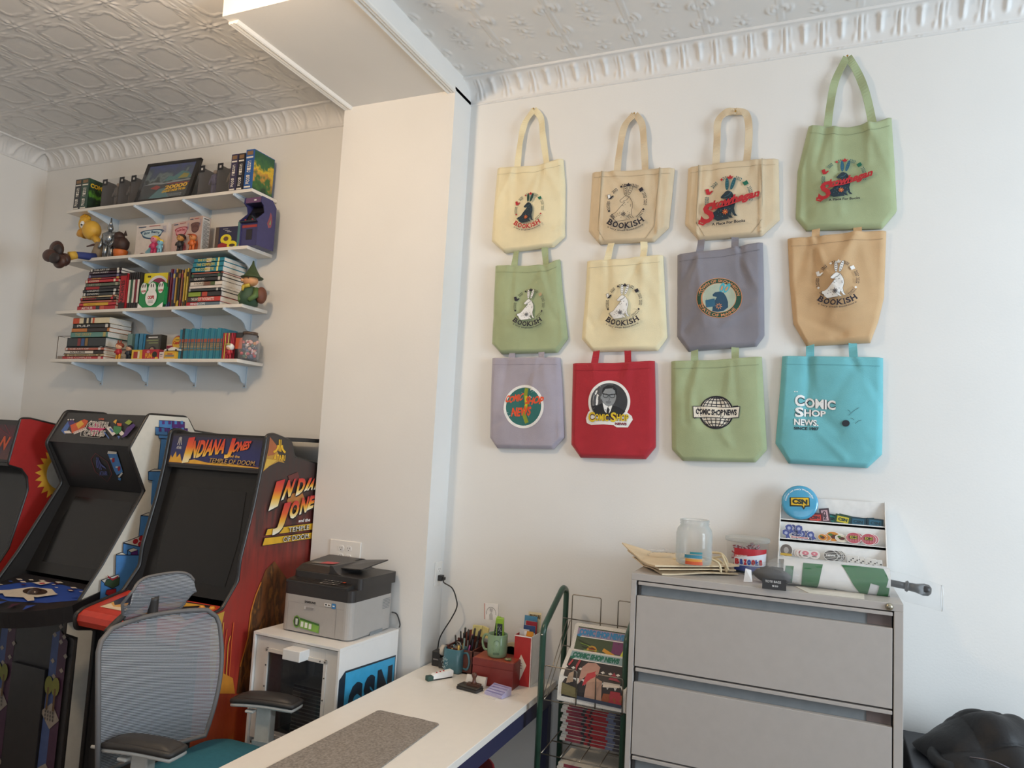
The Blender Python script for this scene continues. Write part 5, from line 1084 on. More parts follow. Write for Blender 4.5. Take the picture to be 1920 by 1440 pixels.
# ---- right machine: flame coloured side
XL, XR = -3.046, -2.411
e = empty('arcade_machine', ((XL + XR) / 2, 2.9, 0), 'arcade machine with INDIANA JONES marquee and fiery orange side, nearest the pier', 'arcade machine', 'arcade machines')
prof = [(2.40, .0), (2.40, .865), (2.30, .885), (2.295, .945), (2.33, .965), (2.522, 1.007), (2.606, 1.119), (2.611, 1.217), (2.667, 1.451), (2.694, 1.607), (2.713, 1.777), (2.757, 1.784), (2.882, 1.755), (2.915, 1.677), (3.106, 1.643), (3.24, 1.61), (3.24, 0)]
fire = ramp_mat('art_fire', [(0, '#d9992f'), (.12, '#c4552a'), (.38, '#a8342c'), (.62, '#8f3a32'), (.8, '#4a302c'), (1, '#3a3533')], 'Z', 0.2, 1.75, noise=.35, nscale=5, stretch=(1, 7, 1), rough=.4)
fire.node_tree.nodes
for b in side_panels(e, prof, XL, XR, fire):
    S2 = Print(b, lambda u, v, l: Vector((XR + .0006 + l, u, v)))
    I = lambda x, y: ipx(x, y, XR)
    J = lambda x, y: I(280 + x / 5.333, 780 + y / 5.333)      # from the enlarged crop of the upper side
    # shards at the top front, sandstone coloured
    S2.poly([J(1205, 210), J(1190, 330), J(1150, 500), J(1135, 555), J(1200, 500), J(1290, 455), J(1350, 470), J(1290, 380)], mat('#b98a3a', .5)); S2.poly([J(1205, 210), J(1180, 400), J(1240, 390), J(1300, 330)], mat('#a8603a', .5)); S2.poly([J(1140, 540), J(1170, 430), J(1280, 440)], mat('#d0a848', .5))
    # maker's mark: three strokes over the name
    Y_ = mat('#e3b02c', .45)
    for pl in (((1292, 235), (1303, 235), (1300, 355), (1289, 352)), ((1308, 236), (1318, 237), (1316, 358), (1305, 356))): S2.poly([J(*p) for p in pl], Y_)
    S2.line([J(1284, 290), J(1278, 325), J(1262, 348), J(1238, 362)], .011, Y_); S2.line([J(1322, 292), J(1328, 330), J(1340, 350), J(1356, 366)], .011, Y_)
    def sv(t, a, b_, c, d, mt, bo=.03, warp=None): S2.text(t, 0, 0, 1, 1, mt, bold=bo, warp=lambda u, v: tuple((1 - v) * ((1 - u) * a[k] + u * b_[k]) + v * ((1 - u) * d[k] + u * c[k]) for k in (0, 1)))
    sv('ATARI', J(1233, 440), J(1352, 448), J(1356, 392), J(1238, 382), Y_, .03)
    # rusty canyon shapes behind the title, brown rock lower down, bright edges
    S2.poly([J(1370, 850), J(1400, 780), J(1520, 760), J(1560, 850), J(1480, 960), J(1400, 900)], mat('#b9783c', .5)); S2.poly([J(1380, 600), J(1480, 560), J(1500, 640), J(1400, 660)], mat('#6a3430', .5))
    K2 = lambda x, y: I(380 + x / 4.8, 1000 + y / 4.8)
    rock = ramp_mat('art_rock', [(0, '#3a2a20'), (.4, '#6b4426'), (.55, '#8a5a2c'), (.7, '#4a3222'), (1, '#7a4a28')], 'Z', .2, 1.2, noise=2.0, nscale=9, stretch=(1, 3, 1), rough=.45)
    S2.poly([K2(560, 330), K2(640, 250), K2(760, 420), K2(800, 520), K2(800, 1440), K2(300, 1440), K2(330, 1200), K2(400, 940), K2(430, 700), K2(470, 560), K2(520, 440)], rock)
    S2.line([K2(330, 1200), K2(400, 940), K2(430, 700), K2(470, 560), K2(520, 440)], .008, mat('#c9762e', .5))
    S2.poly([K2(80, 745), K2(190, 700), K2(150, 900), K2(110, 1200), K2(75, 1440), K2(60, 1440), K2(60, 900)], mat('#c99a3c', .5))
    for k in range(7): S2.line([K2(90 + 30 * k, 800 + 60 * (k % 3)), K2(80 + 28 * k, 1000), K2(75 + 24 * k, 1300 + 20 * k)], .005, mat('#d8a23c' if k % 2 else '#d0602c', .5))
    S2.poly([K2(140, 1440), K2(160, 1250), K2(260, 1300), K2(280, 1440)], mat('#d0862c', .5))
    INKB = mat('#1d1b1c', .5)
    BARY = mat('#e3ae2c', .4)
    for pl in (((1165, 1125), (1142, 1198), (1720, 1125), (1730, 1050)), ((1135, 1215), (1112, 1300), (1700, 1215), (1715, 1145))): S2.poly([J(*p) for p in pl], INKB); S2.poly([J(p[0] + 6, p[1] + (6 if i in (0, 3) else -6)) for i, p in enumerate(pl)], BARY)
    # title
    TG = ramp_mat('title_gold', [(0, '#f2efe6'), (.22, '#f0d28a'), (.42, '#e8a82c'), (.66, '#dd5a2a'), (1, '#c22b34')], 'Z', 0, 1, rough=.4)
    def title(t, a, b_, c, d, bo=.05):
        sv(t, (a[0] + .004, a[1] - .006), (b_[0] + .004, b_[1] - .006), (c[0] + .004, c[1] - .006), (d[0] + .004, d[1] - .006), INKB, bo + .04)
        m2 = TG.copy(); r = [n for n in m2.node_tree.nodes if n.type == 'MAP_RANGE'][0]; zb = min(a[1], b_[1]); zt_ = max(c[1], d[1])
        r.inputs['From Min'].default_value = min(a[1], b_[1]) - 0; r.inputs['From Max'].default_value = (c[1] + d[1]) / 2
        sv(t, a, b_, c, d, m2, bo)
    INKB = mat('#1d1b1c', .5)
    title('I', J(1175, 950), J(1270, 900), J(1345, 630), J(1258, 655), .06)
    title('N', J(1300, 845), J(1395, 800), J(1455, 625), J(1375, 640), .05); title('D', J(1445, 800), J(1525, 760), J(1560, 615), J(1480, 625), .05)
    title('I', J(1528, 755), J(1560, 738), J(1612, 615), J(1585, 620), .05); title('A', J(1558, 745), J(1612, 735), J(1650, 625), J(1618, 622), .05); title('N', J(1625, 735), J(1682, 722), J(1710, 625), J(1660, 622), .05); title('A', J(1690, 720), J(1740, 712), J(1760, 630), J(1730, 625), .05)
    title('J', J(1195, 1195), J(1300, 1160), J(1400, 855), J(1285, 880), .06); title('O', J(1365, 1035), J(1460, 1010), J(1490, 835), J(1405, 850), .05); title('N', J(1475, 985), J(1545, 960), J(1580, 800), J(1510, 815), .05)
    title('E', J(1548, 945), J(1612, 915), J(1650, 790), J(1590, 795), .05); title('S', J(1625, 910), J(1690, 890), J(1720, 780), J(1665, 785), .05)
    sv('and the', J(1465, 1060), J(1580, 1050), J(1585, 1018), J(1470, 1030), WHITE, .02)
    for t, q in (('TEMPLE', ((1365, 1160), (1570, 1130), (1575, 1085), (1370, 1112))), ('OF DOOM.', ((1310, 1258), (1575, 1215), (1580, 1170), (1318, 1205)))):
        sv(t, *[J(*p) for p in q], INKB, .07); sv(t, *[J(*p) for p in q], mat('#e9e0cc', .4), .0)
    world_build(b, 'right_side', e)
    for x in (XL + .009, XR - .009): b = molding(e, prof[:-1], x); world_build(b, 'edge_trim', e)
xa, xb = XL + .018, XR - .018
b = MB(); mq = [(xa, 2.700, 1.612), (xb, 2.700, 1.612), (xb, 2.716, 1.765), (xa, 2.716, 1.765)]; b.add([mq[0], mq[1], mq[2], mq[3]] + [(p[0], p[1] + .03, p[2]) for p in mq], [(0, 1, 2, 3), (7, 6, 5, 4), (0, 4, 5, 1), (1, 5, 6, 2), (2, 6, 7, 3), (3, 7, 4, 0)], mat('#302c30', .3))
P = Print(b, quad(*mq)); P.rect(.02, .06, .98, .93, ramp_mat('marquee_art', [(0, '#c9542a'), (.14, '#b0602c'), (.2, '#2e3166'), (.6, '#2e3160'), (1, '#35303a')], 'Z', 1.6, 1.77, noise=.1, nscale=9, rough=.35))
P.poly([(.02, .07), (.03, .3), (.05, .2), (.08, .42), (.1, .22), (.13, .36), (.16, .12), (.3, .2), (.45, .12), (.6, .16), (.98, .08), (.98, .06)], mat('#dba63a', .4))
WV = mat('#d8d4cc', .4)
P.line([(.105, .62), (.107, .9)], .006, WV); P.line([(.094, .88), (.092, .72), (.082, .64)], .006, WV); P.line([(.118, .88), (.12, .72), (.13, .64)], .006, WV); P.text('ATARI', .08, .5, .135, .59, WV, bold=.02)
g2 = ramp_mat('title_gold2', [(0, '#f0e2b0'), (.3, '#e8b83c'), (.6, '#e0652c'), (1, '#cc3a34')], 'Z', 1.64, 1.745, rough=.35)
for t, x0, x1, y0a, y0b, y1a, y1b in (('I', .17, .24, .05, .1, .88, .92), ('NDIANA', .24, .60, .2, .45, .8, .92), ('J', .61, .68, .3, .3, .94, .94), ('ONES', .68, .85, .48, .62, .84, .9)):
    for mt, bo, dx in ((INKB, .08, .004), (g2, .045, 0)): P.text(t, 0, 0, 1, 1, mt, bold=bo, warp=lambda u, v: (x0 + dx + (x1 - x0) * u + .03 * v, (y0a + (y0b - y0a) * u) * (1 - v) + (y1a + (y1b - y1a) * u) * v))
P.text('and the', .66, .34, .78, .42, mat('#d9a84a', .4), bold=.02)
P.text('TEMPLE OF DOOM.', .47, .13, .95, .28, INKB, bold=.06, shear=.2); P.text('TEMPLE OF DOOM.', .47, .14, .95, .28, mat('#c9a060', .4), bold=.0, shear=.2)
world_build(b, 'marquee', e)
b = MB(); b.box(xa, xb, 2.745, 3.2, 1.755, 1.775, CABBLK); b.prism([(2.75, 1.775), (2.87, 1.752), (2.9, 1.67), (3.1, 1.635), (3.23, 1.6), (3.23, .1), (3.2, .1), (3.2, 1.58), (3.05, 1.6), (2.88, 1.64), (2.85, 1.73), (2.75, 1.75)], xa, xb, 'X', CABBLK); world_build(b, 'top_cover', e)
b = MB(); b.add([(xa, 2.735, 1.605), (xb, 2.735, 1.605), (xb, 2.61, 1.02), (xa, 2.61, 1.02)], [(3, 2, 1, 0)], mat('#211f1e', .3, spec=.35)); b.box(xa, xb, 2.703, 2.74, 1.598, 1.612, CABBLK)
q0 = quad((xa, 2.6085, 1.02), (xb, 2.6085, 1.02), (xb, 2.7335, 1.605), (xa, 2.7335, 1.605)); P = Print(b, q0); P.poly([(.13, .1), (.87, .1), (.9, .45), (.86, .83), (.14, .83), (.1, .45)], mat('#1b1918', .15, spec=.4)); world_build(b, 'screen_bezel', e)
b = MB(); RED = mat('#c23a2a', .4); pan = [(2.55, 1.012), (2.36, .972), (2.325, .962), (2.302, .945), (2.298, .92), (2.31, .895), (2.40, .87), (2.6, .95)]
b.prism(pan, xa - .016, xb + .016, 'X', RED); P = Print(b, quad((xa + .05, 2.365, .9735), (xb - .05, 2.365, .9735), (xb - .05, 2.54, 1.0105), (xa + .05, 2.54, 1.0105)))
P.rect(0, 0, 1, 1, mat('#26232a', .3)); 
rr = random.Random(4)
P.poly([(0, 0), (.02, .35), (.1, .2), (.18, .42), (.26, .15), (.4, .3), (.5, .12), (.62, .4), (.7, .2), (.85, .35), (1, .1), (1, 0)], mat('#d9a04a', .3)); P.poly([(0, 0), (.03, .25), (.12, .12), (.3, .2), (.5, .06), (.7, .14), (1, .03), (1, 0)], mat('#e8d0b0', .3))
P.poly([(.3, .3), (.5, .75), (.72, .6), (.66, .4), (.8, .3), (.5, .22)], mat('#b8362c', .3)); P.poly([(.45, .5), (.6, .9), (.9, .95), (.7, .65)], mat('#d8a43c', .3)); P.poly([(.7, .5), (1, .8), (1, .5)], mat('#7a2440', .3))
world_build(b, 'control_panel', e)
b = MB()
for q in ((XL + .2, 2.46), ): b.tube([(q[0], q[1], .99), (q[0], q[1], 1.05)], .005, CHROME); b.ball((q[0], q[1], 1.06), .018, mat('#b02a2a', .25))
world_build(b, 'joystick', e)
for q in ((XR - .06, 2.52), (XR - .1, 2.5)): b = MB(); b.lathe([(.0165, 0), (.0165, .008), (.011, .011), (.011, .015), (.0, .016)], (q[0], q[1], 1.0), mat('#d88a2a', .3), n=18); world_build(b, 'button', e)
b = MB(); b.box(xa, xb, 2.425, 2.44, .02, .885, CABBLK); world_build(b, 'front_panel', e)
b = MB(); b.box(XL + .19, XR - .19, 2.412, 2.425, .2, .62, mat('#2a2829', .3)); 
for q in (-.07, .07): b.box((XL + XR) / 2 + q - .02, (XL + XR) / 2 + q + .02, 2.405, 2.412, .48, .54, mat('#5a2622', .3))
world_build(b, 'coin_door', e, bev=.002)

# ---- middle machine: castle blocks on a white side
XL2, XR2 = -3.81, -3.17
e = empty('arcade_machine', ((XL2 + XR2) / 2, 2.9, 0), 'middle arcade machine with CRYSTAL CASTLES marquee and blue castles on a white side', 'arcade machine', 'arcade machines')
prof = [(2.42, 0), (2.42, .80), (2.36, .83), (2.36, .91), (2.394, .936), (2.515, 1.117), (2.712, 1.467), (2.60, 1.678), (2.69, 1.852), (2.935, 1.853), (2.99, 1.78), (3.24, 1.76), (3.24, 0)]
WHT = mat('#dcd8cc', .4, var=.03); BL = mat('#4f86c2', .45); PU = mat('#5a2f7a', .45); BK = mat('#22253a', .5); RB = mat('#a82a34', .45)
for b in side_panels(e, prof, XL2, XR2, WHT):
    S2 = Print(b, lambda u, v, l: Vector((XR2 + .0006 + l, u, v))); C1 = lambda x, y: ipx(x / 4.8, 760 + y / 4.8, XR2)
    def blk(pts, mt, ol=True):
        S2.poly([C1(*p) for p in pts], mt)
        if ol: S2.line([C1(*p) for p in list(pts) + [pts[0]]], .0035, BK)
    blk(((1430, 200), (1430, 135), (1545, 140), (1545, 210)), BL); blk(((1545, 210), (1545, 140), (1660, 150), (1660, 215)), PU)
    blk(((1395, 265), (1395, 195), (1505, 205), (1505, 275)), BL); blk(((1505, 275), (1505, 205), (1685, 210), (1685, 280)), PU)
    for k in range(4): blk(((1455 + k * 55, 140), (1478 + k * 55, 141), (1478 + k * 55, 170), (1455 + k * 55, 169)), PU if k < 2 else BL, False)
    for k in range(5): blk(((1425 + k * 50, 200), (1448 + k * 50, 201), (1448 + k * 50, 236), (1425 + k * 50, 235)), PU if k < 2 else BL, False)
    blk(((1415, 265), (1640, 280), (1640, 310), (1425, 298)), BL); blk(((1440, 300), (1600, 308), (1580, 1100), (1425, 1000), (1410, 600)), BL)
    blk(((1325, 595), (1440, 585), (1440, 700), (1360, 675), (1325, 670)), BL); blk(((1325, 595), (1380, 572), (1450, 575), (1440, 592)), WHT); blk(((1360, 675), (1420, 690), (1400, 1000), (1345, 880)), BL, False)
    blk(((1255, 990), (1320, 968), (1380, 980), (1360, 1300), (1235, 1200)), BL); blk(((1255, 990), (1320, 965), (1400, 970), (1330, 995)), WHT)
    blk(((1095, 1235), (1270, 1165), (1290, 1190), (1260, 1275)), WHT); blk(((1095, 1240), (1260, 1275), (1245, 1500), (1085, 1500)), BL)
    for p in ((1205, 1222), (1258, 1195), (1250, 1245)): S2.poly([(a + .016 * cos(t), c + .013 * sin(t)) for a, c in [C1(*p)] for t in np.linspace(0, 2 * pi, 14)[:-1]], RB)
    for p in ((1028, 1340), (1130, 1300), (1135, 1365)):
        x, y = p; blk(((x, y), (x + 55, y - 20), (x + 90, y), (x + 30, y + 22)), WHT); blk(((x, y), (x + 30, y + 22), (x + 25, y + 130), (x - 5, y + 110)), BL); blk(((x + 30, y + 22), (x + 90, y), (x + 88, y + 100), (x + 28, y + 130)), PU)
    D1 = lambda x, y: ipx(x / 3.6, 1040 + y / 3.6, XR2)
    def blk2(pts, mt, ol=True):
        S2.poly([D1(*p) for p in pts], mt)
        if ol: S2.line([D1(*p) for p in list(pts) + [pts[0]]], .0035, BK)
    blk2(((765, 0), (760, 200), (665, 170), (655, 310), (790, 260), (930, 60), (940, 0)), BL); blk2(((665, 170), (780, 130), (790, 150), (690, 190)), WHT)
    blk2(((700, 165), (790, 150), (785, 200), (740, 225), (685, 200)), mat('#3c5038', .5)); blk2(((700, 235), (765, 225), (765, 262), (725, 280), (692, 262)), RB); blk2(((705, 135), (740, 160), (780, 138), (778, 150), (740, 172), (708, 150)), RB, False)
    for (y0, h_, x_) in ((730, 110, 605), (905, 130, 585), (1105, 420, 565)):
        blk2(((x_, y0 + 15), (x_ + 45, y0 - 5), (x_ + 90, y0 + 5), (x_ + 85, y0 + h_), (x_ - 5, y0 + h_ - 20)), BL); blk2(((x_, y0 + 15), (x_ + 30, y0 - 12), (x_ + 60, y0 - 8), (x_ + 40, y0 + 18)), WHT)
    world_build(b, 'right_side', e)
for x in (XL2 + .009, XR2 - .009): b = molding(e, prof[:-1], x); world_build(b, 'edge_trim', e)
xa, xb = XL2 + .018, XR2 - .018
b = MB(); m0, m1 = (2.604, 1.688), (2.690, 1.846); mq = [(xa, m0[0], m0[1]), (xb, m0[0], m0[1]), (xb, m1[0], m1[1]), (xa, m1[0], m1[1])]
b.add(mq + [(p[0], p[1] + .04, p[2]) for p in mq], [(0, 1, 2, 3), (7, 6, 5, 4), (0, 4, 5, 1), (1, 5, 6, 2), (2, 6, 7, 3), (3, 7, 4, 0)], mat('#2d2b2b', .35)); P = Print(b, quad(*mq))
PK = mat('#c02a6a', .4); LB = mat('#4a68a8', .4); YE = mat('#d6a43a', .4); GN = mat('#3a7a4a', .4); CW = mat('#d8d0c8', .4); OR_ = mat('#c9542c', .4); PP = mat('#4a2f6c', .4)
MI = inv_quad((-135, 639), (1395, 729), (1719, 189), (207, 108))
def MQ(pts, mt): P.poly([MI(x, y) for x, y in pts], mt)
def ML(pts, w, mt): P.line([MI(x, y) for x, y in pts], w, mt)
MQ(((110, 450), (240, 270), (290, 330), (190, 520)), LB); MQ(((240, 290), (330, 240), (400, 330), (290, 400)), PP); MQ(((290, 350), (560, 240), (640, 270), (580, 380), (330, 500)), OR_); MQ(((400, 330), (500, 260), (560, 330), (450, 420)), YE); MQ(((350, 480), (580, 390), (620, 430), (370, 520)), CW); MQ(((170, 460), (280, 450), (330, 500), (190, 500)), CW)
for k in range(6): MQ(((360 + k * 40, 490 - k * 16), (380 + k * 40, 482 - k * 16), (385 + k * 40, 495 - k * 16), (365 + k * 40, 502 - k * 16)), RB)
for k in range(3): MQ(((235 + 50 * k, 250), (255 + 50 * k, 235), (275 + 50 * k, 250), (255 + 50 * k, 268)), CW)
MQ(((700, 380), (800, 300), (900, 310), (880, 380), (980, 420), (860, 480), (740, 560), (640, 520), (700, 450), (640, 400)), PK)
for t, x0, x1, y0, y1 in (('CRYSTAL', 650, 1040, 400, 280), ('CASTLES', 560, 960, 550, 440)):
    for mt, bo in ((CW, .085), (mat('#2d2b2b', .4), .045), (CW, .0)): P.text(t, 0, 0, 1, 1, mt, bold=bo, warp=lambda u, v: MI(x0 + (x1 - x0) * u + 30 * v, y0 + 20 * u + (y1 - y0) * v))
ML(((720, 270), (640, 340), (620, 400), (520, 490), (515, 560), (860, 590), (930, 540)), .008, CW); ML(((720, 405), (955, 418)), .01, CW)
P.text('ATARI', 0, 0, 1, 1, OR_, bold=.03, warp=lambda u, v: MI(850 + 105 * u, 270 - 35 * v))
MQ(((1000, 420), (1080, 390), (1180, 520), (1120, 560)), CW); MQ(((1050, 430), (1090, 420), (1150, 490), (1110, 500)), LB); MQ(((1140, 380), (1280, 400), (1280, 470), (1200, 540), (1130, 480)), GN); MQ(((1130, 310), (1170, 270), (1200, 270), (1180, 350)), YE); MQ(((1200, 330), (1290, 340), (1280, 390), (1210, 380)), OR_); MQ(((1340, 330), (1420, 270), (1480, 310), (1420, 370)), mat('#8a9a3a', .4)); MQ(((1290, 470), (1350, 530), (1280, 560), (1240, 520)), CW); MQ(((1380, 420), (1500, 340), (1540, 380), (1380, 560), (1290, 600)), PP); MQ(((970, 480), (1060, 590), (1060, 620), (960, 500)), LB); MQ(((1210, 560), (1260, 570), (1240, 620)), LB)
world_build(b, 'marquee', e)
b = MB(); b.box(xa, xb, 2.69, 2.93, 1.835, 1.848, CABBLK); b.prism([(2.925, 1.848), (2.98, 1.775), (3.23, 1.755), (3.23, .1), (3.2, .1), (3.2, 1.73), (2.96, 1.75), (2.9, 1.83)], xa, xb, 'X', CABBLK); world_build(b, 'top_cover', e)
b = MB(); b.add([(xa, 2.612, 1.69), (xb, 2.612, 1.69), (xb, 2.75, 1.45), (xa, 2.75, 1.45)], [(3, 2, 1, 0)], mat('#2b2929', .35)); P = Print(b, quad((xa, 2.748, 1.45), (xb, 2.748, 1.45), (xb, 2.61, 1.69), (xa, 2.61, 1.69)))
G4 = inv_quad((126, 1161), (1647, 1440), (1395, 729), (-135, 639))
P.line([G4(*p) for p in ((740, 815), (640, 890), (690, 1050), (900, 1200), (1005, 1105), (950, 940), (740, 815))], .006, mat('#8a3a40', .4)); AB = mat('#5a64a0', .4)
for pl in (((745, 870), (765, 870), (790, 1030), (775, 1025)), ((775, 870), (790, 875), (825, 1035), (808, 1030)), ((735, 900), (745, 905), (760, 1010), (730, 1000)), ((795, 900), (830, 990), (905, 1030), (900, 1010), (830, 960))): P.poly([G4(*p) for p in pl], AB)
P.text('ATARI', 0, 0, 1, 1, AB, bold=.03, warp=lambda u, v: G4(770 + 150 * u, 1105 - 55 * v + 10 * u))
P.poly([G4(*p) for p in ((975, 820), (1150, 830), (1220, 1090), (1100, 1125), (1060, 1060))], BL); P.poly([G4(*p) for p in ((990, 790), (1150, 805), (1140, 835), (970, 825))], WHT); P.poly([G4(*p) for p in ((1120, 1150), (1200, 1090), (1220, 1110), (1140, 1165))], WHT); P.poly([G4(*p) for p in ((1120, 1165), (1175, 1170), (1160, 1205), (1120, 1190))], BL)
for p in ((1040, 890), (1130, 1010)): P.poly([G4(p[0], p[1]), G4(p[0] + 60, p[1] - 5), G4(p[0] + 50, p[1] + 50), G4(p[0] + 10, p[1] + 60)], RB); P.poly([G4(p[0] - 30, p[1] - 5), G4(p[0] + 20, p[1] - 8), G4(p[0] + 10, p[1] + 15), G4(p[0] - 30, p[1] + 12)], WHT)
world_build(b, 'speaker_panel', e)
b = MB(); q0 = ((xa, 2.56, 1.02), (xb, 2.56, 1.02), (xb, 2.755, 1.45), (xa, 2.755, 1.45)); b.add(list(q0), [(0, 1, 2, 3)], mat('#211f1e', .3, spec=.35)); P = Print(b, quad(*q0)); P.poly([(.14, .12), (.86, .12), (.9, .5), (.86, .88), (.14, .88), (.1, .5)], mat('#1b1918', .15, spec=.4)); world_build(b, 'screen_bezel', e)
# control panel: bulging shelf printed with blocks, trackball in a brown ring
b = MB(); cx = (XL2 + XR2) / 2; n = 24; top = []
for i in range(n + 1): u = i / n; top.append((XL2 - .02 + (XR2 - XL2 + .04) * u, 2.36 - .16 * sin(pi * u) ** .8))
outl = top + [(XR2 + .0, 2.55), (XL2, 2.55)]
zt = lambda y: .93 + (y - 2.25) * .25
b.add([(p[0], p[1], zt(p[1])) for p in outl] + [(p[0], p[1] + (.02 if i <= n else 0), zt(p[1]) - .075) for i, p in enumerate(outl)], [tuple(range(len(outl))), tuple(range(len(outl), 2 * len(outl)))[::-1]] + [(i, (i + 1) % len(outl), len(outl) + (i + 1) % len(outl), len(outl) + i)[::-1] for i in range(len(outl))], mat('#262426', .35))
P = Print(b, lambda u, v, l: Vector((XL2 + (XR2 - XL2) * u, 2.19 + .36 * v, zt(2.19 + .36 * v) + l))); DBL = mat('#2c4a9a', .35); DP = mat('#4a2438', .35); WC = mat('#d0c4b4', .35)
rr = random.Random(2)
P.poly([(.08, .55), (.2, .75), (.45, .9), (.85, .85), (.98, .6), (.8, .42), (.5, .3), (.25, .35)], DBL)
for k in range(64):
    u, v = rr.uniform(.04, .94), rr.uniform(.38, .9); s = rr.uniform(.02, .05)
    if hypot((u - .5) / .2, (v - .55) / .18) < 1: continue
    if v < .38 + .5 * abs(u - .5): continue
    P.poly([(u, v), (u + s, v + s * .5), (u + 2 * s, v), (u + s, v - s * .5)], (WC, DBL, DP, WC)[k % 4])
P.poly([(.3, .5), (.42, .66), (.62, .7), (.76, .6), (.66, .46), (.44, .42)], WC); P.poly([(.2, .42), (.3, .5), (.44, .42), (.62, .46), (.7, .38), (.66, .34), (.56, .4), (.4, .34), (.32, .4), (.26, .34)], WC); P.poly([(.34, .76), (.4, .84), (.5, .84), (.46, .74)], WC); P.poly([(.4, .78), (.44, .81), (.47, .79), (.44, .76)], RB)
P.poly([(.54 + .12 * cos(t), .57 + .085 * sin(t)) for t in np.linspace(0, 2 * pi, 26)[:-1]], mat('#3a2a20', .3))
for k in range(5): a = .18 + k * .14; P.poly([(a, .3 - .1 * sin(a * pi)), (a + .06, .36 - .1 * sin(a * pi)), (a + .05, .2 - .1 * sin(a * pi))], (DBL, DP)[k % 2])
world_build(b, 'control_panel', e)
b = MB(); b.ball((XL2 + .64 * .54, 2.19 + .36 * .57, zt(2.19 + .36 * .57) - .006), .034, mat('#3a2822', .12)); world_build(b, 'trackball', e)
b = MB(); b.box(xa, xb, 2.44, 2.46, .02, .87, mat('#2b292a', .45)); P = face_print(b, xa, xb, 2.44, .02, .87)
DB2, DP2, DW = mat('#3f4f78', .5), mat('#43283c', .5), mat('#8a7f74', .5)
for x0 in (.06, .70):
    P.poly([(x0, 0), (x0 + .02, .9), (x0 + .1, .93), (x0 + .1, 0)], DB2); P.poly([(x0 + .1, 0), (x0 + .1, .93), (x0 + .2, .88), (x0 + .19, 0)], DP2)
    for (u, v) in ((.02, .9), (.08, .95), (.13, .9), (.1, .87), (.03, .76), (.06, .68), (.14, .72), (.17, .8)): P.poly([(x0 + u, v), (x0 + u + .025, v + .015), (x0 + u + .05, v), (x0 + u + .025, v - .015)], DW)
    P.poly([(x0 - .02, .48), (x0 + .1, .4), (x0 + .2, .46), (x0 + .1, .54)], DW); P.poly([(x0 - .04, .16), (x0 + .08, .08), (x0 + .22, .14), (x0 + .1, .22)], DW)
    for k in range(12): P.poly([(x0 + .04 + .03 * (k % 4) + .008 * cos(t), .45 + .02 * (k // 4) + .008 * sin(t)) for t in np.linspace(0, 2 * pi, 9)[:-1]], mat('#4a4440', .5))
    for q in (.05, .13):
        P.poly([(x0 + q + .045 * cos(t), .63 + .05 * sin(t)) for t in np.linspace(0, 2 * pi, 18)[:-1]], mat('#6a6a2c', .5)); P.line([(x0 + q, .5), (x0 + q, .62)], .02, mat('#5a4226', .5))
world_build(b, 'front_panel', e)
b = MB(); b.box(cx - .12, cx + .12, 2.42, 2.44, .1, .62, mat('#272526', .4)); world_build(b, 'coin_door', e, bev=.002)

# ---- left machine: red side with a sun, cut off by the frame
XL3, XR3 = -4.58, -3.95
e = empty('arcade_machine', ((XL3 + XR3) / 2, 2.9, 0), 'red sided arcade machine at the left, a yellow rayed disc on its side', 'arcade machine', 'arcade machines')
prof = [(2.42, 0), (2.42, .8), (2.33, .82), (2.33, .88), (2.46, .93), (2.568, 1.112), (2.635, 1.42), (2.622, 1.49), (2.585, 1.535), (2.514, 1.556), (2.552, 1.797), (2.60, 1.80), (3.0, 1.73), (3.24, 1.70), (3.24, 0)]
RS = mat('#a52e2c', .38, var=.04)
for b in side_panels(e, prof, XL3, XR3, RS):
    S2 = Print(b, lambda u, v, l: Vector((XR3 + .0006 + l, u, v))); c = ipx(118, 886, XR3)
    S2.poly([(c[0] + (.125 if k % 2 else .16) * cos(2 * pi * k / 48), c[1] + (.125 if k % 2 else .16) * sin(2 * pi * k / 48)) for k in range(48)], YE); S2.poly([(c[0] + .095 * cos(t), c[1] + .095 * sin(t)) for t in np.linspace(0, 2 * pi, 30)[:-1]], mat('#c9c6bc', .4))
    S2.poly([(c[0] - .06, c[1] - .12), (c[0] - .02, c[1] - .22), (c[0] + .1, c[1] - .25), (c[0] + .05, c[1] - .13)], mat('#3a2420', .4)); S2.poly([(c[0] - .04, c[1] - .13), (c[0] - .01, c[1] - .19), (c[0] + .05, c[1] - .2), (c[0] + .03, c[1] - .14)], OR_)
    world_build(b, 'right_side', e)
for x in (XL3 + .009, XR3 - .009): b = molding(e, prof[:-1], x); world_build(b, 'edge_trim', e)
xa, xb = XL3 + .018, XR3 - .018
b = MB(); mq = [(xa, 2.525, 1.565), (xb, 2.525, 1.565), (xb, 2.560, 1.785), (xa, 2.560, 1.785)]; b.add(mq + [(p[0], p[1] + .03, p[2]) for p in mq], [(0, 1, 2, 3), (7, 6, 5, 4), (0, 4, 5, 1), (1, 5, 6, 2), (2, 6, 7, 3), (3, 7, 4, 0)], mat('#2b2728', .3)); P = Print(b, quad(*mq))
P.rect(.03, .06, .97, .9, ramp_mat('marquee_red', [(0, '#6a4038'), (.4, '#3c2c40'), (.7, '#5a2430'), (1, '#3a2830')], 'Z', 1.56, 1.78, noise=.8, nscale=12, rough=.35)); 
for mt, bo in ((INKB, .08), (OR_, .03)): P.text('OW', .62, .28, .94, .62, mt, bold=bo)
P.line([(.8, .9), (.95, .6)], .01, mat('#7a2a3a', .4)); P.line([(.7, .85), (.98, .55)], .01, mat('#7a2a3a', .4))
world_build(b, 'marquee', e)
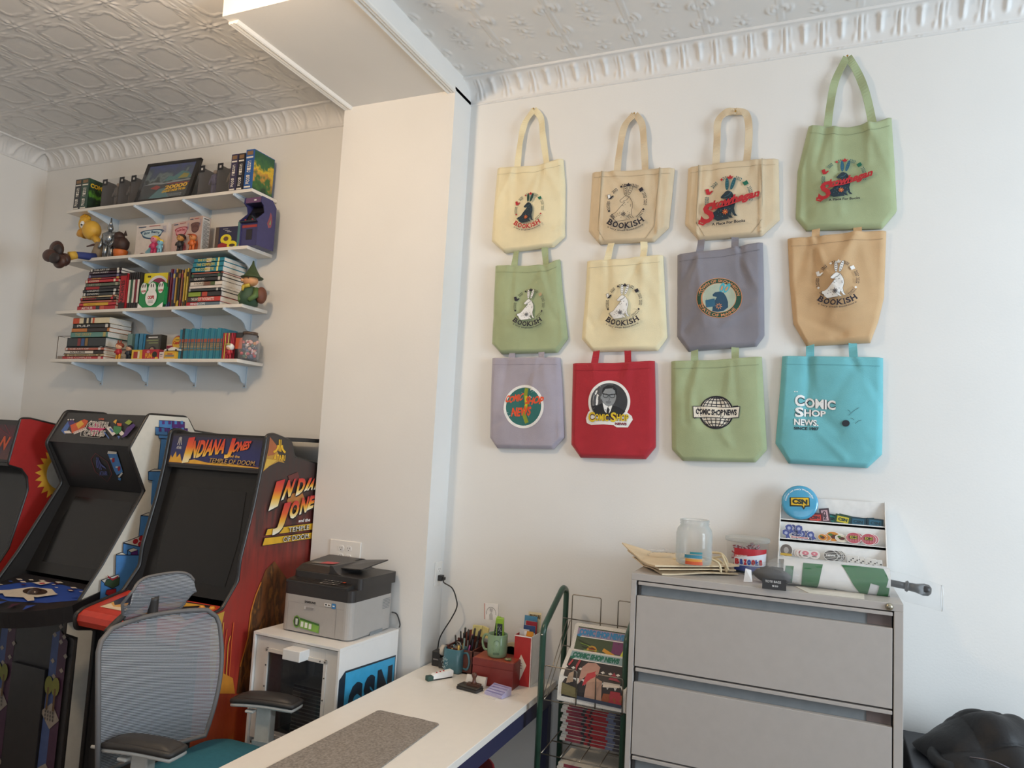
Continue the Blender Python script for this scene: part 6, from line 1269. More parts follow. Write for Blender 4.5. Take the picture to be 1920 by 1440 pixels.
b = MB(); b.prism([(2.6, 1.79), (3.0, 1.72), (3.23, 1.69), (3.23, .1), (3.2, .1), (3.2, 1.66), (3.0, 1.7), (2.6, 1.77)], xa, xb, 'X', CABBLK); world_build(b, 'top_cover', e)
b = MB(); b.box(xa, xb, 2.53, 2.72, 1.545, 1.562, CABBLK); b.add([(xa, 2.58, 1.0), (xb, 2.58, 1.0), (xb, 2.7, 1.55), (xa, 2.7, 1.55)], [(0, 1, 2, 3)], mat('#262423', .15)); world_build(b, 'screen_bezel', e)
b = MB(); b.prism([(2.6, 1.0), (2.46, .935), (2.335, .885), (2.34, .83), (2.6, .84)], xa, xb, 'X', mat('#2a2829', .4)); world_build(b, 'control_panel', e)
b = MB(); b.box(xa, xb, 2.44, 2.46, .02, .84, CABBLK); world_build(b, 'front_panel', e)
# ================================================================== news box, printer, desk, office chair
# ---- white news vending box with CSN sign
RZ = radians(-2.6); BZ = .905
e = empty('news_box', (-2.335, 2.64, 0), 'white news vending box with a blue CSN sign, carrying the printer', 'news box'); e.rotation_euler = (0, 0, RZ)
BWD, BDP = .486, .428; WB = mat('#e6e3df', .35, var=.01); WB2 = mat('#d8d3cc', .35, var=.01)
b = MB()
b.box(0, BWD, .0, BDP, BZ - .012, BZ, WB); b.box(0, .012, .0, BDP, .0, BZ - .012, WB); b.box(BWD - .012, BWD, .0, BDP, .0, BZ - .012, WB); b.box(.012, BWD - .012, BDP - .01, BDP, 0, BZ - .012, WB)
b.box(.012, BWD - .012, .02, BDP - .01, .42, .43, mat('#4a4644', .6)); DI = mat('#3a3736', .7); b.box(.013, BWD - .013, BDP - .012, BDP - .01, .43, BZ - .012, DI); b.box(BWD - .014, BWD - .012, .02, BDP - .01, .43, BZ - .012, DI); b.box(.013, BWD - .013, .03, BDP - .01, BZ - .015, BZ - .012, DI); b.box(.012, BWD - .012, .02, .032, 0, .42, WB2); b.build('body', e, bev=.002)  # DI: dark inner lining added to paint the dimness inside the box
b = MB()                                   # door frame round the window
b.box(.014, .085, .012, .022, .45, BZ - .018, WB2); b.box(BWD - .085, BWD - .014, .012, .022, .45, BZ - .018, WB2); b.box(.085, BWD - .085, .012, .022, BZ - .075, BZ - .018, WB2); b.box(.085, BWD - .085, .012, .022, .45, .50, WB2)
for (x0, x1, z0, z1) in ((.072, .088, .47, BZ - .062), (BWD - .088, BWD - .072, .47, BZ - .062), (.072, BWD - .072, BZ - .078, BZ - .062), (.072, BWD - .072, .47, .486)): b.box(x0, x1, .006, .013, z0, z1, WB2)
d = b.build('door', e, bev=.001)
b = MB()
for x_ in (.08, .2, .38, BWD - .08):
    for z_ in (.48, BZ - .07): b.lathe([(.0035, 0), (.0035, -.002), (0, -.003)], (x_, .006, z_), mat('#5a5652', .4, metal=.6), n=8, axis='Y')
for z_ in (.58, .68, .77):
    for x_ in (.08, BWD - .08): b.lathe([(.0035, 0), (.0035, -.002), (0, -.003)], (x_, .006, z_), mat('#5a5652', .4, metal=.6), n=8, axis='Y')
b.build('screws', d)
b = MB(); b.box(.22, .315, -.05, .014, BZ - .075, BZ - .03, WB); b.build('handle', d, bev=.003)
b = MB(); b.box(.088, BWD - .088, .014, .016, .486, BZ - .078, glass('door_pane', (.04, .042, .045, 1), .45)); b.build('window_pane', d)
b = MB(); P = Print(b, lambda u, v, l: Vector((BWD + l, BDP * u, .9 * v)))
CB = mat('#3fa4cf', .35); CK = mat('#23303c', .35)
P.poly([(.015, .5), (.015, .862), (.104, .894), (.972, .876), (.972, .5)], CK); P.poly([(.112, .5), (.112, .884), (.96, .868), (.96, .5)], CB)
for t, u0, u1 in (('C', .17, .40), ('S', .425, .62), ('N', .65, .92)): P.text(t, 0, 0, 1, 1, CK, bold=.075, warp=lambda u, v: (u0 + (u1 - u0) * u, .62 + .20 * v + .03 * (u0 - .17)))
b.build('side_sign', e)
b = MB(); P = Print(b, lambda u, v, l: Vector((BWD * u, .02 - l, .42 * v))); P.text('COMIC SHOP', .2, .55, .8, .9, mat('#3a4a56', .4), bold=.02); P.rect(.2, .4, .5, .5, mat('#3c6c94', .4)); b.build('front_sign', e)
# newspapers inside, seen through the pane
M_ = e.matrix_basis
for k in range(16):
    b = MB(); z0 = .431 + k * .016; rr = random.Random(k); w = .005 * rr.random(); b.T = M_
    b.box(.17 + w, .45 + w, .09, .37, z0, z0 + .015, PAGE); b.box(.172 + w, .448 + w, .0895, .1, z0 + .002, z0 + .013, mat(('#5c3a34', '#6a5a4c', '#4a3a40')[k % 3], .7)); thing(b, 'newspaper', 'folded newspaper in the stack inside the white news box', 'newspaper', 'newspapers in the news box')
# ---- printer
e = empty('printer', (-2.262, 2.725, BZ), 'black and silver laser printer standing on the white news box', 'printer'); e.rotation_euler = (0, 0, radians(-1.5))
PW, PD = .385, .33; GP = mat('#a9a49f', .4, var=.02); DKP = mat('#312e2d', .35, var=.03)
def rrect(x0, x1, y0, y1, r, n=6):
    out = []
    for cx_, cy_, a0 in ((x1 - r, y1 - r, 0), (x0 + r, y1 - r, 90), (x0 + r, y0 + r, 180), (x1 - r, y0 + r, 270)):
        for k in range(n + 1): a = radians(a0 + 90 * k / n); out.append((cx_ + r * cos(a), cy_ + r * sin(a)))
    return out
b = MB(); b.prism(rrect(0, PW, 0, PD, .035), .006, .165, 'Z', GP)
P = Print(b, lambda u, v, l: Vector((PW * u, -l, .165 * v))); DG = mat('#7d7874', .4)
for ln in (((.1, .8), (.9, .8)), ((.1, .8), (.1, .05)), ((.8, .8), (.8, .05))): P.line([ln[0], ln[1]], .004 if ln[0][1] == ln[1][1] else .003, DG)
P.text('SAMSUNG', .34, .83, .5, .89, mat('#3a3836', .4), bold=.05); P.rect(.34, .66, .48, .74, mat('#c4c2c0', .25)); P.rect(.365, .665, .478, .73, mat('#8f8b88', .3))
P.rect(.63, .83, .72, .91, WHITE); P.rect(.64, .85, .665, .89, BLACK); P.rect(.68, .85, .71, .89, mat('#6a5a50', .5)); P.rect(.735, .80, .79, .93, mat('#3a7ab0', .4)); P.rect(.748, .85, .777, .88, WHITE)
GRN_ = mat('#6a9a3a', .4); P.poly([(.25 + .052 * cos(t), .3 + .17 * sin(t)) for t in np.linspace(0, 2 * pi, 9)[:-1]], GRN_); P.poly([(.25 + .04 * cos(t), .3 + .13 * sin(t)) for t in np.linspace(0, 2 * pi, 18)[:-1]], mat('#3c4a3a', .4)); P.poly([(.235, .22), (.265, .22), (.268, .38), (.232, .38)], mat('#c9cfc4', .4))
P.poly([(.3, .42), (.58, .34), (.58, .1), (.3, .16)], mat('#7aa64a', .4)); P.poly([(.3, .42), (.58, .34), (.58, .29), (.3, .37)], mat('#3f6a34', .4))
for k in range(3): P.rect(.315 + k * .06, .19 - .01 * k, .355 + k * .06, .33 - .01 * k, mat('#dfe0d6', .4))
P = Print(b, lambda u, v, l: Vector((PW + l, PD * u, .165 * v)))
for k in range(7): P.rect(.72, .62 + k * .042, .9, .634 + k * .042, mat('#6c7072', .4))
P.rect(.45, .0, .75, .09, mat('#7f8486', .4))
b.build('body', e, bev=.003)
b = MB(); b.prism(rrect(.0, PW, .0, PD - .005, .03), .165, .215, 'Z', DKP); b.prism(rrect(.012, PW + .006, .05, PD + .008, .02), .213, .262, 'Z', DKP)
b.prism([(.0, .213), (.0, .226), (.06, .236), (.06, .213)], .015, PW - .03, 'X', DKP); b.build('scanner_housing', e, bev=.003)
b = MB(); P = Print(b, quad((.02, .003, .2275), (PW - .05, .003, .2275), (PW - .05, .058, .2365), (.02, .058, .2365))); P.rect(.0, .0, 1, 1, mat('#282524', .3)); P.rect(.1, .35, .42, .85, mat('#35302e', .15))
for r_ in range(3):
    for k in range(6): P.rect(.56 + k * .055, .14 + r_ * .27, .60 + k * .055, .3 + r_ * .27, mat('#6d6864' if (k + r_) % 4 else '#a09a94', .3))
P.rect(.89, .6, .94, .85, mat('#b0482c', .3)); b.build('control_panel', e)
b = MB(); b.prism([(.055, .262), (.07, .262), (.07, .264)] and [(.06, .262), (.11, .285), (.30, .305), (.335, .300), (.335, .262)], .012, .20, 'X', DKP)
b.prism([(.0, .0)] and [(.20, .262), (.20, .30), (.215, .298), (.23, .28), (.25, .266), (.27, .262)], .07, .33, 'Y', DKP); b.build('document_feeder', e, bev=.003)
b = MB(); b.add([(.2, .12, .285), (.34, .12, .292), (.36, .30, .318), (.2, .30, .300), (.2, .12, .280), (.34, .12, .287), (.36, .30, .313), (.2, .30, .295)], [(0, 1, 2, 3), (7, 6, 5, 4), (0, 4, 5, 1), (1, 5, 6, 2), (2, 6, 7, 3), (3, 7, 4, 0)], DKP); b.build('paper_tray', e, bev=.001)
b = MB(); P = Print(b, quad((.03, .12, .2875), (.17, .12, .2875), (.17, .19, .295), (.03, .19, .295))); P.poly([(.05, .1), (.4, .2), (.45, .7), (.1, .6)], mat('#6f6a62', .4)); P.poly([(.4, .2), (.9, .4), (1.0, .9), (.5, .85)], mat('#b5383c', .4)); P.text('SALE', .55, .4, .9, .7, WHITE, bold=.05) if False else None; b.build('sticker', e)
b = MB(); b.tube(smooth([(PW - .01, PD + .005, .07), (PW + .01, PD + .02, .06), (PW + .03, PD + .02, .02), (PW + .034, PD + .01, .0045)]), .003, PLASTIC_BLACK); b.build('power_cable', e)

# ---- desk
DX0, DX1, DZ = -1.718, -1.105, .74
e = empty('desk', ((DX0 + DX1) / 2, 2.2, 0), 'long white desk with a dark blue frame running to the wall', 'desk')
b = MB(); b.box(DX0, DX1, 1.0, 3.245, DZ - .028, DZ, mat('#e9e2d8', .32, var=.01)); world_build(b, 'desktop', e, bev=.002)
NB = mat('#2b2e4a', .45); b = MB(); b.box(DX1 - .05, DX1 - .012, 1.05, 3.22, DZ - .1, DZ - .028, NB); b.box(DX0 + .012, DX0 + .05, 1.05, 3.22, DZ - .1, DZ - .028, NB); b.box(DX0 + .05, DX1 - .05, 3.18, 3.22, DZ - .1, DZ - .028, NB); b.box(DX0 + .05, DX1 - .05, 1.05, 1.09, DZ - .1, DZ - .028, NB); world_build(b, 'apron', e)
for x_ in (DX0 + .03, DX1 - .03):
    for y_ in (1.07, 3.2): b = MB(); b.box(x_ - .02, x_ + .02, y_ - .02, y_ + .02, 0, DZ - .1, NB); world_build(b, 'leg', e)
# grey felt desk pad
felt = mat('#8f867d', 1.0, var=.28, scale=140, bump=1.0, bscale=500)
b = MB(); c0, c1, c2 = pz(705, 1332, .743), pz(829, 1357, .743), pz(700, 1440, .743)
L0 = pz(512, 1440, .743); pts = [(-1.575, 2.505), (-1.30, 2.505), (-1.262, 1.55), (-1.595, 1.55)]
b.prism(rounded2 := [(p[0], p[1]) for p in [(-1.571, 2.497), (-1.563, 2.505), (-1.312, 2.505), (-1.302, 2.497), (-1.262, 1.55), (-1.597, 1.55)]], DZ + .0003, DZ + .004, 'Z', felt); o = thing(b, 'desk_pad', 'grey felt pad lying on the white desk', 'desk pad')
b = MB(); b.box(-1.42, -1.365, 2.5035, 2.5065, DZ + .001, DZ + .0043, mat('#5a4c42', .7)); world_build(b, 'leather_tab', o)
# red shelled seat under the desk
b = MB(); b.lathe([(.02, 0), (.14, .01), (.17, .04), (.175, .08), (.165, .083), (.15, .05), (.1, .03), (.0, .02)], (0, 0, 0), mat('#8e2a30', .35), n=30); b.v = [(p[0] - 1.28, p[1] + 2.55, p[2] + .50) for p in b.v]
e2 = empty('stool', (-1.28, 2.55, 0), 'red shell stool pushed under the white desk', 'stool'); world_build(b, 'seat', e2)
for k in range(4): a = pi / 4 + k * pi / 2; b = MB(); b.tube([(-1.28 + .08 * cos(a), 2.55 + .08 * sin(a), .51), (-1.28 + .17 * cos(a), 2.55 + .17 * sin(a), 0)], .011, mat('#5f6468', .3, metal=.7)); world_build(b, 'leg', e2)

# ---- mesh office chair, its front turned to the desk
def mesh_mat():
    m = bpy.data.materials.new('chair_mesh'); m.use_nodes = True; nt = m.node_tree; b = nt.nodes['Principled BSDF']; tc = nt.nodes.new('ShaderNodeTexCoord')
    def wave(rot, sc, th):
        mp = nt.nodes.new('ShaderNodeMapping'); mp.inputs['Rotation'].default_value = rot; nt.links.new(tc.outputs['Object'], mp.inputs['Vector'])
        w = nt.nodes.new('ShaderNodeTexWave'); w.bands_direction = 'Z'; w.inputs['Scale'].default_value = sc * 2.2; w.inputs['Distortion'].default_value = .3; nt.links.new(mp.outputs[0], w.inputs['Vector']); return w
    w1 = wave((radians(12), 0, 0), 26, 0); w2 = wave((radians(84), 0, 0), 34, 0)
    mx = nt.nodes.new('ShaderNodeMath'); mx.operation = 'MAXIMUM'; nt.links.new(w1.outputs['Fac'], mx.inputs[0])
    m2 = nt.nodes.new('ShaderNodeMath'); m2.operation = 'MULTIPLY'; m2.inputs[1].default_value = .85; nt.links.new(w2.outputs['Fac'], m2.inputs[0]); nt.links.new(m2.outputs[0], mx.inputs[1])
    mr = nt.nodes.new('ShaderNodeMapRange'); mr.inputs['From Min'].default_value = .25; mr.inputs['From Max'].default_value = .7; mr.inputs['To Min'].default_value = .5; nt.links.new(mx.outputs[0], mr.inputs['Value']); nt.links.new(mr.outputs[0], b.inputs['Alpha'])
    rp = nt.nodes.new('ShaderNodeValToRGB'); rp.color_ramp.elements[0].color = rgb('#55565a'); rp.color_ramp.elements[1].color = rgb('#a9abae'); nt.links.new(w1.outputs['Fac'], rp.inputs['Fac']); nt.links.new(rp.outputs['Color'], b.inputs['Base Color']); b.inputs['Roughness'].default_value = .7
    return m
MESH = mesh_mat(); CG = mat('#6a6766', .5); CBK = mat('#33302e', .5); CW_ = mat('#c4c2bc', .35)
e = empty('office_chair', (-2.14, 2.22, 0), 'grey mesh office chair with a teal seat, turned to the white desk', 'office chair')
def backp(u, v, f=0.0):                     # u 0 near (-Y) .. 1 far (+Y), v 0 bottom .. 1 top; leans back, hollow towards the sitter
    Zt = .56 + .49 * v; hw = .20 + .058 * sin(pi * min(1, v * .62 + .12)) ** 1 + (.012 * v); yc = 2.125 + .015 * v
    if v > .88: hw -= .05 * ((v - .88) / .12) ** 2
    s = 2 * u - 1; x = -2.30 - .045 * v - .03 * (1 - s * s) + .03 * sin(pi * v) - f
    top = .012 * (1 - s * s) if v > .9 else 0
    return Vector((x + .02 * s, yc + s * hw, Zt + top * 6 * (v - .9) / .6))
b = MB(); b.grid(lambda u, v: backp(u, v), 30, 30, MESH); world_build(b, 'backrest_mesh', e)
b = MB(); ring = [backp(u, 0) for u in np.linspace(0, 1, 10)] + [backp(1, v) for v in np.linspace(0, 1, 16)][1:] + [backp(u, 1) for u in np.linspace(1, 0, 12)][1:] + [backp(0, v) for v in np.linspace(1, 0, 16)][1:-1]
b.tube(ring, .0095, CG, n=8, closed=True); world_build(b, 'backrest_frame', e)
b = MB(); b.tube(smooth([backp(.04, .97, .018), backp(.2, 1, .03) + Vector((0, 0, .02)), backp(.4, 1, .03) + Vector((0, 0, .045))]), [.012] * 13, CBK); b.tube(smooth([backp(.5, 0, .03), backp(.5, .4, .06), backp(.5, .9, .035), Vector((-2.39, 2.13, 1.13))]), .02, CBK); world_build(b, 'spine', e)
def headp(u, v):
    s = 2 * u - 1; t = 2 * v - 1; r = (1 - min(1, abs(s)) ** 3.0); hh = .088 * (max(0, 1 - abs(s) ** 4.5)) ** .5
    return Vector((-2.355 - .03 * (1 - s * s) - .02 * t * t + .02 * t, 2.15 + s * .155, 1.125 + t * hh))
b = MB(); b.grid(headp, 26, 14, MESH); world_build(b, 'headrest_mesh', e)
b = MB(); b.tube([headp(u, 0) for u in np.linspace(0, 1, 24)] + [headp(u, 1) for u in np.linspace(1, 0, 24)][1:-1], .006, CG, n=8, closed=True); b.tube([headp(.25, .1), backp(.3, .98)], .007, CG); b.tube([headp(.75, .1), backp(.72, .98)], .007, CG); world_build(b, 'headrest_frame', e)
# seat
TEALS = mat('#2f7388', .9, var=.06, scale=60, bump=.6, bscale=700)
b = MB(); out = rrect(-2.36, -1.84, 1.97, 2.50, .10, 8); nn = len(out)
vs = [(p[0], p[1], .44) for p in out] + [(p[0], p[1], .487) for p in out] + [(-2.1 + (p[0] + 2.1) * .93, 2.235 + (p[1] - 2.235) * .93, .505) for p in out] + [(-2.1 + (p[0] + 2.1) * .5, 2.235 + (p[1] - 2.235) * .5, .512) for p in out]
b.add(vs, [(k * nn + i, k * nn + (i + 1) % nn, (k + 1) * nn + (i + 1) % nn, (k + 1) * nn + i) for k in range(3) for i in range(nn)] + [tuple(range(3 * nn, 4 * nn)), tuple(range(nn))[::-1]], TEALS, True); world_build(b, 'seat', e)
def arm(cx_, cy_, rot):
    T = Matrix.Translation((cx_, cy_, 0)) @ Matrix.Rotation(radians(rot), 4, 'Z')
    b = MB(); b.T = T
    def pad(u, v, up):                       # soft bowed pad
        s = 2 * u - 1; t = 2 * v - 1; w = .047 * (1 - .25 * abs(s) ** 2.5); x = s * .14; y = t * w * (1 - .0 * s)
        edge = max(abs(s) ** 6, abs(t) ** 4); return Vector((x, y, .690 + (.018 * (1 - edge) if up else -.018) - .010 * s * s + .006 * s))
    b.grid(lambda u, v: pad(u, v, 1), 20, 10, CBK); b.grid(lambda u, v: pad(1 - u, v, 0), 20, 10, CBK)
    rim = [pad(u, 0, 0) for u in np.linspace(0, 1, 14)] + [pad(1, v, 0) for v in np.linspace(0, 1, 6)][1:] + [pad(u, 1, 0) for u in np.linspace(1, 0, 14)][1:] + [pad(0, v, 0) for v in np.linspace(1, 0, 6)][1:-1]
    b.tube([p + Vector((0, 0, .012)) for p in rim], .012, CBK, n=8, closed=True); o = world_build(b, 'armrest', e)
    b = MB(); b.T = T; b.tube([p + Vector((0, 0, -.004)) for p in rim], .0085, CW_, n=8, closed=True); b.box(-.12, .12, -.035, .035, .655, .668, CW_); b.v and None; world_build(b, 'white_underside', o)
    b = MB(); b.T = T; b.prism([(-.035, -.022), (.035, -.022), (.035, .022), (-.035, .022)], .5, .66, 'Z', CW_); b.prism([(-.042, -.027), (.042, -.027), (.042, .027), (-.042, .027)], .38, .52, 'Z', mat('#9aa3a6', .4)); b.box(-.07, -.03, -.05, -.02, .632, .645, CW_); world_build(b, 'arm_post', e, bev=.006)
arm(-2.165, 1.950, 6); arm(-2.125, 2.515, 8)
b = MB(); b.box(-2.25, -2.0, 1.93, 2.5, .40, .43, CBK); b.tube([(-2.12, 2.22, .41), (-2.12, 2.22, .12)], .028, CBK, n=14); world_build(b, 'mechanism', e)
b = MB(); p0, p1, p2 = py(250, 1392, 1.97), py(205, 1404, 1.96), py(172, 1400, 1.95); b.tube([p0, p1, p2], [.006, .009, .006], CW_, n=8); world_build(b, 'lever', e)
b = MB()
for k in range(5): a = 2 * pi * k / 5 + .3; b.tube([(-2.12, 2.22, .12), (-2.12 + .3 * cos(a), 2.22 + .3 * sin(a), .075)], [.03, .016], CW_, n=8)
world_build(b, 'base', e)
for k in range(5):
    a = 2 * pi * k / 5 + .3; b = MB()
    b.lathe([(.0001, -.018), (.028, -.016), (.028, .016), (.0001, .018)], (-2.12 + .3 * cos(a), 2.22 + .3 * sin(a), .029), CBK, n=16, axis='X'); world_build(b, 'caster', e)
# ================================================================== things on the desk
# wooden caddy at the wall with pens, notes and tape
WOODR = mat('#5a2f26', .45, var=.15, scale=20)
cy0, cy1 = 3.10, 3.215; xa, xb = py(842, 1200, 3.12).x, py(979, 1205, 3.12).x
e = empty('desk_organizer', ((xa + xb) / 2, 3.16, DZ), 'dark red wooden desk organizer against the wall', 'organizer')
b = MB(); t = .008
b.box(xa, xb, cy0, cy0 + t, DZ, DZ + .105, WOODR); b.box(xa, xb, cy1 - t, cy1, DZ, DZ + .125, WOODR); b.box(xa, xa + t, cy0, cy1, DZ, DZ + .115, WOODR); b.box(xb - t, xb, cy0, cy1, DZ, DZ + .115, WOODR); b.box(xa, xb, cy0, cy1, DZ, DZ + t, WOODR)
for q in (.36, .68): b.box(xa + (xb - xa) * q, xa + (xb - xa) * q + t, cy0, cy1, DZ, DZ + .11, WOODR)
b.prism([(xa + .085 + .055 * cos(a), DZ + .12 + .055 * sin(a)) for a in np.linspace(0, pi, 14)], cy1 - .012, cy1 - .004, 'Y', mat('#7a4030', .4)); world_build(b, 'tray', e, bev=.001)
def pen(p0, p1, col, label, r=.0038, kind='pen'):
    b = MB(); p0, p1 = Vector(p0), Vector(p1); d = (p1 - p0).normalized(); b.tube([p0, p0 + (p1 - p0) * .1, p1 - d * .012, p1], [r * .4, r, r, r * .45], mat(col, .35), n=10)
    b.tube([p1 - d * .05, p1 - d * .004], [r * 1.12, r * 1.12], mat('#2d2b2b', .4), n=10); return thing(b, kind, label, 'pen', 'pens and pencils standing in the organizer')
for i, (x, y, tx_, c, lb) in enumerate(((862, 1183, 4, '#4a5a58', 'dark green pen leaning left in the organizer'), (871, 1176, 0, '#8fa39a', 'pale green marker, tallest of the left pens'), (877, 1180, 1, '#6a6460', 'grey pen beside the pale green marker'), (852, 1190, 6, '#b0a090', 'beige pencil leaning furthest left'), (868, 1186, 2, '#c9a23a', 'yellow pencil among the pens'),
                                      (889, 1178, -4, '#23242e', 'black marker leaning right in the organizer'), (884, 1190, -5, '#c25a9a', 'pink pen leaning right in the organizer'), (897, 1183, -6, '#4a453c', 'dark pen crossing the yellow notes'), (900, 1180, -7, '#2a2a2c', 'black pen at the right of the pens'))):
    top = py(x, y, 3.15); bx = min(max(py(x + tx_ * 1.6, 1212, 3.15).x, xa + .012), xb - .012); pen((bx, 3.14, DZ + .012), (top.x, 3.16, top.z), c, lb, .0045 if 'marker' in lb else .0036)
def card(name, pts, y0, th, col, label, cat, prn=None, tilt=0, group=None):
    """an upright card; pts are pixels of TL, TR, BR, BL seen on the plane y0"""
    P4 = [py(p[0], p[1], y0) for p in pts]; n = (P4[1] - P4[3]).cross(P4[0] - P4[2]); n.normalize(); n = -n if n.y > 0 else n
    back = [p - n * th for p in P4]; b = MB(); b.add(P4 + back, [(3, 2, 1, 0), (4, 5, 6, 7), (0, 1, 5, 4), (1, 2, 6, 5), (2, 3, 7, 6), (3, 0, 4, 7)], mat(col, .6))
    if prn: prn(Print(b, quad(P4[3], P4[2], P4[1], P4[0], n)))
    return thing(b, name, label, cat, group)
card('sticky_notes', ((887, 1172), (904, 1174), (903, 1194), (884, 1191)), 3.185, .012, '#dccf8a', 'yellow sticky note block standing behind the pens', 'notes')
card('sticky_notes', ((905, 1174), (916, 1179), (915, 1197), (903, 1196)), 3.18, .010, '#dccb84', 'second yellow sticky note pad, right behind the black pens', 'notes')
p = py(960, 1206, 3.16); b = MB(); R_ = .048
b.lathe([(.034, -.011), (R_, -.011), (R_, .011), (.034, .011), (.034, -.011)], (p.x, 3.165, DZ + .108), mat('#cdb88a', .6, var=.1, scale=90), n=36, axis='Y'); thing(b, 'masking_tape', 'beige roll of masking tape standing in the organizer', 'tape')
b = MB(); b.box(p.x - .045, p.x + .03, 3.115, 3.15, DZ + .009, DZ + .10, mat('#2a2c30', .4)); thing(b, 'hole_punch', 'dark hole punch in the organizer below the masking tape', 'hole punch', bev=.006)
# red wooden box
c0, c1 = pz(961.5, 1294.5, DZ), pz(884, 1281, DZ); RW = mat('#7c2a26', .42, var=.12, scale=14, coat=.2); RW2 = mat('#9a4430', .4, var=.1, scale=30, coat=.2)
rz = math.atan2(c0.y - c1.y, c0.x - c1.x); wd = (c0 - c1).length; hh = .112; dp = .135
e = empty('wooden_box', c1, 'red wooden box carrying the sage green mug', 'box'); e.rotation_euler = (0, 0, rz * .3)
b = MB(); b.box(0, wd, 0, dp, 0, hh * .72, RW); b.build('body', e, bev=.002)
b = MB(); b.box(-.001, wd + .001, -.001, dp + .001, hh * .725, hh, RW); b.box(.004, wd - .004, .004, dp - .004, hh - .001, hh + .0012, RW2); l_ = b.build('lid', e, bev=.002)
b = MB(); b.ball((0, 0, 0), .009, mat('#8a8460', .4, metal=.3), n=10, m=7, sc=(1.5, 1, .7)); b.ball((.012, .004, 0), .007, mat('#6f7a4a', .5), n=10, m=7); o = b.build('trinket'); o.location = c1 + Vector((wd * .78, .03, hh + .007)); tag(o, 'tiny metal trinket lying on the red wooden box', 'trinket')
# mugs
def mug(c, r, h, col, sq, hx, label, prn=None, rot=0):
    e = empty('mug', c, label, 'mug'); m_ = mat(col, .25, var=.03, coat=.4); b = MB()
    pr = [(r * .86, 0), (r * .97, .006), (r, .02), (r, h - .002), (r - .002, h), (r - .005, h - .002), (r - .005, .012), (0, .008)]
    b.lathe(pr, (0, 0, 0), m_, n=40, sq=sq); 
    if prn: prn(Print(b, lambda u, v, l: Vector(((r * (1.0 if not sq else 1.0) + l + .0004) * cos(u) * (1 / (abs(cos(u)) ** sq + abs(sin(u)) ** sq) ** (1 / sq) if sq else 1), (r + l + .0004) * sin(u) * (1 / (abs(cos(u)) ** sq + abs(sin(u)) ** sq) ** (1 / sq) if sq else 1), v))))
    b.build('cup', e); b = MB(); d = Vector((cos(hx), sin(hx), 0))
    b.tube(smooth([d * (r - .003) + Vector((0, 0, h * .82)), d * (r + .022) + Vector((0, 0, h * .84)), d * (r + .034) + Vector((0, 0, h * .5)), d * (r + .022) + Vector((0, 0, h * .2)), d * (r - .003) + Vector((0, 0, h * .22))]), .0055, m_, n=10); b.build('handle', e); return e
base = pz(846, 1262, DZ) + Vector((0, .035, 0))
def bluep(P):
    rr = random.Random(6); w_ = mat('#b9cfd0', .4)
    for k in range(26): a, v = rr.uniform(-2.5, -1.9), rr.uniform(.02, .07); P.line([(a, v), (a + .08, v + rr.uniform(-.008, .008)), (a + .12, v + rr.uniform(-.008, .01))], .0025, w_)
MUGB = mug(base, .046, .108, '#44707c', 5.0, radians(-10), 'squarish blue mug with a white scribble, full of keys', bluep)
for k, (dx, dy, c) in enumerate(((-.012, -.008, '#8a7c5a'), (.012, .006, '#b9b2a0'), (.0, .016, '#6a5c40'), (.018, -.012, '#a89050'))):
    b = MB(); b.tube([(base.x + dx, base.y + dy, DZ + .02), (base.x + dx * 1.2, base.y + dy * 1.2, DZ + .105 + .006 * k)], .006, mat(c, .35, metal=.6), n=8); b.tube([(base.x + dx * 1.2 + .009 * cos(a), base.y + dy * 1.2, DZ + .108 + .006 * k + .009 * sin(a)) for a in np.linspace(0, 2 * pi, 12)[:-1]], .0014, CHROME, closed=True); thing(b, 'key_ring', 'metal key ring sticking out of the blue mug', 'keys', 'keys in the blue mug')
gx = pz(925, 1234, DZ + hh + .001); gb = Vector((gx.x - .0, gx.y + .038, DZ + hh + .0015))
def sagep(P):
    k_ = mat('#4a6650', .5)
    P.line([(-1.25 + .36 * cos(t), .052 + .026 * sin(t)) for t in np.linspace(-.9, pi + .9, 26)], .0022, k_); P.line([(-1.25 + .11 * cos(t), .043 + .015 * sin(t)) for t in np.linspace(0, 2 * pi, 16)], .0012, k_); P.line([(-1.3, .058), (-1.31, .07)], .0015, k_); P.line([(-1.2, .058), (-1.17, .07)], .0015, k_)
    P.text('BOOKISH', -1.55, .016, -.95, .026, k_, bold=.05)
mug(gb, .045, .098, '#7f9a78', 0, radians(172), 'sage green mug holding lime green packets, on the red box', sagep)
LIME = mat('#8fb83c', .35); 
for k, (dx, dy, rt, hgt, wdt) in enumerate(((-.024, .004, .12, .15, .016), (-.017, .012, .08, .155, .016), (-.010, .018, .04, .15, .018), (.012, -.004, -.02, .152, .034), (.024, .012, -.12, .148, .016), (.016, .018, -.06, .15, .02))):
    b = MB(); b.T = Matrix.Translation(gb + Vector((dx, dy, .012))) @ Matrix.Rotation(rt, 4, 'Y'); b.box(-wdt / 2, wdt / 2, -.002, .002, 0, hgt, LIME); b.box(-wdt / 2 - .001, wdt / 2 + .001, -.001, .001, hgt - .008, hgt + .004, mat('#b0d060', .35))
    P = Print(b, lambda u, v, l: Vector((-wdt / 2 + wdt * u, -.002 - l, hgt * v))); P.rect(.12, .1, .88, .86, mat('#2a3238', .4)); rr = random.Random(k)
    for q in range(12 if wdt > .03 else 5): u, v = rr.uniform(.18, .7), rr.uniform(.5, .8); P.line([(u, v), (u + .12, v + .02)], .02, mat('#a9b0b4', .4))
    thing(b, 'snack_packet', 'slim lime green packet with dark print standing in the sage mug', 'packet', 'lime green packets in the mug')
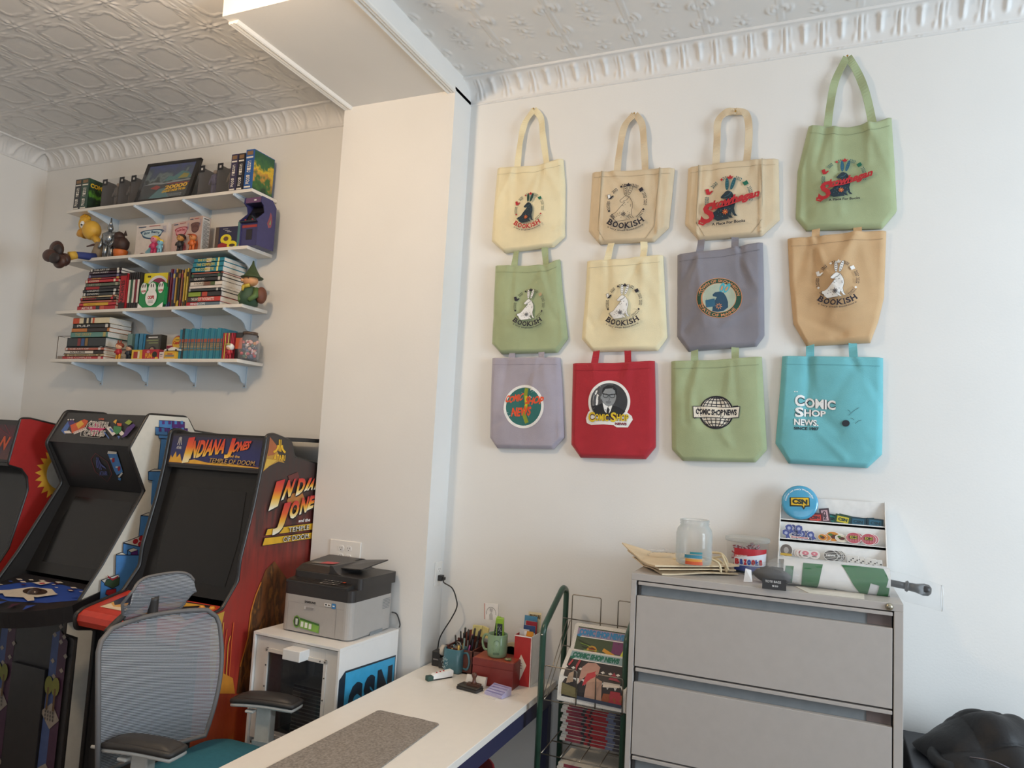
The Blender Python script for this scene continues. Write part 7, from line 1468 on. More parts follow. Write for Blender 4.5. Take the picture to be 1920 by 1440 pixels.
def rabcard(P):
    P.rect(0, 0, .06, 1, mat('#c98a7a', .6)); P.line([(.5 + .34 * cos(t), .4 + .38 * sin(t)) for t in np.linspace(-.2, pi + .2, 20)], .03, mat('#8a8684', .6)); P.poly([(.38, .0), (.36, .3), (.5, .5), (.62, .3), (.62, 0)], mat('#b9b6b2', .6)); P.line([(.45, .5), (.44, .72)], .04, mat('#7a7674', .6)); P.line([(.55, .5), (.57, .72)], .04, mat('#7a7674', .6))
card('notepad', ((908, 1131), (934, 1133), (934, 1163), (908, 1161)), gb.y + .03, .006, '#e6e1dc', 'white notepad with a rabbit print standing behind the green packets', 'notepad', rabcard)
# black tape dispenser in the corner
tp = pz(822, 1252, DZ); e = empty('tape_dispenser', (tp.x, tp.y + .03, DZ), 'black tape dispenser with a white roll in the desk corner', 'tape dispenser')
b = MB(); b.box(-.045, .0, -.02, .03, 0, .07, PLASTIC_BLACK); b.box(-.0, .05, -.035, .02, 0, .045, PLASTIC_BLACK); b.box(-.01, .06, .02, .06, 0, .09, PLASTIC_BLACK); P = Print(b, lambda u, v, l: Vector((-.045 + .045 * u, -.02 - l, .07 * v))); P.rect(.2, .42, .8, .5, mat('#8a8684', .4)); b.build('body', e, bev=.005)
b = MB(); b.lathe([(.012, -.009), (.024, -.009), (.024, .009), (.012, .009), (.012, -.009)], (.006, .0, .074), mat('#cfc6b8', .5), n=24, axis='X'); b.build('tape_roll', e)
# white barcode scanner / stapler like gadget
a0, a1 = pz(806, 1276, DZ), pz(842, 1270, DZ); d = (a1 - a0).normalized(); L = (a1 - a0).length + .01
e = empty('stapler', a0, 'white stapler with a dark green tip on the desk', 'stapler'); e.rotation_euler = (0, 0, math.atan2(d.y, d.x))
b = MB(); b.prism([(0, .006), (.0, .018), (.02, .028), (L, .034), (L + .004, .03), (L + .004, .014), (L, .006)], -.012, .012, 'Y', WHITE); b.box(.006, L, -.0122, .0122, 0.001, .007, PLASTIC_BLACK)
for k in range(3): b.box(.03 + k * .018, .036 + k * .018, -.004, .004, .029 + k * .0015, .0325 + k * .0015, REDI)
b.build('body', e, bev=.003); b = MB(); b.box(-.018, .012, -.0135, .0135, .0, .022, mat('#2c4a40', .4)); b.build('tip', e, bev=.004)
# ink pad with rubber stamp, card behind, clear sleeve and papers
b = MB(); q = [pz(840, 1294, DZ), pz(900, 1305, DZ), pz(928, 1313, DZ), pz(952, 1296, DZ), pz(905, 1286, DZ), pz(862, 1282, DZ)]; b.prism([(p[0], p[1]) for p in q], DZ + .0003, DZ + .0015, 'Z', mat('#ded6cc', .6)); thing(b, 'paper_sheet', 'white paper sheet lying under the rubber stamp', 'paper')
a0, a1 = pz(858, 1293, DZ), pz(896, 1300, DZ); cc = (a0 + a1) / 2; e = empty('ink_pad', (cc.x, cc.y + .02, DZ + .0015), 'black ink pad in front of the red box', 'ink pad'); e.rotation_euler = (0, 0, radians(-8))
b = MB(); b.box(-.052, .052, -.028, .028, 0, .013, PLASTIC_BLACK); b.build('base', e, bev=.003); b = MB(); b.box(-.05, .05, -.026, .026, .013, .02, mat('#3b342c', .4)); b.build('lid', e, bev=.003)
e = empty('rubber_stamp', (cc.x + .018, cc.y + .02, DZ + .0215), 'brown handled rubber stamp standing on the ink pad', 'stamp')
b = MB(); b.box(-.03, .03, -.012, .012, 0, .01, mat('#4a2e22', .4)); b.lathe([(.014, .01), (.008, .018), (.007, .03), (.012, .042), (.012, .05), (.0, .056)], (0, 0, 0), mat('#5a3526', .35), n=18); b.build('handle', e)
b = MB(); b.T = Matrix.Translation((cc.x + .004, cc.y + .058, DZ + .0015)) @ Matrix.Rotation(radians(-14), 4, 'X'); b.box(-.045, .045, 0, .02, 0, .048, mat('#dcd3c6', .5)); thing(b, 'card_box', 'small white card box standing behind the ink pad', 'box')
a0 = pz(928, 1307, DZ); LV = glass('lilac_plastic', (.62, .58, .85, 1), .6, .1)
b = MB(); b.T = Matrix.Translation((a0.x, a0.y + .03, DZ + .0016)) @ Matrix.Rotation(radians(-12), 4, 'Z'); b.prism([(-.035, 0), (-.035, .012), (.03, .032), (.034, .032), (.034, 0)], -.045, .045, 'X', LV)
for k in range(4): b.add([(-.043, -.03 + k * .017, .016 + k * .005), (.043, -.03 + k * .017, .016 + k * .005), (.043, -.026 + k * .017, .017 + k * .005), (-.043, -.026 + k * .017, .017 + k * .005)], [(0, 1, 2, 3)], mat('#8a84b8', .3))
thing(b, 'plastic_sleeve', 'clear lilac plastic sleeve lying beside the ink pad', 'plastic sleeve')
b = MB(); b.T = Matrix.Translation((a0.x + .06, a0.y + .05, DZ + .0016)); b.grid(lambda u, v: Vector((.07 * (u - .5), .08 * (v - .5), .012 + .01 * sin(u * 9) * sin(v * 7))), 12, 12, CLEAR); thing(b, 'plastic_bag', 'crumpled clear plastic bag beside the red wooden box', 'plastic bag')
# red card file with leaflets at the wall end of the desk
f0, f1 = pz(1008, 1279, DZ), pz(973, 1262, DZ); XF = f0.x
e = empty('file_box', (XF - .045, 3.12, DZ), 'red magazine file with a pale diamond, stuffed with leaflets', 'magazine file')
b = MB(); xx0, xx1 = XF - .085, XF - .003; RFM = mat('#b02a2a', .4); b.box(xx0, xx1, 3.085, 3.089, DZ, DZ + .215, RFM); b.box(xx0, xx1, 3.19, 3.194, DZ, DZ + .215, RFM); b.box(xx0, xx0 + .003, 3.089, 3.19, DZ, DZ + .215, RFM); b.box(xx1 - .003, xx1, 3.089, 3.19, DZ, DZ + .215, WHITE)
P = face_print(b, xx0, xx1, 3.085, DZ, DZ + .215); P.poly([(.05, .3), (.42, .62), (.75, .42), (.4, .1)], mat('#d8cdbc', .5)); P.rect(0, .975, 1, 1, WHITE); P.rect(.96, 0, 1, 1, WHITE)
for k in range(3): P.rect(.22, .34 + k * .05, .5, .355 + k * .05, mat('#a06a60', .5))
world_build(b, 'box', e)
def leaf(k, x0, x1, h, y, col, prn, label):
    b = MB(); b.T = Matrix.Translation((0, y, DZ + .1)) @ Matrix.Rotation(radians(-4), 4, 'X'); b.box(x0, x1, 0, .002, 0, h - .1, mat(col, .5)); prn(Print(b, lambda u, v, l: Vector((x0 + (x1 - x0) * u, -l, (h - .1) * v)))); return thing(b, 'leaflet', label, 'leaflet', 'leaflets in the red file')
leaf(0, xx0 + .02, xx1 + .0, .30, 3.175, '#e0cfa6', lambda P: P.text('BROCHURE', .1, .86, .95, .95, mat('#5a4a30', .6), bold=.06), 'tallest cream leaflet in the red file')
leaf(1, xx0 + .008, xx1 - .012, .285, 3.16, '#4a86a8', lambda P: P.rect(.1, .1, .9, .88, mat('#d8cfc0', .5)), 'blue edged leaflet in the red file')
leaf(2, xx0 + .022, xx1 - .006, .265, 3.145, '#9a2232', lambda P: P.rect(.0, .1, .8, .8, mat('#7e2030', .5)), 'crimson leaflet in the red file')
leaf(3, xx0 + .018, xx1 - .008, .25, 3.13, '#e2dcd2', lambda P: (P.rect(.0, .8, 1, 1, mat('#2f4a7c', .5)), P.text('COMICS', .1, .55, .9, .75, mat('#2f4a7c', .5), bold=.05), P.poly([(.6, .1), (.75, .6), (.95, .1)], BLACK)), 'white leaflet with a blue band in the red file')
leaf(4, xx0 + .006, xx1 - .03, .235, 3.115, '#d8d8d8', lambda P: (P.poly([(.1, .0), (.2, .6), (.7, .7), (.9, 0)], mat('#23283a', .5)),), 'grey leaflet with a dark blue shape in the red file')
leaf(5, xx0 + .035, xx1 - .004, .232, 3.1, '#d8942e', lambda P: (P.poly([(.0, .5), (.3, 1), (0, 1)], WHITE), P.poly([(.6, .3), (.8, .6), (.7, .2)], mat('#6a3a20', .5))), 'orange leaflet at the front of the red file')

# ================================================================== newspaper rack
GREEN = mat('#234536', .3, var=.05, coat=.3); WIRE = mat('#8c857a', .3, metal=.85)
e = empty('newspaper_rack', (-.87, 2.98, 0), 'green tubular newspaper rack with wire baskets between the desk and the filing cabinet', 'rack')
RX0, RX1 = -1.045, -.70
for x in (RX0, RX1):
    b = MB(); b.tube(rounded([(x, 2.875, 0), (x, 2.875, 1.055), (x, 3.10, 1.185), (x, 3.15, 1.165), (x, 3.15, 0)], .03), .0125, GREEN, n=12); world_build(b, 'side_frame', e)
b = MB(); 
for (p, q) in ((1.05, 3.0), ): pass
for y_, z_ in ((2.875, 1.03), (3.12, 1.165)): b.ball((RX0 - .0, y_ - .0125, z_), .004, CHROME, n=8, m=6)
world_build(b, 'bolt', e)
def loop(pts, r=.0022): b = MB(); b.tube(rounded(pts, .008), r, WIRE, n=6); return b
Wx0, Wx1 = -1.022, -.70
def basket(zf, yf, yb, zb, top):
    b = MB()
    for pts in ([(Wx0, yf, zf), (Wx1, yf, zf)], [(Wx0, yf, zf), (Wx0, yb, zb)], [(Wx1, yf, zf), (Wx1, yb, zb)], [(Wx0, yb, zb), (Wx1, yb, zb)], [(Wx0 + .08, yf, zf), (Wx0 + .08, yb, zb)], [(Wx0 + .16, yf, zf), (Wx0 + .16, yb, zb)], [(Wx0 + .24, yf, zf), (Wx0 + .24, yb, zb)], [(Wx0, (yf + yb) / 2, (zf + zb) / 2), (Wx1, (yf + yb) / 2, (zf + zb) / 2)]): b.tube([Vector(p) for p in pts], .0024, WIRE, n=6)
    if top:
        for x0, x1 in ((Wx0, -.886), (-.808, Wx1)): b.tube(rounded([(x0, yf, zf), (x0, yf - .004, zf + top), (x1, yf - .004, zf + top), (x1, yf, zf)], .01), .0024, WIRE, n=6)
    world_build(b, 'wire_basket', e)
basket(.783, 2.85, 3.1, .80, .134); basket(.575, 2.85, 3.1, .59, 0); basket(.32, 2.85, 3.1, .335, 0)
b = MB()
for x0, x1 in ((-1.006, -.876), (-.80, -.70)): b.tube(rounded([(x0, 3.12, .80), (x0, 3.12, 1.155), (x1, 3.12, 1.155), (x1, 3.12, .80)], .008), .0024, WIRE, n=6)
b.tube([Vector((RX0, 3.12, 1.05)), Vector((RX1, 3.12, 1.05))], .0024, WIRE, n=6); b.tube([Vector((RX0, 3.13, .93)), Vector((RX1, 3.13, .93))], .0024, WIRE, n=6)
for x in (-1.03, -1.015): b.tube([Vector((x, 2.87, .79)), Vector((x, 3.13, 1.04))], .002, WIRE, n=6)
world_build(b, 'wire_back', e)
def newspaper(x0, x1, prof, th, art, label, group):
    """a folded newspaper bent over the basket: profile (y, z) from its front fold up and back"""
    f = polyline(prof); b = MB(); nv = 16
    def S(u, v, d): y, z = f(v); y2, z2 = f(min(1, v + .02)); y1, z1 = f(max(0, v - .02)); ty, tz = y2 - y1, z2 - z1; L = hypot(ty, tz) or 1; return Vector((x0 + (x1 - x0) * u, y + tz / L * -d, z + ty / L * d))
    for d in (0, th): b.grid(lambda u, v, d=d: S(u, v, d) if d else S(1 - u, v, d), 8, nv, PAGE)
    for u in (0, 1): b.grid(lambda a, v, u=u: S(u, v, th * (a if u else 1 - a)), 1, nv, PAGE)
    b.grid(lambda u, a: S(u, 0, th * a), 8, 1, PAGE); b.grid(lambda u, a: S(u, 1, th * (1 - a)), 8, 1, PAGE)
    if art: P = Print(b, lambda u, v, l: S(u, v, th + l)); P.maxe = .12; art(P)
    return thing(b, 'newspaper', label, 'newspaper', group)
def headline(P, c1, c2, y0=.80, y1=.93):
    P.rect(.06, y0 - .02, .95, y1 + .02, mat(c1, .6)); P.text('COMIC SHOP NEWS', .09, y0, .80, y1, mat(c2, .6), bold=.075); P.rect(.11, y0 - .045, .92, y0 - .025, WHITE); P.poly([(.1 + .035 * cos(t), y0 - .01 + .035 * sin(t)) for t in np.linspace(0, 2 * pi, 16)[:-1]], mat(c2, .6))
def artA(P):
    P.rect(.06, .08, .95, .95, mat('#2f2a2b', .6)); headline(P, '#8fa6ac', '#1f6b58')
    P.poly([(.3, .32), (.3, .6), (.36, .72), (.48, .74), (.56, .66), (.56, .5), (.5, .42), (.4, .46)], mat('#b38a7c', .6)); P.poly([(.36, .3), (.4, .5), (.55, .58), (.54, .48), (.42, .34)], mat('#b5323c', .6)); P.poly([(.4, .1), (.42, .36), (.52, .46), (.64, .4), (.66, .1)], mat('#b08c78', .6))
    P.poly([(.72, .46), (.78, .6), (.84, .5), (.9, .44)], mat('#8e3040', .6)); P.poly([(.66, .4), (.9, .4), (.9, .36), (.66, .34)], mat('#cfc2b4', .6)); P.poly([(.08, .6), (.12, .74), (.14, .72), (.11, .58)], mat('#b8464a', .6)); P.poly([(.2, .6), (.22, .76), (.25, .74), (.23, .5)], mat('#a03a3e', .6)); P.poly([(.12, .3), (.14, .45), (.2, .5), (.22, .34)], mat('#a8907a', .6))
    P.poly([(.06, .12), (.06, .3), (.3, .24), (.3, .1)], mat('#6e6644', .6)); P.poly([(.66, .12), (.68, .24), (.95, .26), (.95, .12)], mat('#8c4c2e', .6)); P.poly([(.76, .12), (.78, .3), (.92, .3), (.95, .12)], mat('#9c3038', .6)); P.poly([(.3, .08), (.3, .14), (.95, .12), (.95, .06)], mat('#3a4254', .6))
def artB(P):
    P.rect(.06, .0, .95, .95, mat('#3a4a30', .6)); P.rect(.64, .2, .95, .7, mat('#6c3060', .6)); headline(P, '#94839c', '#2f7fb0', .74, .9)
    P.poly([(.34 + .08 * cos(t), .38 + .12 * sin(t)) for t in np.linspace(0, 2 * pi, 18)[:-1]], mat('#c98a2c', .6)); P.poly([(.34 + .05 * cos(t), .38 + .08 * sin(t)) for t in np.linspace(0, 2 * pi, 12)[:-1]], mat('#8e4420', .6)); P.poly([(.5, .4), (.52, .48), (.7, .36), (.68, .3)], mat('#c9902c', .6)); P.poly([(.78, .34), (.84, .62), (.88, .62), (.82, .34)], mat('#d6dc4a', .6))
    for k in range(6): P.line([(.1 + .04 * k, .6 - .08 * k), (.3 + .05 * k, .5 - .04 * k)], .015, mat('#7d9a3c' if k % 2 else '#24321f', .6))
    P.poly([(.2, .2), (.3, .28), (.45, .26), (.6, .2), (.6, .1), (.2, .1)], mat('#b0702c', .6))
pa = [(2.862, .792), (2.862, .83), (2.872, .872), (2.90, .902), (2.985, .955)]
for k in range(9): 
    s = .0135 * (8 - k); o_ = .003 * ((k * 5) % 3)
    newspaper(-.968 + o_, -.692 + o_, [(p[0] + s * .6 + .0, .787 + max(0, (p[1] - .787) - s)) for p in pa], .0105, artA if k == 8 else (lambda P: (P.rect(.05, .02, .95, .16, mat('#6a4034', .6)), P.rect(.3, .02, .6, .14, mat('#a88440', .6)))), 'newspaper with a dark cover, on top of the front stack in the rack' if k == 8 else 'folded newspaper under the dark covered one in the rack', 'newspapers in the front of the rack')
pb = [(2.975, .90), (2.99, .955), (3.02, .995), (3.05, 1.045)]
for k in range(3): s = .014 * (2 - k); newspaper(-.962, -.69, [(p[0] + s, p[1]) for p in pb], .0115, artB if k == 2 else None, 'newspaper with a green and purple cover, upper one in the rack' if k == 2 else 'newspaper behind the green and purple one in the rack', 'newspapers at the back of the rack')
for (z0, z1, y0, n) in ((.597, .745, 2.965, 12), (.342, .52, 2.93, 12)):
    for k in range(n):
        h = (z1 - z0) / n; b = MB(); zz = z0 + k * h; o_ = .004 * ((k * 7) % 3); b.box(-.985 + o_, -.725 + o_, y0 + o_, 3.105, zz + .0004, zz + h - .0004, PAGE); P = face_print(b, -.985 + o_, -.725 + o_, y0 + o_, zz + .001, zz + h - .001)
        for (u0, u1, c) in ((.09, .34, '#8a3a48'), (.34, .40, '#3a3034'), (.40, .74, '#a32c30'), (.46, .5, '#4a2a2c'), (.74, .86, '#70748c'), (.86, 1, '#4a4448')): P.rect(u0, .0, u1, 1, mat(c, .7))
        thing(b, 'newspaper', 'folded newspaper in the %s red edged stack of the rack' % ('middle' if z0 > .5 else 'lowest'), 'newspaper', 'red edged newspapers, %s stack' % ('middle' if z0 > .5 else 'lowest'))

# ================================================================== filing cabinet
FX0, FX1, FY0, FY1, FZ = -.667, .247, 2.78, 3.235, 1.332
CABG = mat('#b6afa9', .42, var=.02, spec=.4); CABD = mat('#8a8580', .45)
e = empty('filing_cabinet', ((FX0 + FX1) / 2, 3.0, 0), 'wide grey metal filing cabinet against the wall', 'filing cabinet')
b = MB(); b.box(FX0, FX1, FY0, FY1, FZ - .026, FZ, CABG); b.box(FX0, FX0 + .02, FY0, FY1, 0, FZ - .026, CABG); b.box(FX1 - .028, FX1, FY0, FY1, 0, FZ - .026, CABG); b.box(FX0 + .02, FX1 - .028, FY1 - .01, FY1, 0, FZ - .026, CABG); b.box(FX0 + .02, FX1 - .028, FY0, FY1, 0, .05, CABG); world_build(b, 'case', e, bev=.0015)
for k in range(4):
    zt_ = FZ - .030 - k * .3165; zb = zt_ - .3105; b = MB(); x0, x1 = FX0 + .024, FX1 - .032
    b.box(x0, x1, FY0 + .001, FY0 + .4, zb, zt_ - .052, CABG); b.box(x0, x1, FY0 + .022, FY0 + .04, zt_ - .052, zt_, mat('#7f8487', .35)); b.box(x0 + .004, x1, FY0 - .001, FY0 + .024, zt_ - .012, zt_, CABG); o = world_build(b, 'drawer', e, bev=.0015)
    b = MB(); b.box(x0 + .002, x0 + .012, FY0 + .012, FY0 + .02, zt_ - .05, zt_ - .012, mat('#3c3a3a', .5)); world_build(b, 'pull_end', o); b = MB(); b.box(x1 - .075, x1 - .002, FY0 + .019, FY0 + .0215, zt_ - .05, zt_ - .013, mat('#6a5c58', .5)); world_build(b, 'pull_recess', o)
b = MB(); b.lathe([(.0, -.009), (.006, -.009), (.011, -.004), (.0125, 0)], (FX1 - .042, FY0, FZ - .0135), mat('#b0a894', .25, metal=.9), n=22, axis='Y'); b.box(FX1 - .0425, FX1 - .0415, FY0 - .0098, FY0 - .0088, FZ - .0185, FZ - .0085, BLACK); world_build(b, 'lock', e)

# ---------- on top of the cabinet
CANV = mat('#dcc6a4', .85, var=.05, bump=.4, bscale=300); zc = FZ + .0005
def cloth(corners, z0, amp, seed, label, prn=None, over=None):
    rr = random.Random(seed); ph = [rr.uniform(0, 6) for _ in range(4)]; A, B, C, D = [Vector((c[0], c[1], 0)) for c in corners]; th = .005
    def S(u, v, d=0):
        p = (A * (1 - u) + B * u) * (1 - v) + (D * (1 - u) + C * u) * v; z = z0 + amp * (.5 + .5 * sin(u * 7 + ph[0]) * sin(v * 5 + ph[1])) + amp * .5 * (1 + sin(v * 11 + u * 4 + ph[2]))
        if p.x < FX0: z += (FX0 - p.x) * .25
        return Vector((p.x, p.y, z + d))
    b = MB(); b.grid(lambda u, v: S(u, v, th), 30, 30, CANV); b.grid(lambda u, v: S(1 - u, v, 0), 30, 30, CANV)
    for f in (lambda u, d: S(u, 0, d * th), lambda u, d: S(1 - u, 1, d * th), lambda v, d: S(1, v, d * th), lambda v, d: S(0, 1 - v, d * th)): b.grid(f, 30, 1, CANV)
    if prn: P = Print(b, lambda u, v, l: S(u, v, th + l + .0006)); P.maxe = .03; prn(P)
    return thing(b, 'tote_bag', label, 'tote bag', 'folded canvas bags on the cabinet')
def bagp(P):
    q = Q(.38, .62, .16, -.9); wreath(P, q, BI); rabbit(P, q, 'white')
cloth(((-.555, 2.80), (-.30, 3.0), (-.50, 3.2), (-.73, 3.05)), zc, .004, 1, 'folded natural canvas bag at the bottom of the flat stack')
cloth(((-.565, 2.79), (-.31, 3.01), (-.52, 3.21), (-.76, 3.08)), zc + .014, .004, 2, 'folded natural canvas bag in the middle of the flat stack')
cloth(((-.575, 2.765), (-.30, 3.03), (-.54, 3.22), (-.79, 3.10)), zc + .028, .004, 3, 'folded canvas bag with black print on top of the flat stack', bagp)
for k, (dx, lab) in enumerate(((0, 'cream cotton cord handle looping off the folded bags'), (.03, 'second cream cotton cord handle behind the glass jar'))):
    pts = [py(1262 + 60 * k, 1048, 2.97 + .04 * k), py(1310 + 40 * k, 1044, 2.95 + .05 * k), py(1345 + 10 * k, 1054 - 10 * k, 2.93 + .06 * k), py(1352 + 14 * k, 1074 - 4 * k, 2.92 + .05 * k)]
    b = MB(); b.tube(smooth(pts, 8), .0045, mat('#d9c7a4', .8)); 
    if k: b.tube(smooth([py(1330, 1036, 3.08), py(1352, 1038, 3.06), py(1363, 1052, 3.04), py(1364, 1066, 3.0)], 8), .0045, mat('#d9c7a4', .8)); b.tube(smooth([py(1322, 1050, 3.06), py(1340, 1048, 3.05), py(1355, 1056, 3.02), py(1362, 1072, 2.98)], 8), .0045, mat('#d9c7a4', .8))
    thing(b, 'cord_handle', lab, 'cord')
# open glass jar standing on the bags
jb = pz(1297, 1060, zc + .043); jc = Vector((jb.x, jb.y + .04, zc + .043)); e = empty('glass_jar', jc, 'open empty glass jar standing on the folded canvas bags', 'jar')
def glassmat():
    m = bpy.data.materials.new('clear_glass'); m.use_nodes = True; nt = m.node_tree; b = nt.nodes['Principled BSDF']; lw = nt.nodes.new('ShaderNodeLayerWeight'); lw.inputs[0].default_value = .35
    mr = nt.nodes.new('ShaderNodeMapRange'); mr.inputs['To Min'].default_value = .06; mr.inputs['To Max'].default_value = .8; nt.links.new(lw.outputs['Facing'], mr.inputs['Value']); nt.links.new(mr.outputs[0], b.inputs['Alpha'])
    n = nt.nodes.new('ShaderNodeTexNoise'); r = nt.nodes.new('ShaderNodeValToRGB'); r.color_ramp.elements[0].color = (.45, .48, .46, 1); r.color_ramp.elements[1].color = (.55, .58, .56, 1); nt.links.new(n.outputs['Fac'], r.inputs['Fac']); nt.links.new(r.outputs['Color'], b.inputs['Base Color']); b.inputs['Roughness'].default_value = .03; b.inputs['Specular IOR Level'].default_value = 1; return m
GLS = glassmat()
b = MB(); b.lathe([(.0, .004), (.058, .0), (.066, .008), (.068, .03), (.068, .115), (.064, .132), (.054, .145), (.053, .150), (.056, .153), (.053, .157), (.056, .162), (.054, .168), (.051, .168), (.050, .148), (.062, .13), (.065, .115), (.065, .02), (.055, .006)], (0, 0, 0), GLS, n=40); b.build('glass', e)
b = MB(); P = Print(b, lambda u, v, l: Vector((.0688 * sin(u) + 0, -.0688 * cos(u), v)), lift=0)
for (u0, u1, v0, v1, c) in ((-.05, .62, .045, .053, '#2e7f86'), (-.35, .62, .030, .042, '#3a7f94'), (-.3, .62, .018, .027, '#d8923a'), (-.3, .65, .006, .018, '#c9542c')): P.raw([(u0 + (u1 - u0) * k / 8, vv) for k in range(9) for vv in (v0, v1)], [(2 * k, 2 * k + 2, 2 * k + 3, 2 * k + 1) for k in range(8)], mat(c, .5))
b.build('striped_label', e)
# bubble gum tub
tx_ = py(1401, 1040, 3.13).x; e = empty('candy_tub', (tx_, 3.13, zc), 'clear plastic tub of wrapped gum with a red, white and blue label', 'tub'); TR = .083
b = MB(); b.lathe([(.0, .003), (.074, 0), (.078, .01), (.082, .118), (.084, .124), (.081, .124), (.076, .01)], (0, 0, 0), CLEAR, n=36); b.build('tub', e)
b = MB(); b.lathe([(.086, .122), (.088, .128), (.086, .138), (.07, .142), (.0, .144)], (0, 0, 0), GLS, n=36); b.build('lid', e)
b = MB(); tr_ = lambda v: .0785 + .004 * v / .118
P = Print(b, lambda u, v, l: Vector(((tr_(v) + .0005 + l) * sin(u), -(tr_(v) + .0005 + l) * cos(u), v)), lift=0)
def wrap(pts_top, pts_bot, mt): n = len(pts_top); P.raw([p for ab in zip(pts_bot, pts_top) for p in ab], [(2 * k, 2 * k + 2, 2 * k + 3, 2 * k + 1) for k in range(n - 1)], mt)
us = np.linspace(-.55, 1.15, 18); wrap([(u, .1) for u in us], [(u, .012) for u in us], mat('#3b3a44', .4)); wrap([(u, .098) for u in us], [(u, .028) for u in us], mat('#dfe0e6', .4)); wrap([(u, .1) for u in us], [(u, .064 + .02 * (u + .55) / 1.7) for u in us], mat('#b32430', .4)); wrap([(u, .034) for u in us], [(u, .014) for u in us], mat('#3a4a8a', .4)); wrap([(u, .014) for u in us], [(u, .006) for u in us], mat('#22303a', .4))
P.text('ORIGINAL', 0, 0, 1, 1, WHITE, bold=.03, warp=lambda u, v: (-.5 + .62 * u, .066 + .007 * v + .003 * u))
for t, u0, u1, c in (('B', -.5, -.28, REDI), ('a', -.25, -.1, mat('#2c4a9a', .4)), ('z', -.07, .08, REDI), ('o', .1, .26, mat('#2c4a9a', .4)), ('o', .29, .45, REDI), ('k', .48, .64, mat('#2c4a9a', .4)), ('a', .67, .84, REDI)): P.text(t, u0, .038, u1, .060, c, bold=.06, cap=(t in 'Bk')) if True else None
b.build('label', e)
rr = random.Random(12); WR1, WR2 = mat('#c9b9bc', .4), mat('#8e2a34', .4)
for k in range(46):
    a = rr.uniform(0, 2 * pi); r_ = .066 * math.sqrt(rr.random()); zz = .012 + .012 * (k // 6) + rr.uniform(0, .004); b = MB(); b.T = Matrix.Translation((0, 0, 0)) @ Matrix.Rotation(rr.uniform(0, 3), 4, (rr.random() - .5, rr.random() - .5, 1))
    b.box(-.013, .013, -.007, .007, -.004, .004, WR1); b.box(-.004, .004, -.0073, .0073, -.0043, .0043, WR2); b.box(-.016, -.013, -.007, .007, -.002, .002, WR2); o = b.build('wrapped_gum'); o.location = (tx_ + r_ * cos(a) * .95, 3.13 + r_ * sin(a) * .95, zc + zz + .006)
    tag(o, 'wrapped red and white piece of gum inside the clear tub', 'gum', 'wrapped gum in the tub')
# tiered white sticker stand
e = empty('display_stand', (.03, 3.13, zc), 'white tiered stand with badges and stickers on the filing cabinet', 'display stand'); STW = mat('#e6e4e0', .35); SX_0, SX_1 = -.158, .218
TI = [(3.175, 1.548), (3.130, 1.475), (3.085, 1.408)]       # ledge front edge y, z
b = MB(); b.prism([(3.225, 1.333), (3.225, 1.645), (3.21, 1.645), (3.165, 1.548), (3.12, 1.475), (3.075, 1.40), (3.06, 1.333)], SX_0 - .004, SX_0, 'X', STW)
b.prism([(3.225, 1.333), (3.225, 1.645), (3.21, 1.645), (3.165, 1.548), (3.12, 1.475), (3.075, 1.40), (3.06, 1.333)], SX_1, SX_1 + .004, 'X', STW); world_build(b, 'side_panel', e)
b = MB(); b.box(SX_0, SX_1, 3.215, 3.22, 1.548, 1.642, STW); b.box(SX_0, SX_1, 3.172, 3.176, 1.475, 1.550, STW); b.box(SX_0, SX_1, 3.127, 3.131, 1.40, 1.478, STW); world_build(b, 'back_panel', e)
for (y_, z_) in TI:
    b = MB(); b.box(SX_0, SX_1, y_ - .0, y_ + .042, z_ - .004, z_, STW); b.box(SX_0, SX_1, y_ - .003, y_, z_ - .006, z_ + .006, STW); b.box(SX_0, SX_1, y_ - .0032, y_ - .0028, z_ - .0065, z_ - .005, mat('#5a5652', .5)); world_build(b, 'ledge', e)
def sticker(shape, c, col, th, label, group, cat='sticker', prn=None, name='sticker', tilt=-12, rot=0, edge='#e8e4de'):
    """thin die-cut piece leaning back on its ledge; shape in metres round its middle"""
    b = MB(); b.T = Matrix.Translation(c) @ Matrix.Rotation(radians(tilt), 4, 'X') @ Matrix.Rotation(rot, 4, 'Y'); b.prism([(p[0] * 1.08, p[1] * 1.08) for p in shape], 0, th, 'Y', mat(edge, .4)); P = Print(b, lambda u, v, l: Vector((u, -l, v)), lift=.0002); P.poly(shape, mat(col, .4))
    if prn: prn(P)
    return thing(b, name, label, cat, group)
oval = lambda rx, ry, n=24: [(rx * cos(2 * pi * k / n), ry * sin(2 * pi * k / n)) for k in range(n)]
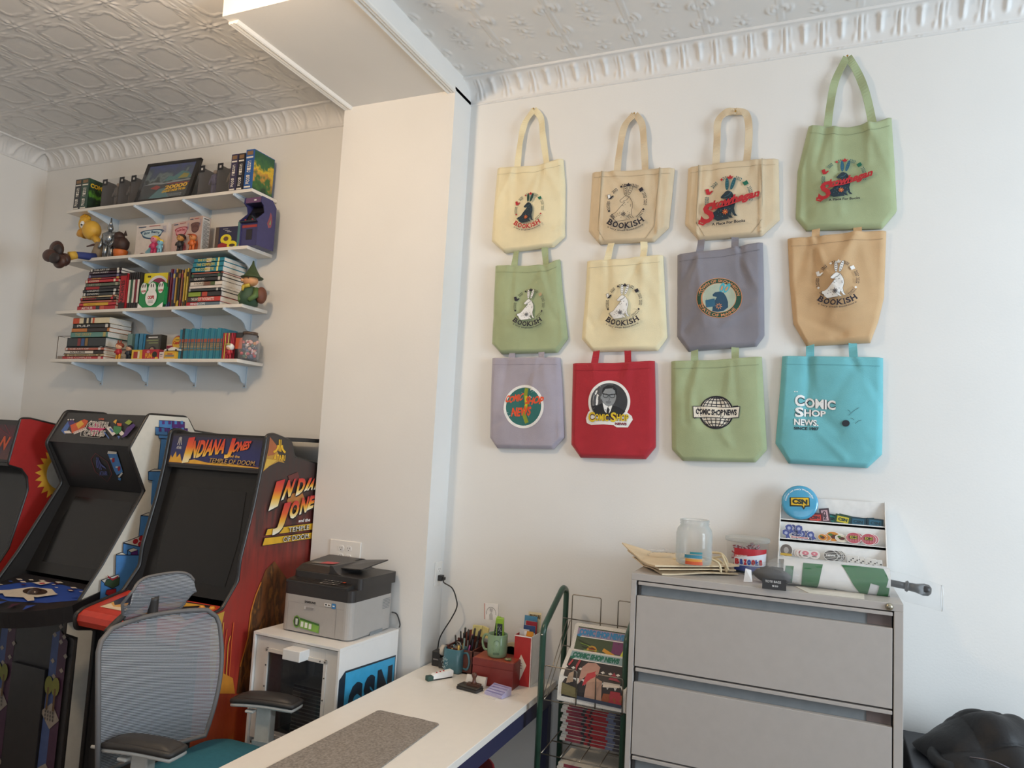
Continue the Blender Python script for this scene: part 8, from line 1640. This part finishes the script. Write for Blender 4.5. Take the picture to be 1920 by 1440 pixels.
# big round badge
y0, z0 = TI[0]; R_ = .069; bc = Vector((-.088, 3.178, z0 + R_ + .006)); b = MB(); b.T = Matrix.Translation(bc) @ Matrix.Rotation(radians(-13), 4, 'X'); BLB = mat('#4a9fc4', .25, coat=.6)
b.lathe([(R_ - .002, .006), (R_, .003), (R_ * .97, -.001), (R_ * .85, -.0035), (R_ * .5, -.006), (0, -.007)], (0, 0, 0), BLB, n=44, axis='Y'); P = Print(b, lambda u, v, l: Vector((u, -.0012 - l - .006 * max(0, 1 - (hypot(u, v) / R_) ** 2) ** 1 - .0006, v)), lift=0); P.maxe = .012
P.text('Comes out every Wednesday', 0, 0, 1, 1, WHITE, bold=.02, warp=lambda u, v: ((.048 + .008 * v) * cos(radians(178 - 158 * u)), (.048 + .008 * v) * sin(radians(178 - 158 * u))))
def bubble(P, w, h, yel, blk, t='CSN'):
    P.poly([(-w - .07 * w, h * .85), (-w * 1.02, -h - .2 * h), (w * .2, -h * 1.05), (w * .45, -h * 1.75), (w * .62, -h * 1.02), (w * 1.05, -h * .9), (w, h * 1.15), (w * .9, h * 1.25), (-w, h * 1.0)], blk); P.poly([(-w * .92, h * .88), (-w * .88, -h * .8), (w * .3, -h * .75), (w * .46, -h * 1.3), (w * .48, -h * .72), (w * .95, -h * .6), (w * .9, h * 1.12)], yel); P.text(t, -w * .78, -h * .55, w * .8, h * .7, blk, bold=.07)
YB, KB = mat('#e0b42a', .35), mat('#2c3428', .4); bubble(P, .036, .017, YB, KB); thing(b, 'badge', 'big round blue badge with a yellow CSN speech bubble', 'badge')
sp = lambda w, h: [(-w, h), (-w, -h), (w * .2, -h), (w * .45, -h * 1.4), (w * .6, -h), (w, -h), (w, h)]
for i, (x, rt, c, k, lb, dy) in enumerate(((-.030, -.05, '#c9483e', '#5a3036', 'red CSN speech bubble pin beside the big badge', -.004), (.005, 1.42, '#c9a4aa', '#4a3c44', 'pale pink CSN pin standing on end beside the red one', .006), (.030, .12, '#2f8a80', '#1f4a4a', 'teal CSN speech bubble pin right of the pink one', .008), (.083, .18, '#6a7a42', '#2c4434', 'green CSN pin behind the yellow one', .012), (.070, .16, '#c9b838', '#2c4a3a', 'yellow CSN speech bubble pin on a dark green card', .0), (.125, .05, '#2f5f74', '#23404c', 'dark blue CSN pin, first of the blue ones', .004), (.155, -.1, '#2c5c72', '#23404c', 'dark blue CSN pin leaning, second of the blue ones', .008), (.185, .05, '#31647a', '#23404c', 'dark blue CSN pin, rightmost on the upper ledge', .003))):
    w, h = .021, .0125; zz = z0 + (.028 if i == 1 else .0175 if i < 5 else .013)
    sticker([(p[0] * 1.25, p[1] * 1.35) for p in sp(w, h)], (x, 3.183 + dy, zz + .002), k, .003, lb, None, 'pin', (lambda P, c=c, k=k: (P.poly(sp(w * 1.0, h * .95), mat(c, .4)), P.text('CSN', -w * .8, -h * .5, w * .8, h * .5, mat(k, .4), bold=.07))), 'enamel_pin', -14, rt, k)
# middle ledge
y1, z1 = TI[1]; rr = random.Random(7)
rib = [(.0, .02), (.012, .016), (.015, .004), (.010, -.004), (.014, -.02), (.004, -.016), (-.004, -.02), (-.002, -.006), (-.014, .002), (-.012, .016)]
for k in range(9):
    x, zz, rt = (-.135 + .0115 * k), z1 + .02 + (.02 if k in (1, 2, 4) else 0), rr.uniform(-.5, .5)
    sticker([(p[0] * .95, p[1] * .95) for p in rib], (x, 3.134 + .003 * (k % 4), zz + .002), '#4a5590', .0006, 'blue and white ribbon shaped sticker on the middle ledge', 'blue ribbon stickers', prn=lambda P: (P.poly([(p[0] * .5, p[1] * .45 + .004) for p in oval(.012, .014)], mat('#aab0cc', .4)),), rot=rt)
sticker([(-.032, -.003), (.032, -.003), (.032, .004), (-.032, .004)], (-.085, 3.1335, z1 + .012), '#d8c8c8', .0005, 'narrow white strip with red print under the ribbons', None, prn=lambda P: P.text('BLUE RIBBON', -.03, -.0015, .03, .0025, REDI, bold=.04), rot=.0)
for k, (x, w, h) in enumerate(((-.002, .016, .012), (.008, .02, .012), (.036, .026, .018), (.046, .026, .017), (.056, .024, .016), (.066, .022, .014))):
    sticker(oval(w, h), (x, 3.136 + .003 * (6 - k if k > 2 else k), z1 + h + .009), '#c98232' if k < 4 else '#d8cdb8', .0006, 'oval orange and green picture sticker on the middle ledge', 'oval orange stickers', prn=lambda P, w=w, h=h: (P.poly([(p[0], p[1]) for p in oval(w * .5, h * .45)], mat('#5a3228', .4)), P.poly([(p[0] - w * .4, p[1] + h * .3) for p in oval(w * .3, h * .3)], mat('#4f6a30', .4))), rot=.1)
for k, x in enumerate((.108, .116, .160, .168)):
    sticker(oval(.026, .020), (x, 3.142 - .006 * (k % 2 == 0), z1 + .029), '#b8505c', .0006, 'pink oval sticker with a yellow CSN bubble on the middle ledge', 'pink CSN stickers', prn=lambda P: ([P.line([(-.022 + .0055 * j, -.014), (-.022 + .0055 * j, .012)], .0014, mat('#d8a0a0', .4)) for j in range(9)], P.rect(-.014, -.004, .014, .008, BLACK), P.rect(-.012, -.003, .012, .007, mat('#d0c04a', .4)), P.text('CSN', -.01, -.002, .01, .006, BLACK, bold=.07)))
# lower ledge
y2, z2 = TI[2]
sticker(oval(.022, .023), (-.132, 3.092, z2 + .030), '#6a625c', .0006, 'round portrait sticker with a yellow foot on the lower ledge', None, prn=lambda P: (P.poly(oval(.009, .012), mat('#a8a09a', .4)), P.rect(-.021, -.021, .021, -.012, mat('#c9a442', .4))))
for k in range(5): x = (-.092, -.084, -.075, -.062, -.030)[k]; sticker(oval(.019, .015), (x, 3.100 - .003 * k * (k < 4) - .006 * (k == 4), z2 + .023), '#e0d6d0', .0006, 'pale oval sticker with a pink ring on the lower ledge', 'pink ring stickers', prn=lambda P: (P.poly([(p[0], p[1] + .003) for p in oval(.012, .008)], mat('#d07a84', .4)), P.poly([(p[0], p[1] + .003) for p in oval(.004, .0025)], mat('#e0c8c4', .4)), P.rect(-.008, -.009, .008, -.006, mat('#5a5048', .4))))
for k in range(4): x = (.028, .044, .052, .060)[k]; sticker(oval(.024 - .002 * k, .019), (x, 3.090 + .004 * k, z2 + .026), '#4a4644', .0006, 'black and white globe sticker on the lower ledge', 'globe stickers', prn=lambda P: ([P.line([(-.022, -.012 + .006 * j), (.022, -.012 + .006 * j)], .0016, mat('#d8d2c8', .4)) for j in range(5)], P.text('NEWS', -.016, -.003, .016, .003, WHITE, bold=.03)))
for k in range(5): x = (.105, .125, .145, .165, .185)[k]; sticker([(-.018, -.013), (.018, -.013), (.018, .013), (-.018, .013)], (x, 3.092 + .002 * (k % 3), z2 + .020 - .002 * k), '#cfcac2', .0006, 'small black and white comic strip sticker on the lower ledge', 'comic strip stickers', prn=lambda P: [P.rect(-.016 + .007 * j, -.011 + .006 * (j % 3), -.011 + .007 * j, -.007 + .006 * (j % 3), mat('#3a3838', .4)) for j in range(5)], rot=-.06)
# rolled umbrella in a clear sleeve
a0, a1 = py(1470, 1072, 2.93), py(1668, 1092, 2.93); ax = (a1 - a0).normalized(); L = (a1 - a0).length; UR = .048
e = empty('umbrella', (a0.x + L / 2, 2.93, zc), 'rolled green and white umbrella in a clear plastic sleeve on the cabinet', 'umbrella')
UW, UG = mat('#dcdad8', .5, var=.03), mat('#2f6a3c', .5); c0_ = Vector((a0.x, 2.93, zc + UR + .001)); c1_ = Vector((a1.x, 2.93, zc + UR - .003))
def cyl(u, a, r): p = c0_ + (c1_ - c0_) * u; rr_ = r * (1 + .03 * sin(a * 5 + u * 6)) * (.86 + .14 * min(1, u * 5)); return p + Vector((0, cos(a) * rr_, sin(a) * rr_))
b = MB(); b.grid(lambda u, v: cyl(u, v * 2 * pi, UR), 40, 36, UW)
for uu in (0, 1): b.add([cyl(uu, 2 * pi * k / 24, UR) for k in range(24)], [tuple(range(24))], UW)
P = Print(b, lambda u, v, l: cyl(u, v, UR + l + .0006), lift=.0); P.maxe = .08
for pl in (((.02, 2.6), (.0, 4.4), (.08, 4.4), (.1, 2.6)), ((.19, 2.2), (.17, 4.6), (.32, 4.6), (.38, 2.2)), ((.47, 4.55), (.5, 4.25), (.54, 4.55)), ((.55, 2.0), (.75, 4.55), (.79, 4.5), (.82, 3.2), (.96, 3.4), (.98, 2.8), (.94, 1.9)), ((.87, 4.6), (.9, 3.3), (.99, 3.4), (.975, 4.6))): P.poly([(u, v) for u, v in pl], UG)
world_build(b, 'canopy', e)
b = MB(); h0 = c1_; hd = Vector((1, -.05, -.10)).normalized(); b.tube([h0, h0 + hd * .05], .012, PLASTIC_BLACK, n=12); b.tube([h0 + hd * .048, h0 + hd * .055, h0 + hd * .06], [.016, .02, .014], PLASTIC_BLACK, n=14); b.tube([h0 + hd * .06, h0 + hd * .08, h0 + hd * .105, h0 + hd * .12, h0 + hd * .128], [.014, .015, .021, .019, .01], PLASTIC_BLACK, n=16); world_build(b, 'handle', e)
SLV = glass('sleeve', (.85, .87, .88, 1), .10, .12)
def slv(u, a):
    p = c0_ + (c1_ - c0_) * (-.16 + 1.62 * u); r = .053 + .006 * sin(a * 7 + u * 19) * .6; fl = 1.0 if u < .68 else 1 - .3 * (u - .68)
    if u > .68: p += Vector((0, 0, -.012 * (u - .68) * 8)); 
    if u < .08: fl *= .55 + u * 5
    z = p.z + sin(a) * r * fl * (1 if u < .7 else .9); 
    if p.x < FX1 + .01: z = max(z, zc + .0006)
    return Vector((p.x, p.y + cos(a) * r * fl * (1 if u < .9 else .5), z))
b = MB(); b.grid(lambda u, v: slv(u, v * 2 * pi), 40, 28, SLV); b.tube([slv(1, a) for a in np.linspace(0, 2 * pi, 18)[:-1]], .0012, mat('#dfe2e4', .2), closed=True, n=5)
world_build(b, 'clear_sleeve', e)
# crumpled bag of black stuff with the price sign in front
bc_ = py(1450, 1078, 2.9); b = MB(); b.ball((bc_.x, 2.905, zc + .03), .06, mat('#343131', .7), n=22, m=14, sc=(1.15, .55, .5), fn=lambda d: 1 + .12 * sin(d.x * 9 + d.z * 5) * sin(d.y * 8)); thing(b, 'black_fabric', 'bundle of black fabric inside a clear bag behind the price sign', 'fabric')
b = MB(); b.ball((bc_.x + .005, 2.905, zc + .0385), .078, SLV, n=26, m=16, sc=(1.25, .55, .48), fn=lambda d: 1 + .10 * sin(d.x * 13 + d.z * 9) * sin(d.y * 10 + d.z * 6)); b.add([(bc_.x - .07, 2.86, zc + .004), (bc_.x - .1, 2.855, zc + .002), (bc_.x - .095, 2.86, zc + .05), (bc_.x - .075, 2.87, zc + .045)], [(0, 1, 2, 3)], mat('#cfc9c4', .3)); thing(b, 'plastic_bag', 'clear crumpled plastic bag around the black fabric on the cabinet', 'plastic bag')
a0, a1 = pz(1429, 1103, zc), pz(1474, 1108, zc); b = MB(); wsg = (a1 - a0).length; b.T = Matrix.Translation(a0) @ Matrix.Rotation(math.atan2(a1.y - a0.y, a1.x - a0.x), 4, 'Z') @ Matrix.Rotation(radians(-12), 4, 'X')
b.box(0, wsg, .0, .022, 0, .036, mat('#2a292a', .5)); P = Print(b, lambda u, v, l: Vector((wsg * u, -l, .036 * v))); P.text('TOTE BAGS', .12, .62, .78, .84, WHITE, bold=.0); P.text('$20', .42, .22, .66, .42, WHITE, bold=.0); thing(b, 'price_sign', 'small black price sign with white TOTE BAGS lettering', 'sign', bev=.001)
q = [pz(*p, zc) for p in ((1516, 1113), (1621, 1125), (1620, 1106), (1490, 1099))]; q[0].y = max(q[0].y, FY0 + .004); q[1].y = max(q[1].y, FY0 + .004)
b = MB(); b.prism([(p.x, p.y) for p in q], zc, zc + .0008, 'Z', mat('#ddd6ca', .6)); P = Print(b, quad(q[0] + Vector((0, 0, .0008)), q[1] + Vector((0, 0, .0008)), q[2] + Vector((0, 0, .0008)), q[3] + Vector((0, 0, .0008)))); 
for k in range(3): P.rect(.15, .55 + k * .12, .85 - .1 * k, .58 + k * .12, mat('#b5a89a', .6))
thing(b, 'paper_sheet', 'white typed paper sheet on the cabinet under the umbrella', 'paper')

# ================================================================== black crate and quilted jacket at the lower right
b = MB(); b.box(.285, .80, 2.80, 3.2, 0, .80, mat('#34353a', .6)); b.box(.28, .805, 2.795, 3.205, .785, .806, mat('#303238', .5)); thing(b, 'storage_crate', 'dark storage crate by the wall under the black jacket', 'crate', bev=.004)
JK = mat('#232223', .55, var=.1, scale=12, bump=.8, bscale=50, spec=.3)
b = MB()
def jack(u, v):
    a = u * 2 * pi; t = v; r = (1 - t) ** .62; x = .535 + cos(a) * .215 * r * (1 + .06 * sin(a * 3)); y = 2.985 + sin(a) * .19 * r
    z = .808 + .165 * (1 - r ** 2.0) * (1 - .25 * (cos(a) > 0) * 0) + .0
    qx, qy = x * 16 + y * 5, y * 13 - x * 7 + z * 22; puff = abs(sin(qx * 1.0)) ** .5 * abs(sin(qy * 1.0)) ** .5
    n = Vector((cos(a) * r, sin(a) * r, .7)).normalized(); d = .022 * puff + .008 * sin(x * 40 + y * 30); return Vector((x, y, z)) + n * d
b.grid(jack, 110, 70, JK); b.v = [(p[0], p[1], max(p[2], .8068)) for p in b.v]
e = empty('jacket', (.535, 2.985, .806), 'black quilted puffer jacket thrown on the crate', 'jacket'); world_build(b, 'body', e)
b = MB(); b.tube(smooth([(.46, 2.86, .83), (.38, 2.84, .822), (.35, 2.9, .83), (.38, 2.98, .85)], 8), .022, JK, n=14); world_build(b, 'sleeve', e)
b = MB(); b.tube(smooth([(.44, 2.83, .87), (.5, 2.80, .88), (.56, 2.80, .86)], 8), .0025, mat('#6a666c', .3, metal=.6), n=6); world_build(b, 'zipper', e)
